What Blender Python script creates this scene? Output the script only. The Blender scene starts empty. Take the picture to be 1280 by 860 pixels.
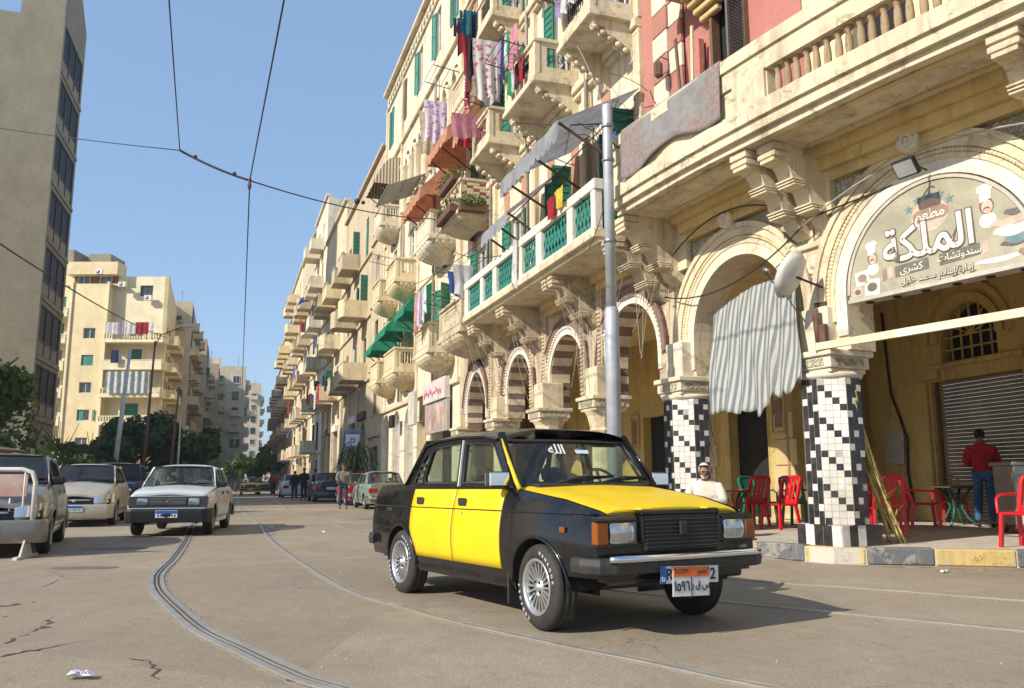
import bpy, bmesh, math, random
from math import sin, cos, pi, sqrt, atan2, radians, floor
from mathutils import Vector, Matrix, geometry
random.seed(7)
SC = bpy.context.scene
COL = SC.collection
RND = random.Random(11)

# ------------------------------------------------------------------ camera, sky, sun, exposure
PITCH, ROLL, CAMH, FPX = 0.1614, -0.003, 1.04, 1050.0
fw = Vector((0, cos(PITCH), sin(PITCH))); up0 = Vector((0, -sin(PITCH), cos(PITCH))); r0 = Vector((1, 0, 0))
rt = cos(ROLL) * r0 + sin(ROLL) * up0; upv = -sin(ROLL) * r0 + cos(ROLL) * up0
cd = bpy.data.cameras.new("camera"); cam = bpy.data.objects.new("camera", cd); COL.objects.link(cam)
cam.matrix_world = Matrix(((rt.x, upv.x, -fw.x, 0), (rt.y, upv.y, -fw.y, 0), (rt.z, upv.z, -fw.z, CAMH), (0, 0, 0, 1)))
cd.sensor_width = 36.0; cd.lens = FPX / 1280 * 36.0; cd.clip_start = 0.05; cd.clip_end = 3000
SC.camera = cam
SUN_EL = radians(33); SUNV = Vector((0.80, 0.60, 0)).normalized() * cos(SUN_EL) + Vector((0, 0, -sin(SUN_EL)))
w = bpy.data.worlds.new("World"); SC.world = w; w.use_nodes = True
nt = w.node_tree; sky = nt.nodes.new('ShaderNodeTexSky'); sky.sky_type = 'NISHITA'; sky.sun_disc = False
sky.sun_elevation = SUN_EL; sky.sun_rotation = atan2(-SUNV.x, -SUNV.y); sky.air_density = 1.0; sky.dust_density = 0.6; sky.ozone_density = 2.0
bg = nt.nodes['Background']; bg.inputs[1].default_value = 0.142; hz = nt.nodes.new('ShaderNodeMix'); hz.data_type = 'RGBA'; hz.inputs[0].default_value = .55; hz.inputs[7].default_value = (1.45, 2.35, 3.75, 1); nt.links.new(sky.outputs[0], hz.inputs[6]); nt.links.new(hz.outputs[2], bg.inputs[0])
sl = bpy.data.lights.new("sun", 'SUN'); sl.energy = 4.15; sl.angle = radians(0.5); sl.color = (1, 0.93, 0.82)
so = bpy.data.objects.new("sun", sl); COL.objects.link(so); so.rotation_euler = SUNV.to_track_quat('-Z', 'Y').to_euler()
SC.view_settings.view_transform = 'Standard'; SC.view_settings.look = 'None'; SC.view_settings.exposure = 0.56; SC.view_settings.gamma = 1

# ------------------------------------------------------------------ facade path (arc length s; s=0 at the tiled pillar)
PD = 0.02
def _path():
    S = [(-16 + i * PD) for i in range(int(260 / PD))]
    pts = []; x = y = 0.0
    for s in S:
        k = 0.50 - 0.0375 * s if s < 4.26 else 0.34
        if s > 75: k = 0.34 - min(.04, (s - 75) * .0004)
        l = sqrt(k * k + 1); ux, uy = -k / l, 1 / l
        pts.append((x, y, ux, uy)); x += ux * PD; y += uy * PD
    i0 = int(round(16 / PD)); ox, oy = 4.42 - pts[i0][0], 11.62 - pts[i0][1]
    return [(a + ox, b + oy, c, d) for a, b, c, d in pts]
PATH = _path()
def fp(s, o=0.0, z=0.0):
    a, b, c, d = PATH[max(0, min(len(PATH) - 1, int(round((s + 16) / PD))))]
    return Vector((a - d * o, b + c * o, z))
def fang(s):
    a, b, c, d = PATH[max(0, min(len(PATH) - 1, int(round((s + 16) / PD))))]
    return atan2(d, c)
def chord(s0, s1, o=0.0, z=0.0):
    p, q = fp(s0, 0), fp(s1, 0); d = (q - p); a = atan2(d.y, d.x)
    n = Vector((-sin(a), cos(a), 0))
    return Matrix.Translation(Vector((p.x, p.y, z)) + n * o) @ Matrix.Rotation(a, 4, 'Z'), d.length
def fm(s, o=0.0, z=0.0, a=None):
    return Matrix.Translation(fp(s, o, z)) @ Matrix.Rotation(fang(s) if a is None else a, 4, 'Z')

# ------------------------------------------------------------------ mesh helper
class MB:
    def __init__(s): s.v = []; s.f = []; s.m = []; s.s = []; s.M = None
    def add(s, vs, fs, mat=0, smooth=False, M=None):
        n = len(s.v)
        T = s.M @ M if (s.M is not None and M is not None) else (M if M is not None else s.M)
        if T is not None: vs = [T @ Vector(v) for v in vs]
        s.v += [tuple(v) for v in vs]
        for f in fs: s.f.append(tuple(n + i for i in f)); s.m.append(mat); s.s.append(smooth)
        return s
    def box(s, x0, x1, y0, y1, z0, z1, mat=0, M=None):
        vs = [(x0, y0, z0), (x1, y0, z0), (x1, y1, z0), (x0, y1, z0), (x0, y0, z1), (x1, y0, z1), (x1, y1, z1), (x0, y1, z1)]
        return s.add(vs, [(0, 3, 2, 1), (4, 5, 6, 7), (0, 1, 5, 4), (1, 2, 6, 5), (2, 3, 7, 6), (3, 0, 4, 7)], mat, False, M)
    def cbox(s, x0, x1, y0, y1, z0, z1, c=.01, mat=0, M=None):
        # box with chamfered edges
        vs = []; idx = {}
        X, Y, Z = (x0, x1), (y0, y1), (z0, z1)
        for i in (0, 1):
            for j in (0, 1):
                for k in (0, 1):
                    sx, sy, sz = (1, -1)[i] * c, (1, -1)[j] * c, (1, -1)[k] * c
                    for a in range(3):
                        p = [X[i] + sx, Y[j] + sy, Z[k] + sz]; p[a] = (X[i], Y[j], Z[k])[a]
                        idx[i, j, k, a] = len(vs); vs.append(tuple(p))
        fs = []
        for i in (0, 1):
            q = [idx[i, 0, 0, 0], idx[i, 1, 0, 0], idx[i, 1, 1, 0], idx[i, 0, 1, 0]]; fs.append(q[::-1] if i == 0 else q)
            q = [idx[0, i, 0, 1], idx[1, i, 0, 1], idx[1, i, 1, 1], idx[0, i, 1, 1]]; fs.append(q if i == 0 else q[::-1])
            q = [idx[0, 0, i, 2], idx[1, 0, i, 2], idx[1, 1, i, 2], idx[0, 1, i, 2]]; fs.append(q[::-1] if i == 0 else q)
        for j in (0, 1):
            for k in (0, 1):
                fs.append([idx[0, j, k, 1], idx[1, j, k, 1], idx[1, j, k, 2], idx[0, j, k, 2]])
                fs.append([idx[j, 0, k, 0], idx[j, 1, k, 0], idx[j, 1, k, 2], idx[j, 0, k, 2]])
                fs.append([idx[j, k, 0, 0], idx[j, k, 1, 0], idx[j, k, 1, 1], idx[j, k, 0, 1]])
                
        for i in (0, 1):
            for j in (0, 1):
                for k in (0, 1): fs.append([idx[i, j, k, 0], idx[i, j, k, 1], idx[i, j, k, 2]])
        return s.add(vs, fs, mat, False, M)
    def bar(s, a, b, w, h=None, mat=0, up=(0, 0, 1), M=None):
        a, b = Vector(a), Vector(b); d = b - a; L = d.length
        if L < 1e-6: return s
        d.normalize(); u = Vector(up)
        if abs(d.dot(u)) > .98: u = Vector((1, 0, 0))
        x = d.cross(u).normalized(); z = x.cross(d); h = h or w
        vs = [p + x * sx * w / 2 + z * sz * h / 2 for p in (a, b) for sx, sz in ((-1, -1), (1, -1), (1, 1), (-1, 1))]
        return s.add(vs, [(3, 2, 1, 0), (4, 5, 6, 7), (0, 1, 5, 4), (1, 2, 6, 5), (2, 3, 7, 6), (3, 0, 4, 7)], mat, False, M)
    def tube(s, pts, r, n=6, mat=0, closed=False, cap=True, smooth=True, M=None):
        P = [Vector(p) for p in pts]; k = len(P)
        if not isinstance(r, (list, tuple)): r = [r] * k
        vs = []; nrm = None
        for i, p in enumerate(P):
            if closed: t = P[(i + 1) % k] - P[i - 1]
            else: t = P[min(i + 1, k - 1)] - P[max(i - 1, 0)]
            if t.length < 1e-9: t = Vector((0, 0, 1))
            t.normalize()
            if nrm is None:
                nrm = t.cross(Vector((0, 0, 1)))
                if nrm.length < .1: nrm = t.cross(Vector((1, 0, 0)))
            nrm = (nrm - t * nrm.dot(t)); nrm.normalize(); b = t.cross(nrm)
            for j in range(n):
                a = 2 * pi * j / n; vs.append(p + (nrm * cos(a) + b * sin(a)) * r[i])
        fs = []
        for i in range(k if closed else k - 1):
            i2 = (i + 1) % k
            for j in range(n):
                j2 = (j + 1) % n; fs.append((i * n + j, i * n + j2, i2 * n + j2, i2 * n + j))
        s.add(vs, fs, mat, smooth, M)
        if cap and not closed:
            s.add(vs[:n], [tuple(range(n))[::-1]], mat, False, M); s.add(vs[-n:], [tuple(range(n))], mat, False, M)
        return s
    def lathe(s, prof, n=12, mat=0, M=None, smooth=True, a0=0, a1=2 * pi, cap=True):
        full = abs(a1 - a0 - 2 * pi) < 1e-6; m = n if full else n + 1
        vs = []
        for r, z in prof:
            for j in range(m):
                a = a0 + (a1 - a0) * j / n; vs.append((r * cos(a), r * sin(a), z))
        fs = []
        for i in range(len(prof) - 1):
            for j in range(n):
                j2 = (j + 1) % m; fs.append((i * m + j, i * m + j2, (i + 1) * m + j2, (i + 1) * m + j))
        s.add(vs, fs, mat, smooth, M)
        if cap and full:
            if prof[0][0] > 1e-4: s.add(vs[:m], [tuple(range(m))[::-1]], mat, False, M)
            if prof[-1][0] > 1e-4: s.add(vs[-m:], [tuple(range(m))], mat, False, M)
        return s
    def grid(s, fn, nu, nv, mat=0, smooth=True, M=None, flip=False):
        vs = [fn(i / nu, j / nv) for i in range(nu + 1) for j in range(nv + 1)]; fs = []
        for i in range(nu):
            for j in range(nv):
                a = i * (nv + 1) + j; q = (a, a + nv + 1, a + nv + 2, a + 1); fs.append(q[::-1] if flip else q)
        return s.add(vs, fs, mat, smooth, M)
    def plate(s, outer, holes=(), t=.1, mat=0, rmat=None, y0=0.0, M=None, back=True, fn=None):
        # plate in the x,z plane; front at y0, back at y0 - t. fn maps (x, y, z) to a point
        rmat = mat if rmat is None else rmat
        loops = [list(outer)] + [list(h) for h in holes]
        tri = geometry.tessellate_polygon([[Vector((x, z, 0)) for x, z in l] for l in loops])
        flat = [p for l in loops for p in l]; n = len(flat)
        f = fn or (lambda x, y, z: (x, y, z))
        vs = [f(x, y0, z) for x, z in flat] + [f(x, y0 - t, z) for x, z in flat]
        fs = []
        for a, b, c in tri:
            (x1, z1), (x2, z2), (x3, z3) = flat[a], flat[b], flat[c]
            A = (x2 - x1) * (z3 - z1) - (x3 - x1) * (z2 - z1)
            if abs(A) < 1e-9: continue
            q = (a, c, b) if A > 0 else (a, b, c)
            fs.append(q)
            if back: fs.append(tuple(n + i for i in q[::-1]))
        s.add(vs, fs, mat, False, M)
        fr = []; o = 0
        for li, l in enumerate(loops):
            k = len(l); ar = sum(l[i][0] * l[(i + 1) % k][1] - l[(i + 1) % k][0] * l[i][1] for i in range(k))
            for i in range(k):
                a, b = o + i, o + (i + 1) % k
                q = (a, b, n + b, n + a)
                if (ar > 0) == (li == 0): q = q[::-1]
                fr.append(q[::-1])
            o += k
        s.add(vs, fr, rmat, False, M)
        return s
    def prism(s, poly, a0, a1, axis='y', mat=0, M=None, smooth=False):
        # polygon extruded; axis y: poly in (x,z); axis x: poly in (y,z); axis z: poly in (x,y)
        k = len(poly)
        def mk(p, a):
            return (p[0], a, p[1]) if axis == 'y' else ((a, p[0], p[1]) if axis == 'x' else (p[0], p[1], a))
        vs = [mk(p, a0) for p in poly] + [mk(p, a1) for p in poly]
        s.add(vs, [tuple(range(k)), tuple(range(2 * k - 1, k - 1, -1))], mat, False, M)
        s.add(vs, [(i, k + i, k + (i + 1) % k, (i + 1) % k) for i in range(k)], mat, smooth, M)
        return s
    def ball(s, c, r, nu=10, nv=7, mat=0, M=None):
        rx, ry, rz = r if isinstance(r, (tuple, list)) else (r, r, r)
        T = Matrix.Translation(Vector(c)) @ Matrix.Diagonal((rx, ry, rz, 1))
        return s.lathe([(max(1e-5, sin(pi * i / nv)), -cos(pi * i / nv)) for i in range(nv + 1)], nu, mat, (M @ T if M is not None else T), True, cap=False)
    def mesh(s, name, mats):
        me = bpy.data.meshes.new(name); me.from_pydata(s.v, [], s.f)
        mats = mats if isinstance(mats, (list, tuple)) else [mats]
        for m in mats: me.materials.append(m)
        me.polygons.foreach_set('material_index', s.m); me.polygons.foreach_set('use_smooth', s.s); me.update()
        return me
    def build(s, name, mats, parent=None, M=None, clean=True):
        me = s.mesh(name, mats)
        if clean and len(s.v) < 60000:
            bm = bmesh.new(); bm.from_mesh(me); bmesh.ops.remove_doubles(bm, verts=bm.verts, dist=1e-5)
            bmesh.ops.recalc_face_normals(bm, faces=bm.faces); bm.to_mesh(me); bm.free()
        return inst(name, me, parent, M)
def inst(name, me, parent=None, M=None):
    o = bpy.data.objects.new(name, me); COL.objects.link(o)
    if parent is not None: o.parent = parent
    if M is not None: o.matrix_basis = M
    return o
def tag(o, label=None, cat=None, group=None, kind=None):
    if label: o['label'] = label
    if cat: o['category'] = cat
    if group: o['group'] = group
    if kind: o['kind'] = kind
    return o
def thing(name, label, cat, M=None, group=None):
    o = bpy.data.objects.new(name, None); COL.objects.link(o); o.empty_display_size = .2
    if M is not None: o.matrix_basis = M
    return tag(o, label, cat, group)
KIDS = {}
def copy_tree(o, parent=None, M=None):
    c = o.copy(); COL.objects.link(c); c.parent = parent
    if M is not None: c.matrix_basis = M
    for ch in list(o.children): copy_tree(ch, c)
    return c
def TR(x, y, z, rz=0, sc=None):
    m = Matrix.Translation((x, y, z)) @ Matrix.Rotation(rz, 4, 'Z')
    return m if sc is None else m @ Matrix.Scale(sc, 4)

# ------------------------------------------------------------------ materials
def _mix(nt, a, b, fac):
    n = nt.nodes.new('ShaderNodeMix'); n.data_type = 'RGBA'
    for i, v in ((0, fac), (6, a), (7, b)):
        if hasattr(v, 'is_linked'): nt.links.new(v, n.inputs[i])
        elif isinstance(v, (int, float)): n.inputs[i].default_value = v
        else: n.inputs[i].default_value = (*v[:3], 1)
    return n.outputs[2]
def _ramp(nt, src, p0, p1, v0=0, v1=1):
    n = nt.nodes.new('ShaderNodeMapRange'); n.inputs[1].default_value = p0; n.inputs[2].default_value = p1
    n.inputs[3].default_value = v0; n.inputs[4].default_value = v1; nt.links.new(src, n.inputs[0]); return n.outputs[0]
def _noise(nt, co, sc, det=4, rough=.6, scale=(1, 1, 1), dist=0):
    mp = nt.nodes.new('ShaderNodeMapping'); mp.inputs[3].default_value = scale; nt.links.new(co, mp.inputs[0])
    n = nt.nodes.new('ShaderNodeTexNoise'); n.inputs['Scale'].default_value = sc; n.inputs['Detail'].default_value = det
    n.inputs['Roughness'].default_value = rough; n.inputs['Distortion'].default_value = dist; nt.links.new(mp.outputs[0], n.inputs[0]); return n.outputs[0]
def _base(name):
    m = bpy.data.materials.new(name); m.use_nodes = True; nt = m.node_tree; return m, nt, nt.nodes['Principled BSDF']
def _bump(nt, h, b, strength, dist=.01, prev=None):
    n = nt.nodes.new('ShaderNodeBump'); n.inputs['Strength'].default_value = strength; n.inputs['Distance'].default_value = dist
    nt.links.new(h, n.inputs['Height'])
    if prev is not None: nt.links.new(prev, n.inputs['Normal'])
    nt.links.new(n.outputs[0], b.inputs['Normal']); return n.outputs[0]
def mat(name, c, rough=.6, metal=0, var=.12, sc=6, bump=0, coat=0, spec=.5, dirt=None, dirtamt=.3, bdist=.004):
    m, nt, b = _base(name)
    g = nt.nodes.new('ShaderNodeNewGeometry').outputs['Position'] if sc < 50 else nt.nodes.new('ShaderNodeTexCoord').outputs['Object']
    n = _noise(nt, g, sc, 5)
    c2 = tuple(max(0, x * (1 - var * 2)) for x in c); c1 = tuple(min(1, x * (1 + var * .6)) for x in c)
    col = _mix(nt, c2, c1, _ramp(nt, n, .3, .65))
    if dirt is not None:
        d = _noise(nt, g, sc * .35, 6, .7)
        col = _mix(nt, col, dirt, _ramp(nt, d, .45, .75, 0, dirtamt))
    nt.links.new(col, b.inputs['Base Color'])
    b.inputs['Roughness'].default_value = rough; b.inputs['Metallic'].default_value = metal
    b.inputs['Coat Weight'].default_value = coat; b.inputs['Specular IOR Level'].default_value = spec
    if bump: _bump(nt, _noise(nt, g, sc * 6, 4), b, bump, bdist)
    return m
def plaster(name, c, stain=(.25, .18, .11), amt=.55, sc=1.0, bump=.35, patch=None, pamt=.5, rough=.9, grain=.2):
    m, nt, b = _base(name); g = nt.nodes.new('ShaderNodeNewGeometry').outputs['Position']
    big = _noise(nt, g, .6 * sc, 5, .65); col = _mix(nt, tuple(x * .82 for x in c), tuple(min(1, x * 1.08) for x in c), _ramp(nt, big, .3, .7))
    if patch is not None:
        pn = _noise(nt, g, 1.3 * sc, 8, .72, dist=.4); col = _mix(nt, col, patch, _ramp(nt, pn, .54, .60, 0, pamt))
    st = _noise(nt, g, 2.2 * sc, 6, .65, scale=(1.0, 1.0, .12)); col = _mix(nt, col, stain, _ramp(nt, st, .52, .80, 0, amt))
    sp = _noise(nt, g, 7 * sc, 6, .75); col = _mix(nt, col, stain, _ramp(nt, sp, .60, .78, 0, amt * .8))
    ck = _noise(nt, g, 3.6 * sc, 12, .82, dist=.8); chip = _ramp(nt, ck, .575, .60, 0, amt * 1.0); col = _mix(nt, col, tuple(x * .45 for x in c[:2]) + (c[2] * .38,), chip)
    dr = _noise(nt, g, 5.5 * sc, 5, .7, scale=(1, 1, .05)); col = _mix(nt, col, stain, _ramp(nt, dr, .56, .74, 0, amt * .8))
    fine = _noise(nt, g, 60, 3); col = _mix(nt, col, tuple(x * .6 for x in c), _ramp(nt, fine, .4, .8, 0, grain))
    nt.links.new(col, b.inputs['Base Color']); b.inputs['Roughness'].default_value = rough; b.inputs['Specular IOR Level'].default_value = .2
    n1 = _bump(nt, chip, b, min(1, bump), -.015); _bump(nt, _noise(nt, g, 9, 8, .75), b, min(1, bump * 1.3), .035, n1)
    return m
CREAM = plaster('cream_plaster', (.71, .60, .41), amt=.75, patch=(.42, .33, .22), pamt=.6)
CREAM_L = plaster('pale_plaster', (.74, .66, .50), amt=.6, patch=(.54, .44, .30), pamt=.5)
CREAM_Y = plaster('yellow_plaster', (.71, .59, .37), amt=.6)
WORN = plaster('worn_plaster', (.60, .49, .33), stain=(.16, .11, .07), amt=.75, patch=(.30, .24, .18), pamt=.7, bump=.7)
SLABC = plaster('slab_plaster', (.72, .62, .43), stain=(.22, .16, .10), amt=.8, patch=(.46, .38, .27), pamt=.65, bump=.5)
SOFFIT = plaster('soffit_plaster', (.66, .49, .22), stain=(.2, .13, .05), amt=.5)
REDW = plaster('red_wash', (.47, .19, .155), stain=(.55, .36, .28), amt=.35, patch=(.50, .22, .17), pamt=.5)
ORANGE = plaster('terracotta_wash', (.50, .26, .17), stain=(.3, .12, .07), amt=.4)
MAROON = plaster('maroon_stone', (.25, .16, .13), stain=(.07, .04, .03), amt=.4)
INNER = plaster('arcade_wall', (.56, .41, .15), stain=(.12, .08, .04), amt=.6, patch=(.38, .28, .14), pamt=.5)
TAN = plaster('tan_plaster', (.55, .45, .31), amt=.6)
TAN2 = plaster('beige_plaster', (.57, .47, .32), amt=.8)
GREYP = plaster('grey_plaster', (.30, .265, .19), stain=(.2, .17, .13), amt=.4, patch=(.22, .20, .155), pamt=.4)
PINKP = plaster('dusty_plaster', (.60, .48, .38), amt=.5)
WHITEP = plaster('whitewash', (.74, .69, .58), amt=.55)
CONC = plaster('concrete', (.42, .38, .31), stain=(.2, .15, .1), amt=.5, sc=1.5)
DARK = mat('dark_opening', (.012, .011, .010), .9, var=.2)  # near-black: unlit depth inside doorways and windows put into the colour
BLACKM = mat('black_metal', (.02, .02, .022), .45, .3, sc=9)
GREYM = mat('grey_metal', (.30, .31, .32), .4, .6, sc=5, dirt=(.2, .13, .08))
POLE = mat('galvanised_pole', (.44, .47, .51), .5, .25, sc=3, dirt=(.3, .26, .2), dirtamt=.5)
RUST = mat('rusty_iron', (.14, .07, .045), .8, .1, sc=9)
WOOD = mat('old_wood', (.16, .09, .05), .7, sc=8, bump=.3)
DWOOD = mat('dark_wood', (.07, .045, .03), .7, sc=8, bump=.3)
GREENP = mat('green_paint', (.015, .17, .105), .55, sc=3, dirt=(.10, .09, .06))
TEALP = mat('teal_paint', (.04, .24, .19), .6, sc=3, dirt=(.12, .12, .09))
WHITE = mat('white_paint', (.74, .73, .69), .5, sc=3, dirt=(.35, .3, .24))
REDPL = mat('red_plastic', (.62, .012, .018), .35, var=.08, sc=4)
GREENPL = mat('green_plastic', (.01, .13, .09), .4, var=.08, sc=4)
BTILE = mat('black_tile', (.026, .025, .028), .28, sc=11, var=.3, dirt=(.16, .14, .11), dirtamt=.35)
WTILE = mat('white_tile', (.72, .68, .61), .28, sc=5, var=.10, dirt=(.36, .29, .20), dirtamt=.75)
WINGL = mat('window_glass', (.05, .06, .065), .12, 0, sc=1.5, var=.4, spec=.8)
def translu(m, f, tint=1.0):
    nt = m.node_tree; b = nt.nodes['Principled BSDF']; out = nt.nodes['Material Output']; tl = nt.nodes.new('ShaderNodeBsdfTranslucent'); mx = nt.nodes.new('ShaderNodeMixShader'); mx.inputs[0].default_value = f
    src = b.inputs['Base Color'].links[0].from_socket; nt.links.new(src, tl.inputs[0]); nt.links.new(b.outputs[0], mx.inputs[1]); nt.links.new(tl.outputs[0], mx.inputs[2]); nt.links.new(mx.outputs[0], out.inputs[0]); return m
LEAF = translu(mat('leaf_green', (.075, .150, .025), .6, sc=1.4, var=.4), .35)
LEAF2 = translu(mat('dark_leaf', (.042, .090, .018), .6, sc=1.4, var=.4), .3)
LEAF3 = translu(mat('yellow_leaf', (.13, .19, .03), .6, sc=1.4, var=.35), .4)
BARK = mat('bark', (.10, .075, .05), .9, sc=6, bump=.6)
RUBBER = mat('tyre_rubber', (.022, .021, .020), .75, sc=9, dirt=(.10, .085, .065), dirtamt=.35)
ALLOY = mat('alloy_metal', (.62, .62, .61), .28, .8, sc=9, var=.06)
CHROME = mat('chrome', (.75, .77, .8), .08, 1, sc=9, var=.03)
SKIN = mat('skin_brown', (.24, .115, .06), .55, sc=9)
TEXTM = mat('black_lettering', (.02, .02, .02), .6)
def glass(name, tint=(.75, .85, .80), dens=.25, rough=.0, dirt=.1):
    m, nt, b = _base(name); nt.nodes.remove(b)
    out = nt.nodes['Material Output']; tr = nt.nodes.new('ShaderNodeBsdfTransparent'); gl = nt.nodes.new('ShaderNodeBsdfGlossy')
    tr.inputs[0].default_value = (*[x * (1 - dens) for x in tint], 1); gl.inputs['Roughness'].default_value = .02
    lw = nt.nodes.new('ShaderNodeLayerWeight'); pw = nt.nodes.new('ShaderNodeMath'); pw.operation = 'POWER'; pw.inputs[1].default_value = 4.0; nt.links.new(lw.outputs['Facing'], pw.inputs[0]); fr = nt.nodes.new('ShaderNodeMath'); fr.operation = 'MULTIPLY_ADD'; fr.inputs[1].default_value = .85; fr.inputs[2].default_value = .05; nt.links.new(pw.outputs[0], fr.inputs[0]); mx = nt.nodes.new('ShaderNodeMixShader')
    nt.links.new(fr.outputs[0], mx.inputs[0]); nt.links.new(tr.outputs[0], mx.inputs[1]); nt.links.new(gl.outputs[0], mx.inputs[2])
    df = nt.nodes.new('ShaderNodeBsdfDiffuse'); df.inputs[0].default_value = (.45, .42, .36, 1); m2 = nt.nodes.new('ShaderNodeMixShader')
    g = nt.nodes.new('ShaderNodeNewGeometry').outputs['Position']; nn = _noise(nt, g, 3, 5)
    nt.links.new(_ramp(nt, nn, .3, .8, dirt * .2, dirt), m2.inputs[0]); nt.links.new(mx.outputs[0], m2.inputs[1]); nt.links.new(df.outputs[0], m2.inputs[2])
    nt.links.new(m2.outputs[0], out.inputs[0]); return m
CARGL = glass('car_glass', (.86, .93, .86), .06, dirt=.05)
CARGLD = glass('dark_car_glass', (.35, .42, .45), .45, dirt=.06)
def paint(name, c, rough=.25, coat=.6, dust=.15, metal=0):
    m, nt, b = _base(name); g = nt.nodes.new('ShaderNodeNewGeometry').outputs['Position']
    n = _noise(nt, g, 2.2, 5); col = _mix(nt, tuple(x * .9 for x in c), c, _ramp(nt, n, .3, .7))
    d = _noise(nt, g, 5, 6, .7); col = _mix(nt, col, (.33, .27, .2), _ramp(nt, d, .42, .75, 0, dust))
    nt.links.new(col, b.inputs['Base Color']); b.inputs['Metallic'].default_value = metal
    nt.links.new(_ramp(nt, d, .4, .75, rough, min(1, rough + .3)), b.inputs['Roughness'])
    b.inputs['Coat Weight'].default_value = coat; b.inputs['Coat Roughness'].default_value = .08
    _bump(nt, _noise(nt, g, 1.6, 2), b, .06, .05); return m
# ------------------------------------------------------------------ ground
def asphalt():
    m, nt, b = _base('asphalt'); g = nt.nodes.new('ShaderNodeNewGeometry').outputs['Position']
    big = _noise(nt, g, .35, 6, .6); col = _mix(nt, (.29, .23, .162), (.395, .32, .228), _ramp(nt, big, .32, .68))
    pat = _noise(nt, g, .9, 8, .7, dist=.6); col = _mix(nt, col, (.44, .365, .275), _ramp(nt, pat, .52, .68, 0, .55))
    tr = _noise(nt, g, 1.3, 5, .6, scale=(1, .12, 1)); col = _mix(nt, col, (.19, .16, .13), _ramp(nt, tr, .55, .75, 0, .5))
    vc = nt.nodes.new('ShaderNodeTexVoronoi'); vc.inputs['Scale'].default_value = .23; vc.inputs['Randomness'].default_value = .8; nt.links.new(g, vc.inputs[0]); sp_ = nt.nodes.new('ShaderNodeSeparateColor'); nt.links.new(vc.outputs['Color'], sp_.inputs[0])
    col = _mix(nt, col, (.18, .15, .115), _ramp(nt, sp_.outputs[0], .5, .55, 0, .28)); lw_ = _noise(nt, g, 4.5, 8, .75); col = _mix(nt, col, (.16, .13, .10), _ramp(nt, lw_, .52, .72, 0, .5))
    fine = _noise(nt, g, 55, 4, .8); col = _mix(nt, col, (.13, .11, .09), _ramp(nt, fine, .42, .62, 0, .55))
    sp = _noise(nt, g, 130, 2, .8); col = _mix(nt, col, (.6, .52, .43), _ramp(nt, sp, .6, .75, 0, .5))
    v = nt.nodes.new('ShaderNodeTexVoronoi'); v.feature = 'DISTANCE_TO_EDGE'; v.inputs['Scale'].default_value = .55
    dn = nt.nodes.new('ShaderNodeVectorMath'); dn.operation = 'ADD'
    nn = nt.nodes.new('ShaderNodeTexNoise'); nn.inputs['Scale'].default_value = 2.2; nn.inputs['Detail'].default_value = 6; nt.links.new(g, nn.inputs[0])
    nt.links.new(g, dn.inputs[0]); nt.links.new(nn.outputs[1], dn.inputs[1]); nt.links.new(dn.outputs[0], v.inputs[0])
    mask = _noise(nt, g, .25, 3); mm = nt.nodes.new('ShaderNodeMath'); mm.operation = 'MULTIPLY'
    nt.links.new(_ramp(nt, v.outputs[0], 0.0, .006, 1, 0), mm.inputs[0]); nt.links.new(_ramp(nt, mask, .50, .62, 0, .6), mm.inputs[1])
    col = _mix(nt, col, (.05, .04, .03), mm.outputs[0])
    nt.links.new(col, b.inputs['Base Color']); b.inputs['Roughness'].default_value = .85; b.inputs['Specular IOR Level'].default_value = .25
    n1 = _bump(nt, _noise(nt, g, 80, 3, .8), b, .5, .006); _bump(nt, _noise(nt, g, 2.5, 6, .7), b, .4, .04, n1)
    return m
ASPH = asphalt()
mb = MB(); mb.box(-420, 420, -60, 900, -1.0, 0); tag(mb.build('road', ASPH, clean=False), kind='structure')
PAVE = plaster('pavement_concrete', (.56, .50, .41), stain=(.3, .25, .19), amt=.4, sc=1.6, bump=.4)
# kerb line in world xy (near end first)
KERB = [(9.6, 8.6), (7.6, 9.55), (6.06, 10.28), (5.0, 10.58), (4.02, 10.80), (3.40, 11.65)]
KERB += [tuple(fp(s, 1.15)[:2]) for s in (2.2, 3.6, 5, 7, 10, 14, 20, 28, 40, 60, 90, 130, 180, 230)]
back = [tuple(fp(s, -8)[:2]) for s in (230, 180, 130, 90, 60, 40, 28, 14, 5)] + [(14, 18), (18, 8)]
mb = MB(); mb.prism([(x, y) for x, y in KERB] + back, 0.0, .195, axis='z'); tag(mb.build('pavement', PAVE), kind='structure')
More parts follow.
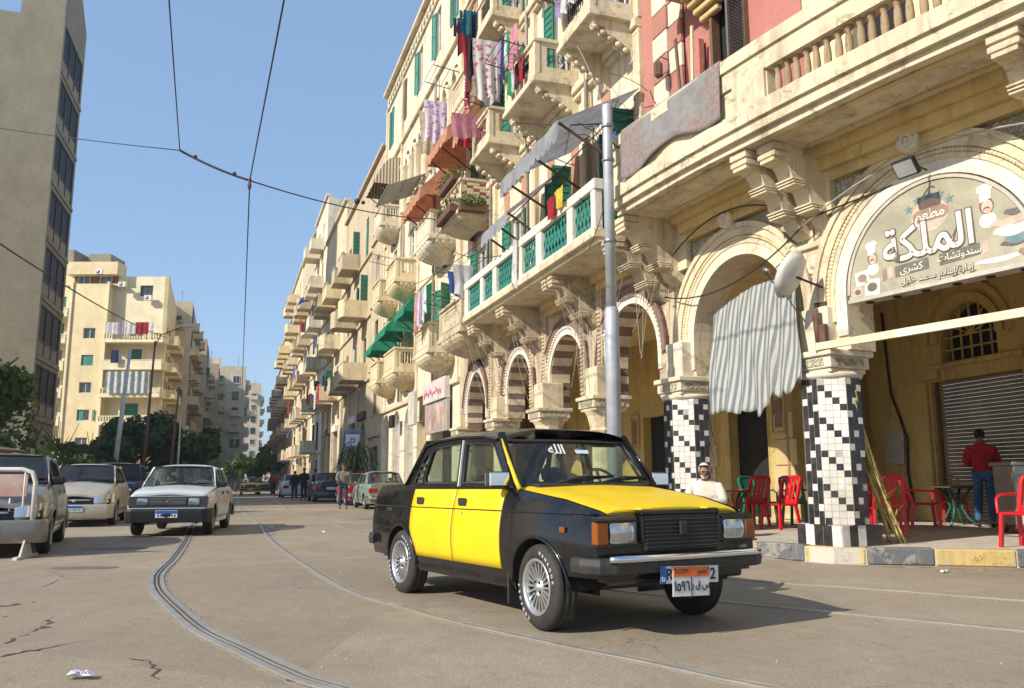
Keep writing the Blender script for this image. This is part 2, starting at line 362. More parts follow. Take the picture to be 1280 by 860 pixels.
# kerb stones, painted in turn
YK = plaster('kerb_yellow', (.58, .42, .15), stain=(.30, .26, .21), amt=.9, patch=(.42, .37, .30), pamt=.95, sc=2.5)
BK = plaster('kerb_black', (.13, .135, .14), stain=(.34, .30, .25), amt=.8, patch=(.32, .29, .24), pamt=.85, sc=2.5)
def along(poly, d):
    for a, b in zip(poly[:-1], poly[1:]):
        l = sqrt((b[0] - a[0]) ** 2 + (b[1] - a[1]) ** 2)
        if d <= l: t = d / l; return a[0] + (b[0] - a[0]) * t, a[1] + (b[1] - a[1]) * t
        d -= l
    return poly[-1]
kerb = thing('kerb', 'painted yellow and black stone kerb along the arcade pavement', 'kerb', TR(5.0, 10.58, 0))
kerb['kind'] = 'structure'
d = 0.0; k = 0
while d < 60:
    L = (.92, .82, .78, .74, .70)[k % 5] + RND.uniform(-.04, .04)
    a, b = along(KERB, d), along(KERB, d + L - .014); d += L
    va = Vector((b[0] - a[0], b[1] - a[1], 0)); ang = atan2(va.y, va.x); mb = MB()
    dz = RND.uniform(-.006, .008)
    mb.cbox(0, va.length, -.02, .16, 0, .205 + dz, .018)
    M = TR(a[0] - 5.0, a[1] - 10.58, 0.0, ang)
    mb.M = Matrix.Scale(-1, 4, (0, 1, 0)) if False else None
    mb.build('kerbstone', [BK, YK][k % 2], kerb, M @ Matrix.Translation((0, -.14, 0))); k += 1
# tram rails
STEEL = mat('rail_steel', (.36, .34, .30), .42, .35, sc=4, dirt=(.30, .24, .18), dirtamt=.7)
RAILD = mat('rail_groove_dirt', (.08, .06, .045), .9, sc=14)
RAILE = plaster('rail_bed_concrete', (.31, .255, .19), sc=3)
def smoothpath(pts, n=10):
    P = [Vector((x, y, 0)) for x, y in pts]; out = []
    for i in range(len(P) - 1):
        p0, p1, p2, p3 = P[max(i - 1, 0)], P[i], P[i + 1], P[min(i + 2, len(P) - 1)]
        for k in range(n):
            t = k / n
            out.append(.5 * ((2 * p1) + (p2 - p0) * t + (2 * p0 - 5 * p1 + 4 * p2 - p3) * t * t + (3 * p1 - p0 - 3 * p2 + p3) * t ** 3))
    out.append(P[-1]); return out
def ribbon(mb, P, o0, o1, z0, z1, mat=0, jag=0):
    L = []
    for i, p in enumerate(P):
        t = (P[min(i + 1, len(P) - 1)] - P[max(i - 1, 0)]).normalized(); n = Vector((-t.y, t.x, 0))
        j0 = RND.uniform(-jag, jag); j1 = RND.uniform(-jag, jag)
        L.append([p + n * (o0 + j0), p + n * (o1 + j1)])
    vs = []
    for a, b in L: vs += [(a.x, a.y, z0), (a.x, a.y, z1), (b.x, b.y, z1), (b.x, b.y, z0)]
    fs = []
    for i in range(len(L) - 1):
        q = i * 4; fs += [(q, q + 1, q + 5, q + 4), (q + 1, q + 2, q + 6, q + 5), (q + 2, q + 3, q + 7, q + 6)]
    mb.add(vs, fs, mat)
def rail(pts, guard=False, lab=''):
    P = smoothpath(pts); mb = MB()
    ribbon(mb, P, -.055, .078 if not guard else .15, -.02, .003, 2, .014)
    ribbon(mb, P, -.03, .018, 0, .012, 0)
    ribbon(mb, P, .018, .042, -.02, .005, 1)
    ribbon(mb, P, .042, .056, 0, .011, 0)
    if guard:
        ribbon(mb, P, .056, .082, -.02, .005, 1); ribbon(mb, P, .082, .122, 0, .011, 0)
    tag(mb.build('tram_rail', [STEEL, RAILD, RAILE]), kind='structure')
rail([(-34, 100), (-14.2, 39.0), (-8.2, 21.9), (-6.18, 16.21), (-4.79, 12.11), (-4.22, 10.27), (-3.93, 9.44), (-3.45, 8.35), (-2.82, 7.18), (-2.24, 6.17), (-1.75, 5.49), (-1.31, 4.89), (-0.95, 4.49), (.4, 3.3), (3, 1.6)], True)
rail([(-32.2, 100), (-12.57, 39.19), (-6.64, 22.29), (-4.79, 16.74), (-3.54, 13.26), (-2.62, 10.89), (-1.88, 9.03), (-1.36, 7.93), (-0.93, 7.29), (-0.54, 6.67), (-0.1, 6.1), (0.4, 5.5), (0.86, 4.99), (1.26, 4.51), (2.6, 3.2), (5, 1.6)])
rail([(-29, 100), (-9.2, 34.54), (-5.88, 25.34), (-2.79, 16.8), (-.6, 12.6), (1.1, 10.4), (2.2, 9.3), (2.9, 8.72), (3.62, 8.2), (4.45, 7.5), (6, 6.2), (9, 3.8)])
rail([(-1.9, 13.6), (-.9, 11.3), (.0, 9.6), (1.0, 8.3), (1.83, 7.50), (2.27, 7.1), (2.89, 6.6), (3.54, 6.05), (5, 4.7), (8, 2.2)])
# cracks and potholes (recessed dark dirt, a hair above the sheet)
CRK = mat('crack_dirt', (.085, .062, .042), .95, sc=20)
def crack(pts, w0, nm='road_crack'):
    P = smoothpath(pts, 7); mb = MB(); L = []
    for i, p in enumerate(P):
        t = (P[min(i + 1, len(P) - 1)] - P[max(i - 1, 0)]).normalized(); n = Vector((-t.y, t.x, 0)); w = w0 * sin(pi * (i + .5) / len(P)) ** .5 * RND.uniform(.2, 1.5)
        c = p + n * RND.uniform(-w0, w0) * 2.2 + t * RND.uniform(-w0, w0); w *= (1.6 if RND.random() < .25 else .6); L.append((c - n * w, c + n * w))
    vs = [(*q[:2], .004) for a, b in L for q in (a, b)]
    mb.add(vs, [(2 * i, 2 * i + 1, 2 * i + 3, 2 * i + 2) for i in range(len(L) - 1) if RND.random() < .78])
    tag(mb.build(nm, CRK, clean=False), kind='structure')
crack([(-4.62, 7.05), (-4.35, 7.35), (-4.18, 7.7)], .022)
crack([(-3.2, 5.3), (-3.35, 5.9), (-3.42, 6.4), (-3.6, 6.8)], .014)
crack([(-3.15, 5.2), (-3.0, 5.5), (-2.82, 5.85)], .012)
crack([(-1.85, 5.9), (-1.75, 5.55), (-1.45, 5.2), (-1.2, 4.75), (-.95, 4.35)], .02)
crack([(-3.0, 6.75), (-2.7, 6.72), (-2.3, 6.7)], .006)
crack([(-1.15, 9.6), (-.95, 9.55)], .02); crack([(-2.2, 8.6), (-2.05, 8.58)], .012)
crack([(-.7, 8.9), (-.5, 8.4), (-.3, 8.1)], .012)
crack([(-4.4, 6.2), (-4.1, 6.5), (-3.95, 6.9)], .012); crack([(-3.7, 5.0), (-3.9, 5.6), (-3.85, 6.1), (-4.05, 6.6)], .016); crack([(-2.4, 5.3), (-2.1, 5.1), (-1.9, 4.7)], .012); crack([(1.2, 13.6), (-1.0, 15.5), (-3, 20)], .012); crack([(-5.6, 10.4), (-5.0, 9.6), (-4.7, 8.6)], .008)
crack([(4.1, 10.5), (5.0, 10.3), (6.0, 9.9)], .02)
# dark patches of tar; the first paints the barrier sign's shadow
TAR_SHADE = mat('tar_and_shadow', (.15, .125, .10), .8, sc=12, bump=.4)
for (x, y, a, b, r) in ((-5.25, 10.6, .42, .2, .1), (-6.3, 13.6, .5, .3, .1), (-3.4, 24, 1.0, .5, .3)):
    mb = MB(); mb.prism([(cos(t) * a * RND.uniform(.85, 1.1), sin(t) * b * RND.uniform(.85, 1.1)) for t in [i * pi / 9 for i in range(18)]], 0, .004, axis='z')
    tag(mb.build('tar_shadow_patch', TAR_SHADE, None, TR(x, y, 0, r)), kind='structure')
# grit and pebbles along the kerb and in the cracks
mb = MB(); R2 = random.Random(3)
for i in range(1100):
    if R2.random() < .62:
        d = R2.uniform(1, 13); a = along(KERB, d); x, y = a[0] - abs(R2.gauss(0, .35)) * .5, a[1] - .16 - abs(R2.gauss(0, .32))
    elif R2.random() < .15: x, y = R2.uniform(-1.6, -.8), R2.uniform(4.4, 5.8)
    else: x, y = R2.uniform(-7, 7), R2.uniform(4.5, 14)
    r = R2.uniform(.002, .007) * (2.2 if R2.random() < .05 else 1)
    mb.add([(x + r, y, 0), (x - r * .5, y + r * .8, 0), (x - r * .5, y - r * .8, 0), (x, y, r * 1.1)], [(0, 1, 3), (1, 2, 3), (2, 0, 3)], R2.randrange(2))
tag(mb.build('road_grit', [CONC, CREAM], clean=False), 'loose grit and small stones on the road', kind='stuff')
# ------------------------------------------------------------------ arcaded buildings on the right
def ornament(name, c, c2):
    m, nt, b = _base(name); g = nt.nodes.new('ShaderNodeNewGeometry').outputs['Position']
    w_ = nt.nodes.new('ShaderNodeTexWave'); w_.wave_type = 'RINGS'; w_.inputs['Scale'].default_value = 5; w_.inputs['Distortion'].default_value = 14
    w_.inputs['Detail'].default_value = 3; w_.inputs['Detail Scale'].default_value = 2.4; nt.links.new(g, w_.inputs[0])
    col = _mix(nt, c2, c, _ramp(nt, w_.outputs[1], .35, .6)); n = _noise(nt, g, 2, 5); col = _mix(nt, col, (.3, .25, .17), _ramp(nt, n, .5, .8, 0, .6))
    nt.links.new(col, b.inputs['Base Color']); b.inputs['Roughness'].default_value = .9; _bump(nt, w_.outputs[1], b, .8, .02); return m
ORN = ornament('carved_relief', (.55, .49, .34), (.28, .27, .20))
STRIPE_L = CREAM
def arcpts(c, zs, r, n=20, a0=pi, a1=0, point=0.0):
    out = []
    for i in range(n + 1):
        a = a0 + (a1 - a0) * i / n; x, z = cos(a) * r, sin(a) * r
        if point: z = z + point * max(0, 1 - abs(x) / r) ** 1.5 * .6 * r + z * point * .25
        out.append((c + x, zs + z))
    return out
def ringband(mb, c, zs, r0_, r1_, y0, y1, mat=0, n=28, point=0, legs=0.0, M=None):
    A = arcpts(c, zs, r0_, n, point=point); B = arcpts(c, zs, r1_, n, point=point)
    if legs: A = [(A[0][0], zs - legs)] + A + [(A[-1][0], zs - legs)]; B = [(B[0][0], zs - legs)] + B + [(B[-1][0], zs - legs)]
    vs = []
    for (a, b_), (c_, d) in zip(A, B): vs += [(a, y0, b_), (a, y1, b_), (c_, y1, d), (c_, y0, d)]
    fs = []
    for i in range(len(A) - 1):
        q = i * 4; fs += [(q, q + 1, q + 5, q + 4), (q + 1, q + 2, q + 6, q + 5), (q + 2, q + 3, q + 7, q + 6), (q + 3, q, q + 4, q + 7)]
    fs += [(0, 1, 2, 3), tuple(len(vs) - 4 + i for i in (3, 2, 1, 0))]
    mb.add(vs, fs, mat, False, M)
ZCAP, ZCORN = 2.44, 2.74
YF, YB = .30, -.20
TILE = .068
_tb = {}
def tilemesh(w, h, m, nm):
    k = (w, h, nm)
    if k not in _tb:
        mb = MB(); c = .004; mb.add([(-w / 2, 0, -h / 2), (w / 2, 0, -h / 2), (w / 2, 0, h / 2), (-w / 2, 0, h / 2), (-w / 2 + c, .006, -h / 2 + c), (w / 2 - c, .006, -h / 2 + c), (w / 2 - c, .006, h / 2 - c), (-w / 2 + c, .006, h / 2 - c)],
            [(4, 7, 6, 5), (0, 4, 5, 1), (1, 5, 6, 2), (2, 6, 7, 3), (3, 7, 4, 0)]); _tb[k] = mb.mesh(nm, m)
    return _tb[k]
def pillar(bld, s, s0, s1, kind, inv):
    """capital, shaft and base of one pier in building frame; s = centre, s0..s1 = width along the facade"""
    F = fm(s); oc, hh = s0, s1; w0, w1 = -hh, hh; YF, YB = oc + hh, oc - hh; M = inv @ F
    p = MB()
    for (a, b_, e) in ((2.66, 2.74, .10), (2.50, 2.66, .055), (2.44, 2.50, .02)):
        p.cbox(w0 - e, w1 + e, YB - e, YF + e, a, b_, .012)
    p.box(w0 + .06, w1 - .06, YF + .056, YF + .066, 2.53, 2.63, 1)
    p.box(w0 - .066, w0 - .056, YB + .06, YF - .05, 2.53, 2.63, 1)
    p.cbox(w0 + .06, w1 - .06, .0, YF - .06, 2.74, 3.35, .02)
    cap = p.build('capital', [CREAM_L if kind == 'tile' else CREAM, ORN], bld, M)
    cy = (YF + YB) / 2
    if kind != 'tile':
        p = MB(); p.lathe([(.26, 2.0), (.30, 2.05), (.28, 2.1), (.34, 2.34), (.4, 2.44)], 8, 0, Matrix.Translation((0, cy, 0)) @ Matrix.Rotation(pi / 8, 4, 'Z'), False)
        p.lathe([(.25, .5), (.25, 2.0)], 16, 0, Matrix.Translation((0, cy, 0)))
        p.cbox(-.33, .33, cy - .33, cy + .33, .19, .5, .02)
        p.build('shaft', [CREAM], bld, M); return
    aw, ad, ww, wd = .367, .385, .356, .267
    p = MB()
    p.lathe([(.36, 2.36), (.41, 2.38), (.43, 2.42), (.41, 2.45)], 20, 0, Matrix.Translation((0, cy, 0)))
    p.build('neck_moulding', [CREAM_L], bld, M)
    V8 = []
    for k in range(8):
        a = k * pi / 4; ap, wf = ((aw, ww), (ad, wd))[k % 2 == 0]
        V8.append((cos(a) * ap - sin(a) * wf / 2, cy + sin(a) * ap + cos(a) * wf / 2))
    p = MB(); p.prism(V8, .47, 2.37, 'z'); sh = p.build('shaft', [mat('tile_grout', (.40, .37, .31), .8, sc=9)], bld, M)
    rows = 22; tw = .0885; rd_ = random.Random(int(s * 10) + 40)
    wt = MB(); blk = []
    for k in range(8):
        a = k * pi / 4; nx, ny = cos(a), sin(a); white = k % 2 == 1; ap = aw if white else ad; nc = 4 if white else 3
        FM = Matrix.Translation((nx * ap, cy + ny * ap, 0)) @ Matrix.Rotation(a - pi / 2, 4, 'Z')
        for c in range(nc):
            x = (c - (nc - 1) / 2) * tw; r = 0
            while r < rows:
                z = .47 + .041 + r * .0863
                if white:
                    black = ((r - c + k) % 5 == 0); h = 1
                else:
                    ph = (r + c * 2 + k) % 5; black = ph != 4; h = min(4 - ph, rows - r) if black else 1
                if black:
                    blk.append((FM @ Matrix.Translation((x, .0005, z + (h - 1) * .0863 / 2)), h))
                elif rd_.random() > .02:
                    hw, hh_ = tw / 2 - .002, .0863 / 2 - .002
                    wt.add([(x - hw, .005, z - hh_), (x + hw, .005, z - hh_), (x + hw, .005, z + hh_), (x - hw, .005, z + hh_)], [(0, 3, 2, 1)], 0, False, FM)
                r += h
    o = wt.build('white_tiling', WTILE, sh, clean=False); o['kind'] = 'stuff'
    for m_, h in blk:
        inst('tile', tilemesh(tw - .005, .0863 * h - .005, BTILE, 'black_tile'), sh, m_)
    # tiled plinth
    p = MB(); p.cbox(-.37, .37, cy - .37, cy + .37, .19, .465, .01); pl = p.build('plinth', [mat('tile_grout', (.40, .37, .31), .8, sc=9)], bld, M)
    seq = [0, 1, 1, 0, 1]
    for side in range(4):
        FM = Matrix.Translation((0, cy, 0)) @ Matrix.Rotation(side * pi / 2, 4, 'Z') @ Matrix.Translation((0, .3705, 0))
        for q in range(5):
            b_ = seq[(q + side) % 5]
            inst('tile', tilemesh(.143, .262, BTILE if b_ else WTILE, 'base_tile%d' % b_), pl, FM @ Matrix.Translation(((q - 2) * .148, 0, .33)))
def arch_wall(bld, inv, a, b_, x0, x1, zs, ztop, m, style):
    M, L = chord(a, b_); M = inv @ M; sc = L / (b_ - a)
    xa, xb = (x0 - a) * sc, (x1 - a) * sc; c = (xa + xb) / 2; r = (xb - xa) / 2; pt = .22 if style == 'pointed' else 0
    arc = arcpts(c, zs, r, 24, point=pt)
    outer = [(0, ZCORN), (xa, ZCORN)] + arc + [(xb, ZCORN), (L, ZCORN), (L, ztop), (0, ztop)]
    mb = MB(); mb.plate(outer, t=YF - YB, y0=YF, mat=0); mb.build('arcade_wall', m, bld, M)
    if style == 'plain':
        mb = MB(); ringband(mb, c, zs, r - .001, r + .17, YF, YF + .035, 0, legs=.5); mb.build('arch_band', WHITEP if x0 < -.5 else CREAM_L, bld, M)
        mb = MB(); ringband(mb, c, zs, r + .17, r + .235, YF - .02, YF + .05, 0, legs=.3)
        ringband(mb, c, zs, r + .30, r + .50, YF - .02, YF + .08, 0); ringband(mb, c, zs, r + .42, r + .50, YF - .02, YF + .11, 0)
        mb.build('arch_moulding', CREAM, bld, M)
        mb = MB(); n = 90; P = arcpts(c, zs, r + .268, n); P = [(P[0][0], zs - .35 + .35 * i / 12) for i in range(12)] + P + [(P[-1][0], zs - .35 * (i + 1) / 12) for i in range(12)]
        pts = []; rad = []
        for i in range(len(P) - 1):
            for k in range(4): t = k / 4; pts.append((P[i][0] * (1 - t) + P[i + 1][0] * t, YF + .035, P[i][1] * (1 - t) + P[i + 1][1] * t)); rad.append(.024 + .014 * sin(pi * t))
        mb.tube(pts, rad, 8); mb.build('rope_moulding', CREAM_Y, bld, M)
        # carved spandrels and the bosses beside the arch
        mb = MB(); R_ = r + .52
        for sgn in (-1, 1):
            xe = -.0 if sgn < 0 else L; xi = c + sgn * R_ * .0
            pts = [(c + cos(t) * R_ * 1.0, zs + sin(t) * R_) for t in [pi / 2 + sgn * -(pi / 2) * i / 8 * .75 for i in range(9)]]
            xe2 = xe + .12 * (-sgn); zt = ztop - .16
            poly = [p for p in pts if p[1] < zt]
            if len(poly) < 2: continue
            e = (xe2, poly[-1][1]); poly = [(poly[0][0], zt)] + poly + [e, (xe2, zt)]
            mb.plate(poly, t=.03, y0=YF + .012)
        mb.build('carved_panel', ORN, bld, M)
    else:
        # striped voussoirs as separate stones, scalloped inner edge, maroon outer band
        host = MB(); ringband(host, c, zs, r + .20, r + .38, YF - .02, YF + .07, 0, point=pt); ringband(host, c, zs, r + .33, r + .38, YF - .02, YF + .10, 0, point=pt)
        hb = host.build('arch', MAROON, bld, M)
        mb = MB(); ringband(mb, c, zs, r, r + .12, YF, YF + .03, 0, point=pt, legs=.3); ringband(mb, c, zs, r + .13, r + .20, YF - .01, YF + .045, 0, point=pt)
        A = arcpts(c, zs, r + .165, 40, point=pt)
        for i, (x, z) in enumerate(A): mb.ball((x, YF + .05, z), .032, 6, 4)
        mb.build('arch_band', WHITEP, bld, M)
        n = 15; A = arcpts(c, zs, r, n * 2, point=pt); zlow = zs - .48
        segs = [[(A[0][0], zlow + .16 * i), (A[0][0], zlow + .16 * (i + 1))] for i in range(3)] + [[A[2 * i], A[2 * i + 1], A[2 * i + 2]] for i in range(n)] + [[(A[-1][0], zlow + .16 * (i + 1)), (A[-1][0], zlow + .16 * i)] for i in range(3)]
        for i, sg in enumerate(segs):
            v = MB(); vs = []
            off = .022 if i % 2 else .012
            for (x, z) in sg:
                dx, dz = c - x, (zs - z if z > zs else 0); l = sqrt(dx * dx + dz * dz) or 1; ox, oz = x + dx / l * off, z + dz / l * off
                vs += [(x, YB + .01, z), (x, YF - .015, z), (ox, YF - .015, oz), (ox, YB + .01, oz)]
            fs = []
            for j in range(len(sg) - 1): q = j * 4; fs += [(q + 2, q + 3, q + 7, q + 6), (q + 1, q + 2, q + 6, q + 5), (q + 3, q, q + 4, q + 7)]
            fs += [(0, 1, 2, 3), tuple(4 * len(sg) - 4 + k for k in (3, 2, 1, 0))]
            v.add(vs, fs); v.build('voussoir', [MAROON, CREAM][i % 2], hb)
def console(mb, x, w_=.24, y1=1.45, z=5.5, mat=0):
    """scrolled bracket under a balcony: profile in (y, z), thickness along x"""
    prof = [(YF, z), (y1, z), (y1, z - .26), (y1 - .22, z - .28), (y1 - .28, z - .36), (y1 - .34, z - .50), (y1 - .50, z - .54), (y1 - .58, z - .60), (y1 - .64, z - .78), (y1 - .84, z - .84), (y1 - .93, z - 1.0), (YF, z - 1.12)]
    mb.prism([(max(YF - .05, a), b_) for a, b_ in prof], x - w_ / 2, x + w_ / 2, 'x', mat)
    for (ya, za, dy, dz) in ((y1 - .02, z - .06, .05, .10), (y1 - .01, z - .17, .03, .07)): mb.cbox(x - w_ / 2 - .03, x + w_ / 2 + .03, ya - .26, ya + dy, za - dz / 2, za + dz / 2, .008, mat)
    for yy, zz in ((y1 - .40, z - .46), (y1 - .72, z - .76)):
        for k in range(3): mb.cbox(x - w_ / 2 - .025, x + w_ / 2 + .025, yy - .12, yy + .12 - .02 * k, zz - .03 - .035 * k, zz - .005 - .035 * k, .005, mat)
# ---- red corner building (s < 3.9)
rb = thing('corner_building', 'red and cream stone building over the restaurant arcade, with a stone balcony', 'building', TR(4.42, 11.62, 0)); RI = Matrix.Translation((-4.42, -11.62, 0))
BAYS = [(-3.68, -.15, -3.15, -.62, 3.43, 'plain'), (-.15, 3.18, .32, 2.65, 3.36, 'plain')]
for a, b_, x0, x1, zs, st in BAYS: arch_wall(rb, RI, a, b_, x0, x1, zs, 5.62, CREAM, st)
for a, b_ in ((-7.6, -3.68), (-12, -7.6)): arch_wall(rb, RI, a, b_, a + .7, b_ - .7, 3.43, 5.62, CREAM, 'plain')  # unseen bays past the frame, added to block light and cast shade
pillar(rb, -.18, .20, .31, 'tile', RI); pillar(rb, 2.95, .26, .31, 'tile', RI); pillar(rb, -3.68, .2, .31, 'tile', RI)
def path_slab(mb, s0, s1, o0, o1, z0, z1, mat=0, step=.35, wob=0):
    n = max(1, int((s1 - s0) / step)); vs = []
    for i in range(n + 1):
        s = s0 + (s1 - s0) * i / n; zz = wob * sin(s * 2.1) * .5
        for o, z in ((o0, z0), (o1, z0 + zz), (o1, z1), (o0, z1)): vs.append(fp(s, o, z))
    fs = []
    for i in range(n):
        q = i * 4
        for j in range(4): fs.append((q + j, q + (j + 1) % 4, q + 4 + (j + 1) % 4, q + 4 + j))
    fs += [(0, 1, 2, 3), (n * 4 + 3, n * 4 + 2, n * 4 + 1, n * 4)]
    mb.add(vs, fs, mat, False, RI)
RIW = RI
b1 = MB(); path_slab(b1, -11, 3.0, YF - .1, 1.50, 5.50, 5.68, wob=.02); path_slab(b1, -11, 3.03, 1.40, 1.58, 5.60, 5.74); path_slab(b1, -11, 3.06, 1.36, 1.63, 5.74, 5.95)
b1o = b1.build('balcony', SLABC, rb)
mb = MB()
for (o0, o1, z0, z1) in ((YF, .62, 5.36, 5.50), (YF, .50, 5.20, 5.36), (YF, .40, 5.06, 5.20)): path_slab(mb, -3.45, -.42, o0, o1, z0, z1); path_slab(mb, .12, 2.72, o0, o1, z0, z1)
for a, b_ in ((-3.3, -.55), (.25, 2.6)):
    for (o0, o1) in ((.75, .80), (1.3, 1.35)): path_slab(mb, a, b_, o0, o1, 5.47, 5.50)
mb.build('soffit_moulding', SOFFIT, rb)
mb = MB(); path_slab(mb, -.68, 3.02, 1.42, 1.56, 5.95, 6.50); path_slab(mb, -5.2, -3.45, 1.42, 1.56, 5.95, 6.4); mb.build('parapet_wall', SLABC, b1o)
mb = MB(); path_slab(mb, -11, 3.08, 1.34, 1.64, 6.62, 6.80); path_slab(mb, -11, 3.05, 1.38, 1.60, 6.36, 6.62); mb.build('top_rail', SLABC, b1o)
mb = MB(); path_slab(mb, -.66, -.08, 1.38, 1.60, 5.95, 6.36, step=.6); mb.build('pier', SLABC, b1o)
# niche frame of the pier
bal = MB(); bal.lathe([(.045, 0), (.05, .02), (.036, .04), (.044, .09), (.048, .16), (.042, .27), (.032, .33), (.042, .35), (.05, .37), (.05, .41)], 10)
balm = bal.mesh('baluster', plaster('baluster_stone', (.40, .29, .18), stain=(.10, .07, .045), amt=.9, sc=2.5))
s = -.80; 
while s > -9.5:
    if not (-5.2 < s < -3.45): inst('baluster', balm, b1o, RI @ fm(s, 1.49, 5.95))
    s -= .152
mb = MB()
for sc_, pr in ((-.15, (.20, -.20)), (3.05, (.0,)), (-3.68, (.20, -.20))):
    M, L = chord(sc_ - .5, sc_ + .5)
    k = MB(); k.M = RI @ fm(sc_)
    for x in pr: console(k, x, .26 if len(pr) > 1 else .34, 1.42 if x > -.1 else 1.30)
    k.box(-.42, .42, YF, YF + .10, 4.6, 5.5)
    k.build('bracket', CREAM, rb)
# round bosses above the arches
for sx, zc in ((-1.80, 5.16), (1.50, 5.12)):
    k = MB(); k.M = RI @ fm(sx, YF + .0, zc) @ Matrix.Rotation(-pi / 2, 4, 'X')
    k.lathe([(.15, 0), (.15, .17), (.13, .20), (.115, .17), (.09, .17), (.085, .20), (.06, .20), (.055, .17), (.03, .17), (.025, .21), (.001, .21)], 22); k.build('boss', CREAM_L, rb)
for sx in (-.16, ):
    k = MB(); k.M = RI @ fm(sx, YF, 3.98) @ Matrix.Rotation(-pi / 2, 4, 'X')
    k.lathe([(.14, 0), (.14, .05), (.11, .07), (.09, .04), (.06, .07), (.001, .09)], 18); k.build('boss', CREAM_L, rb)
    k = MB(); k.M = RI @ fm(sx); k.cbox(-.30, .30, YF - .05, YF + .05, 3.80, 3.84, .01); k.cbox(-.34, .34, YF - .05, YF + .07, 4.22, 4.30, .01); k.box(-.27, .27, YF, YF + .02, 3.84, 4.22)
    k.cbox(-.12, .12, YF - .02, YF + .10, 3.06, 3.16, .015); k.lathe([(.07, 2.94), (.085, 3.0), (.06, 3.06)], 8, 0, Matrix.Translation((0, YF, 0)))
    k.build('wall_moulding', CREAM, rb)
# upper walls
def wallplate(bld, inv, a, b_, z0, z1, holes, m, t=.35, o=0, nm='wall'):
    M, L = chord(a, b_); sc = L / (b_ - a); H = [[((s - a) * sc, z) for s, z in h] for h in holes]
    mb = MB(); mb.plate([(0, z0), (L, z0), (L, z1), (0, z1)], H, t=t, y0=YF + o, mat=0); return mb.build(nm, m, bld, inv @ M)
def rect(a, b_, z0, z1): return [(a, z0), (b_, z0), (b_, z1), (a, z1)]
wallplate(rb, RI, -.2, 3.95, 5.62, 10.5, [rect(.95, 1.80, 6.1, 9.0)], REDW)
wallplate(rb, RI, 3.95, 4.02, 5.62, 10.5, [], REDW)
wallplate(rb, RI, -4.2, -.2, 5.62, 10.5, [rect(-1.9, -1.0, 6.1, 8.9)], plaster('cream_wash', (.76, .62, .38), amt=.3), o=.02)
wallplate(rb, RI, -8.5, -4.2, 5.62, 10.5, [rect(-7, -6, 6.1, 8.9)], CREAM); wallplate(rb, RI, -12.5, -8.5, 2.7, 10.5, [], CREAM)  # unseen walls past the frame edge, added as a light block
# quoins of alternating colour, each a block
QC = plaster('quoin_cream', (.74, .66, .50), amt=.5); QR = plaster('quoin_red', (.42, .19, .15), amt=.35)
for k in range(9):
    z = 6.0 + k * .46
    for (c0, c1, m_, ph) in ((3.02, 3.52, 0, 0), (2.62, 3.02, 1, 1)):
        mb = MB(); M, L = chord(c0 - (.0), c1); mm = (k + ph) % 2
        mb.cbox(0.003, L - .003, YF - .02, YF + (.09 if ph == 0 else .05), z, z + .445, .012); mb.build('quoin', [QC, QR][mm], rb, RI @ M)
mb = MB(); M, L = chord(3.52, 3.98); mb.cbox(0, L, YF - .02, YF + .04, 5.95, 10.5, .01); mb.build('pilaster', plaster('pale_red', (.50, .22, .17), amt=.3), rb, RI @ M)
mb = MB(); M, L = chord(2.05, 2.42); mb.cbox(0, L, YF - .02, YF + .10, 5.95, 8.5, .01); mb.build('pilaster', REDW, rb, RI @ M)
# tall dark window with louvred leaf
def shutterleaf(bld, M, w_, h, m, nm='shutter', slats=0):
    mb = MB(); mb.box(0, .05, 0, .035, 0, h); mb.box(w_ - .05, w_, 0, .035, 0, h); mb.box(.05, w_ - .05, 0, .035, 0, .07); mb.box(.05, w_ - .05, 0, .035, h - .07, h); mb.box(.05, w_ - .05, 0, .035, h * .48, h * .48 + .06)
    n = slats or max(4, int(h / .06))
    for i in range(n):
        z = .07 + (h - .14) * (i + .5) / n; e = (h - .14) / n * .56; mb.add([(.05, .006, z + e), (w_ - .05, .006, z + e), (w_ - .05, .03, z - e), (.05, .03, z - e)], [(0, 1, 2, 3)])
    return mb.build(nm, m, bld, M)
k = MB(); k.M = RI @ fm(1.375)
k.box(-.425, .425, YB + .3, YB + .32, 6.1, 9.0, 1)
for a, b_ in ((-.44, -.37), (.37, .44)): k.box(a, b_, YF - .12, YF + .04, 6.05, 9.0, 0)
k.box(-.44, .44, YF - .12, YF + .04, 9.0, 9.08, 0)
k.build('window', [WOOD, DARK], rb)
shutterleaf(rb, RI @ fm(1.0, YF + .02, 6.1) @ Matrix.Rotation(radians(100), 4, 'Z'), .42, 2.85, mat('louvre_paint', (.10, .11, .10), .6, sc=5))
k = MB(); k.M = RI @ fm(-1.45); k.box(-.45, .45, YB + .3, YB + .32, 6.1, 8.9, 1); k.build('window', [WOOD, DARK], rb)
# corbel bay above the frame edge
k = MB(); k.M = RI @ fm(1.75)
for i in range(5): k.cbox(-.25 - .05 * i, .25 + .05 * i, YF - .02, YF + .10 + .09 * i, 8.75 + i * .13, 8.86 + i * .13, .02)
k.cbox(-.8, .8, YF, YF + .8, 9.40, 9.6, .02); k.build('oriel_bracket', SOFFIT, rb)
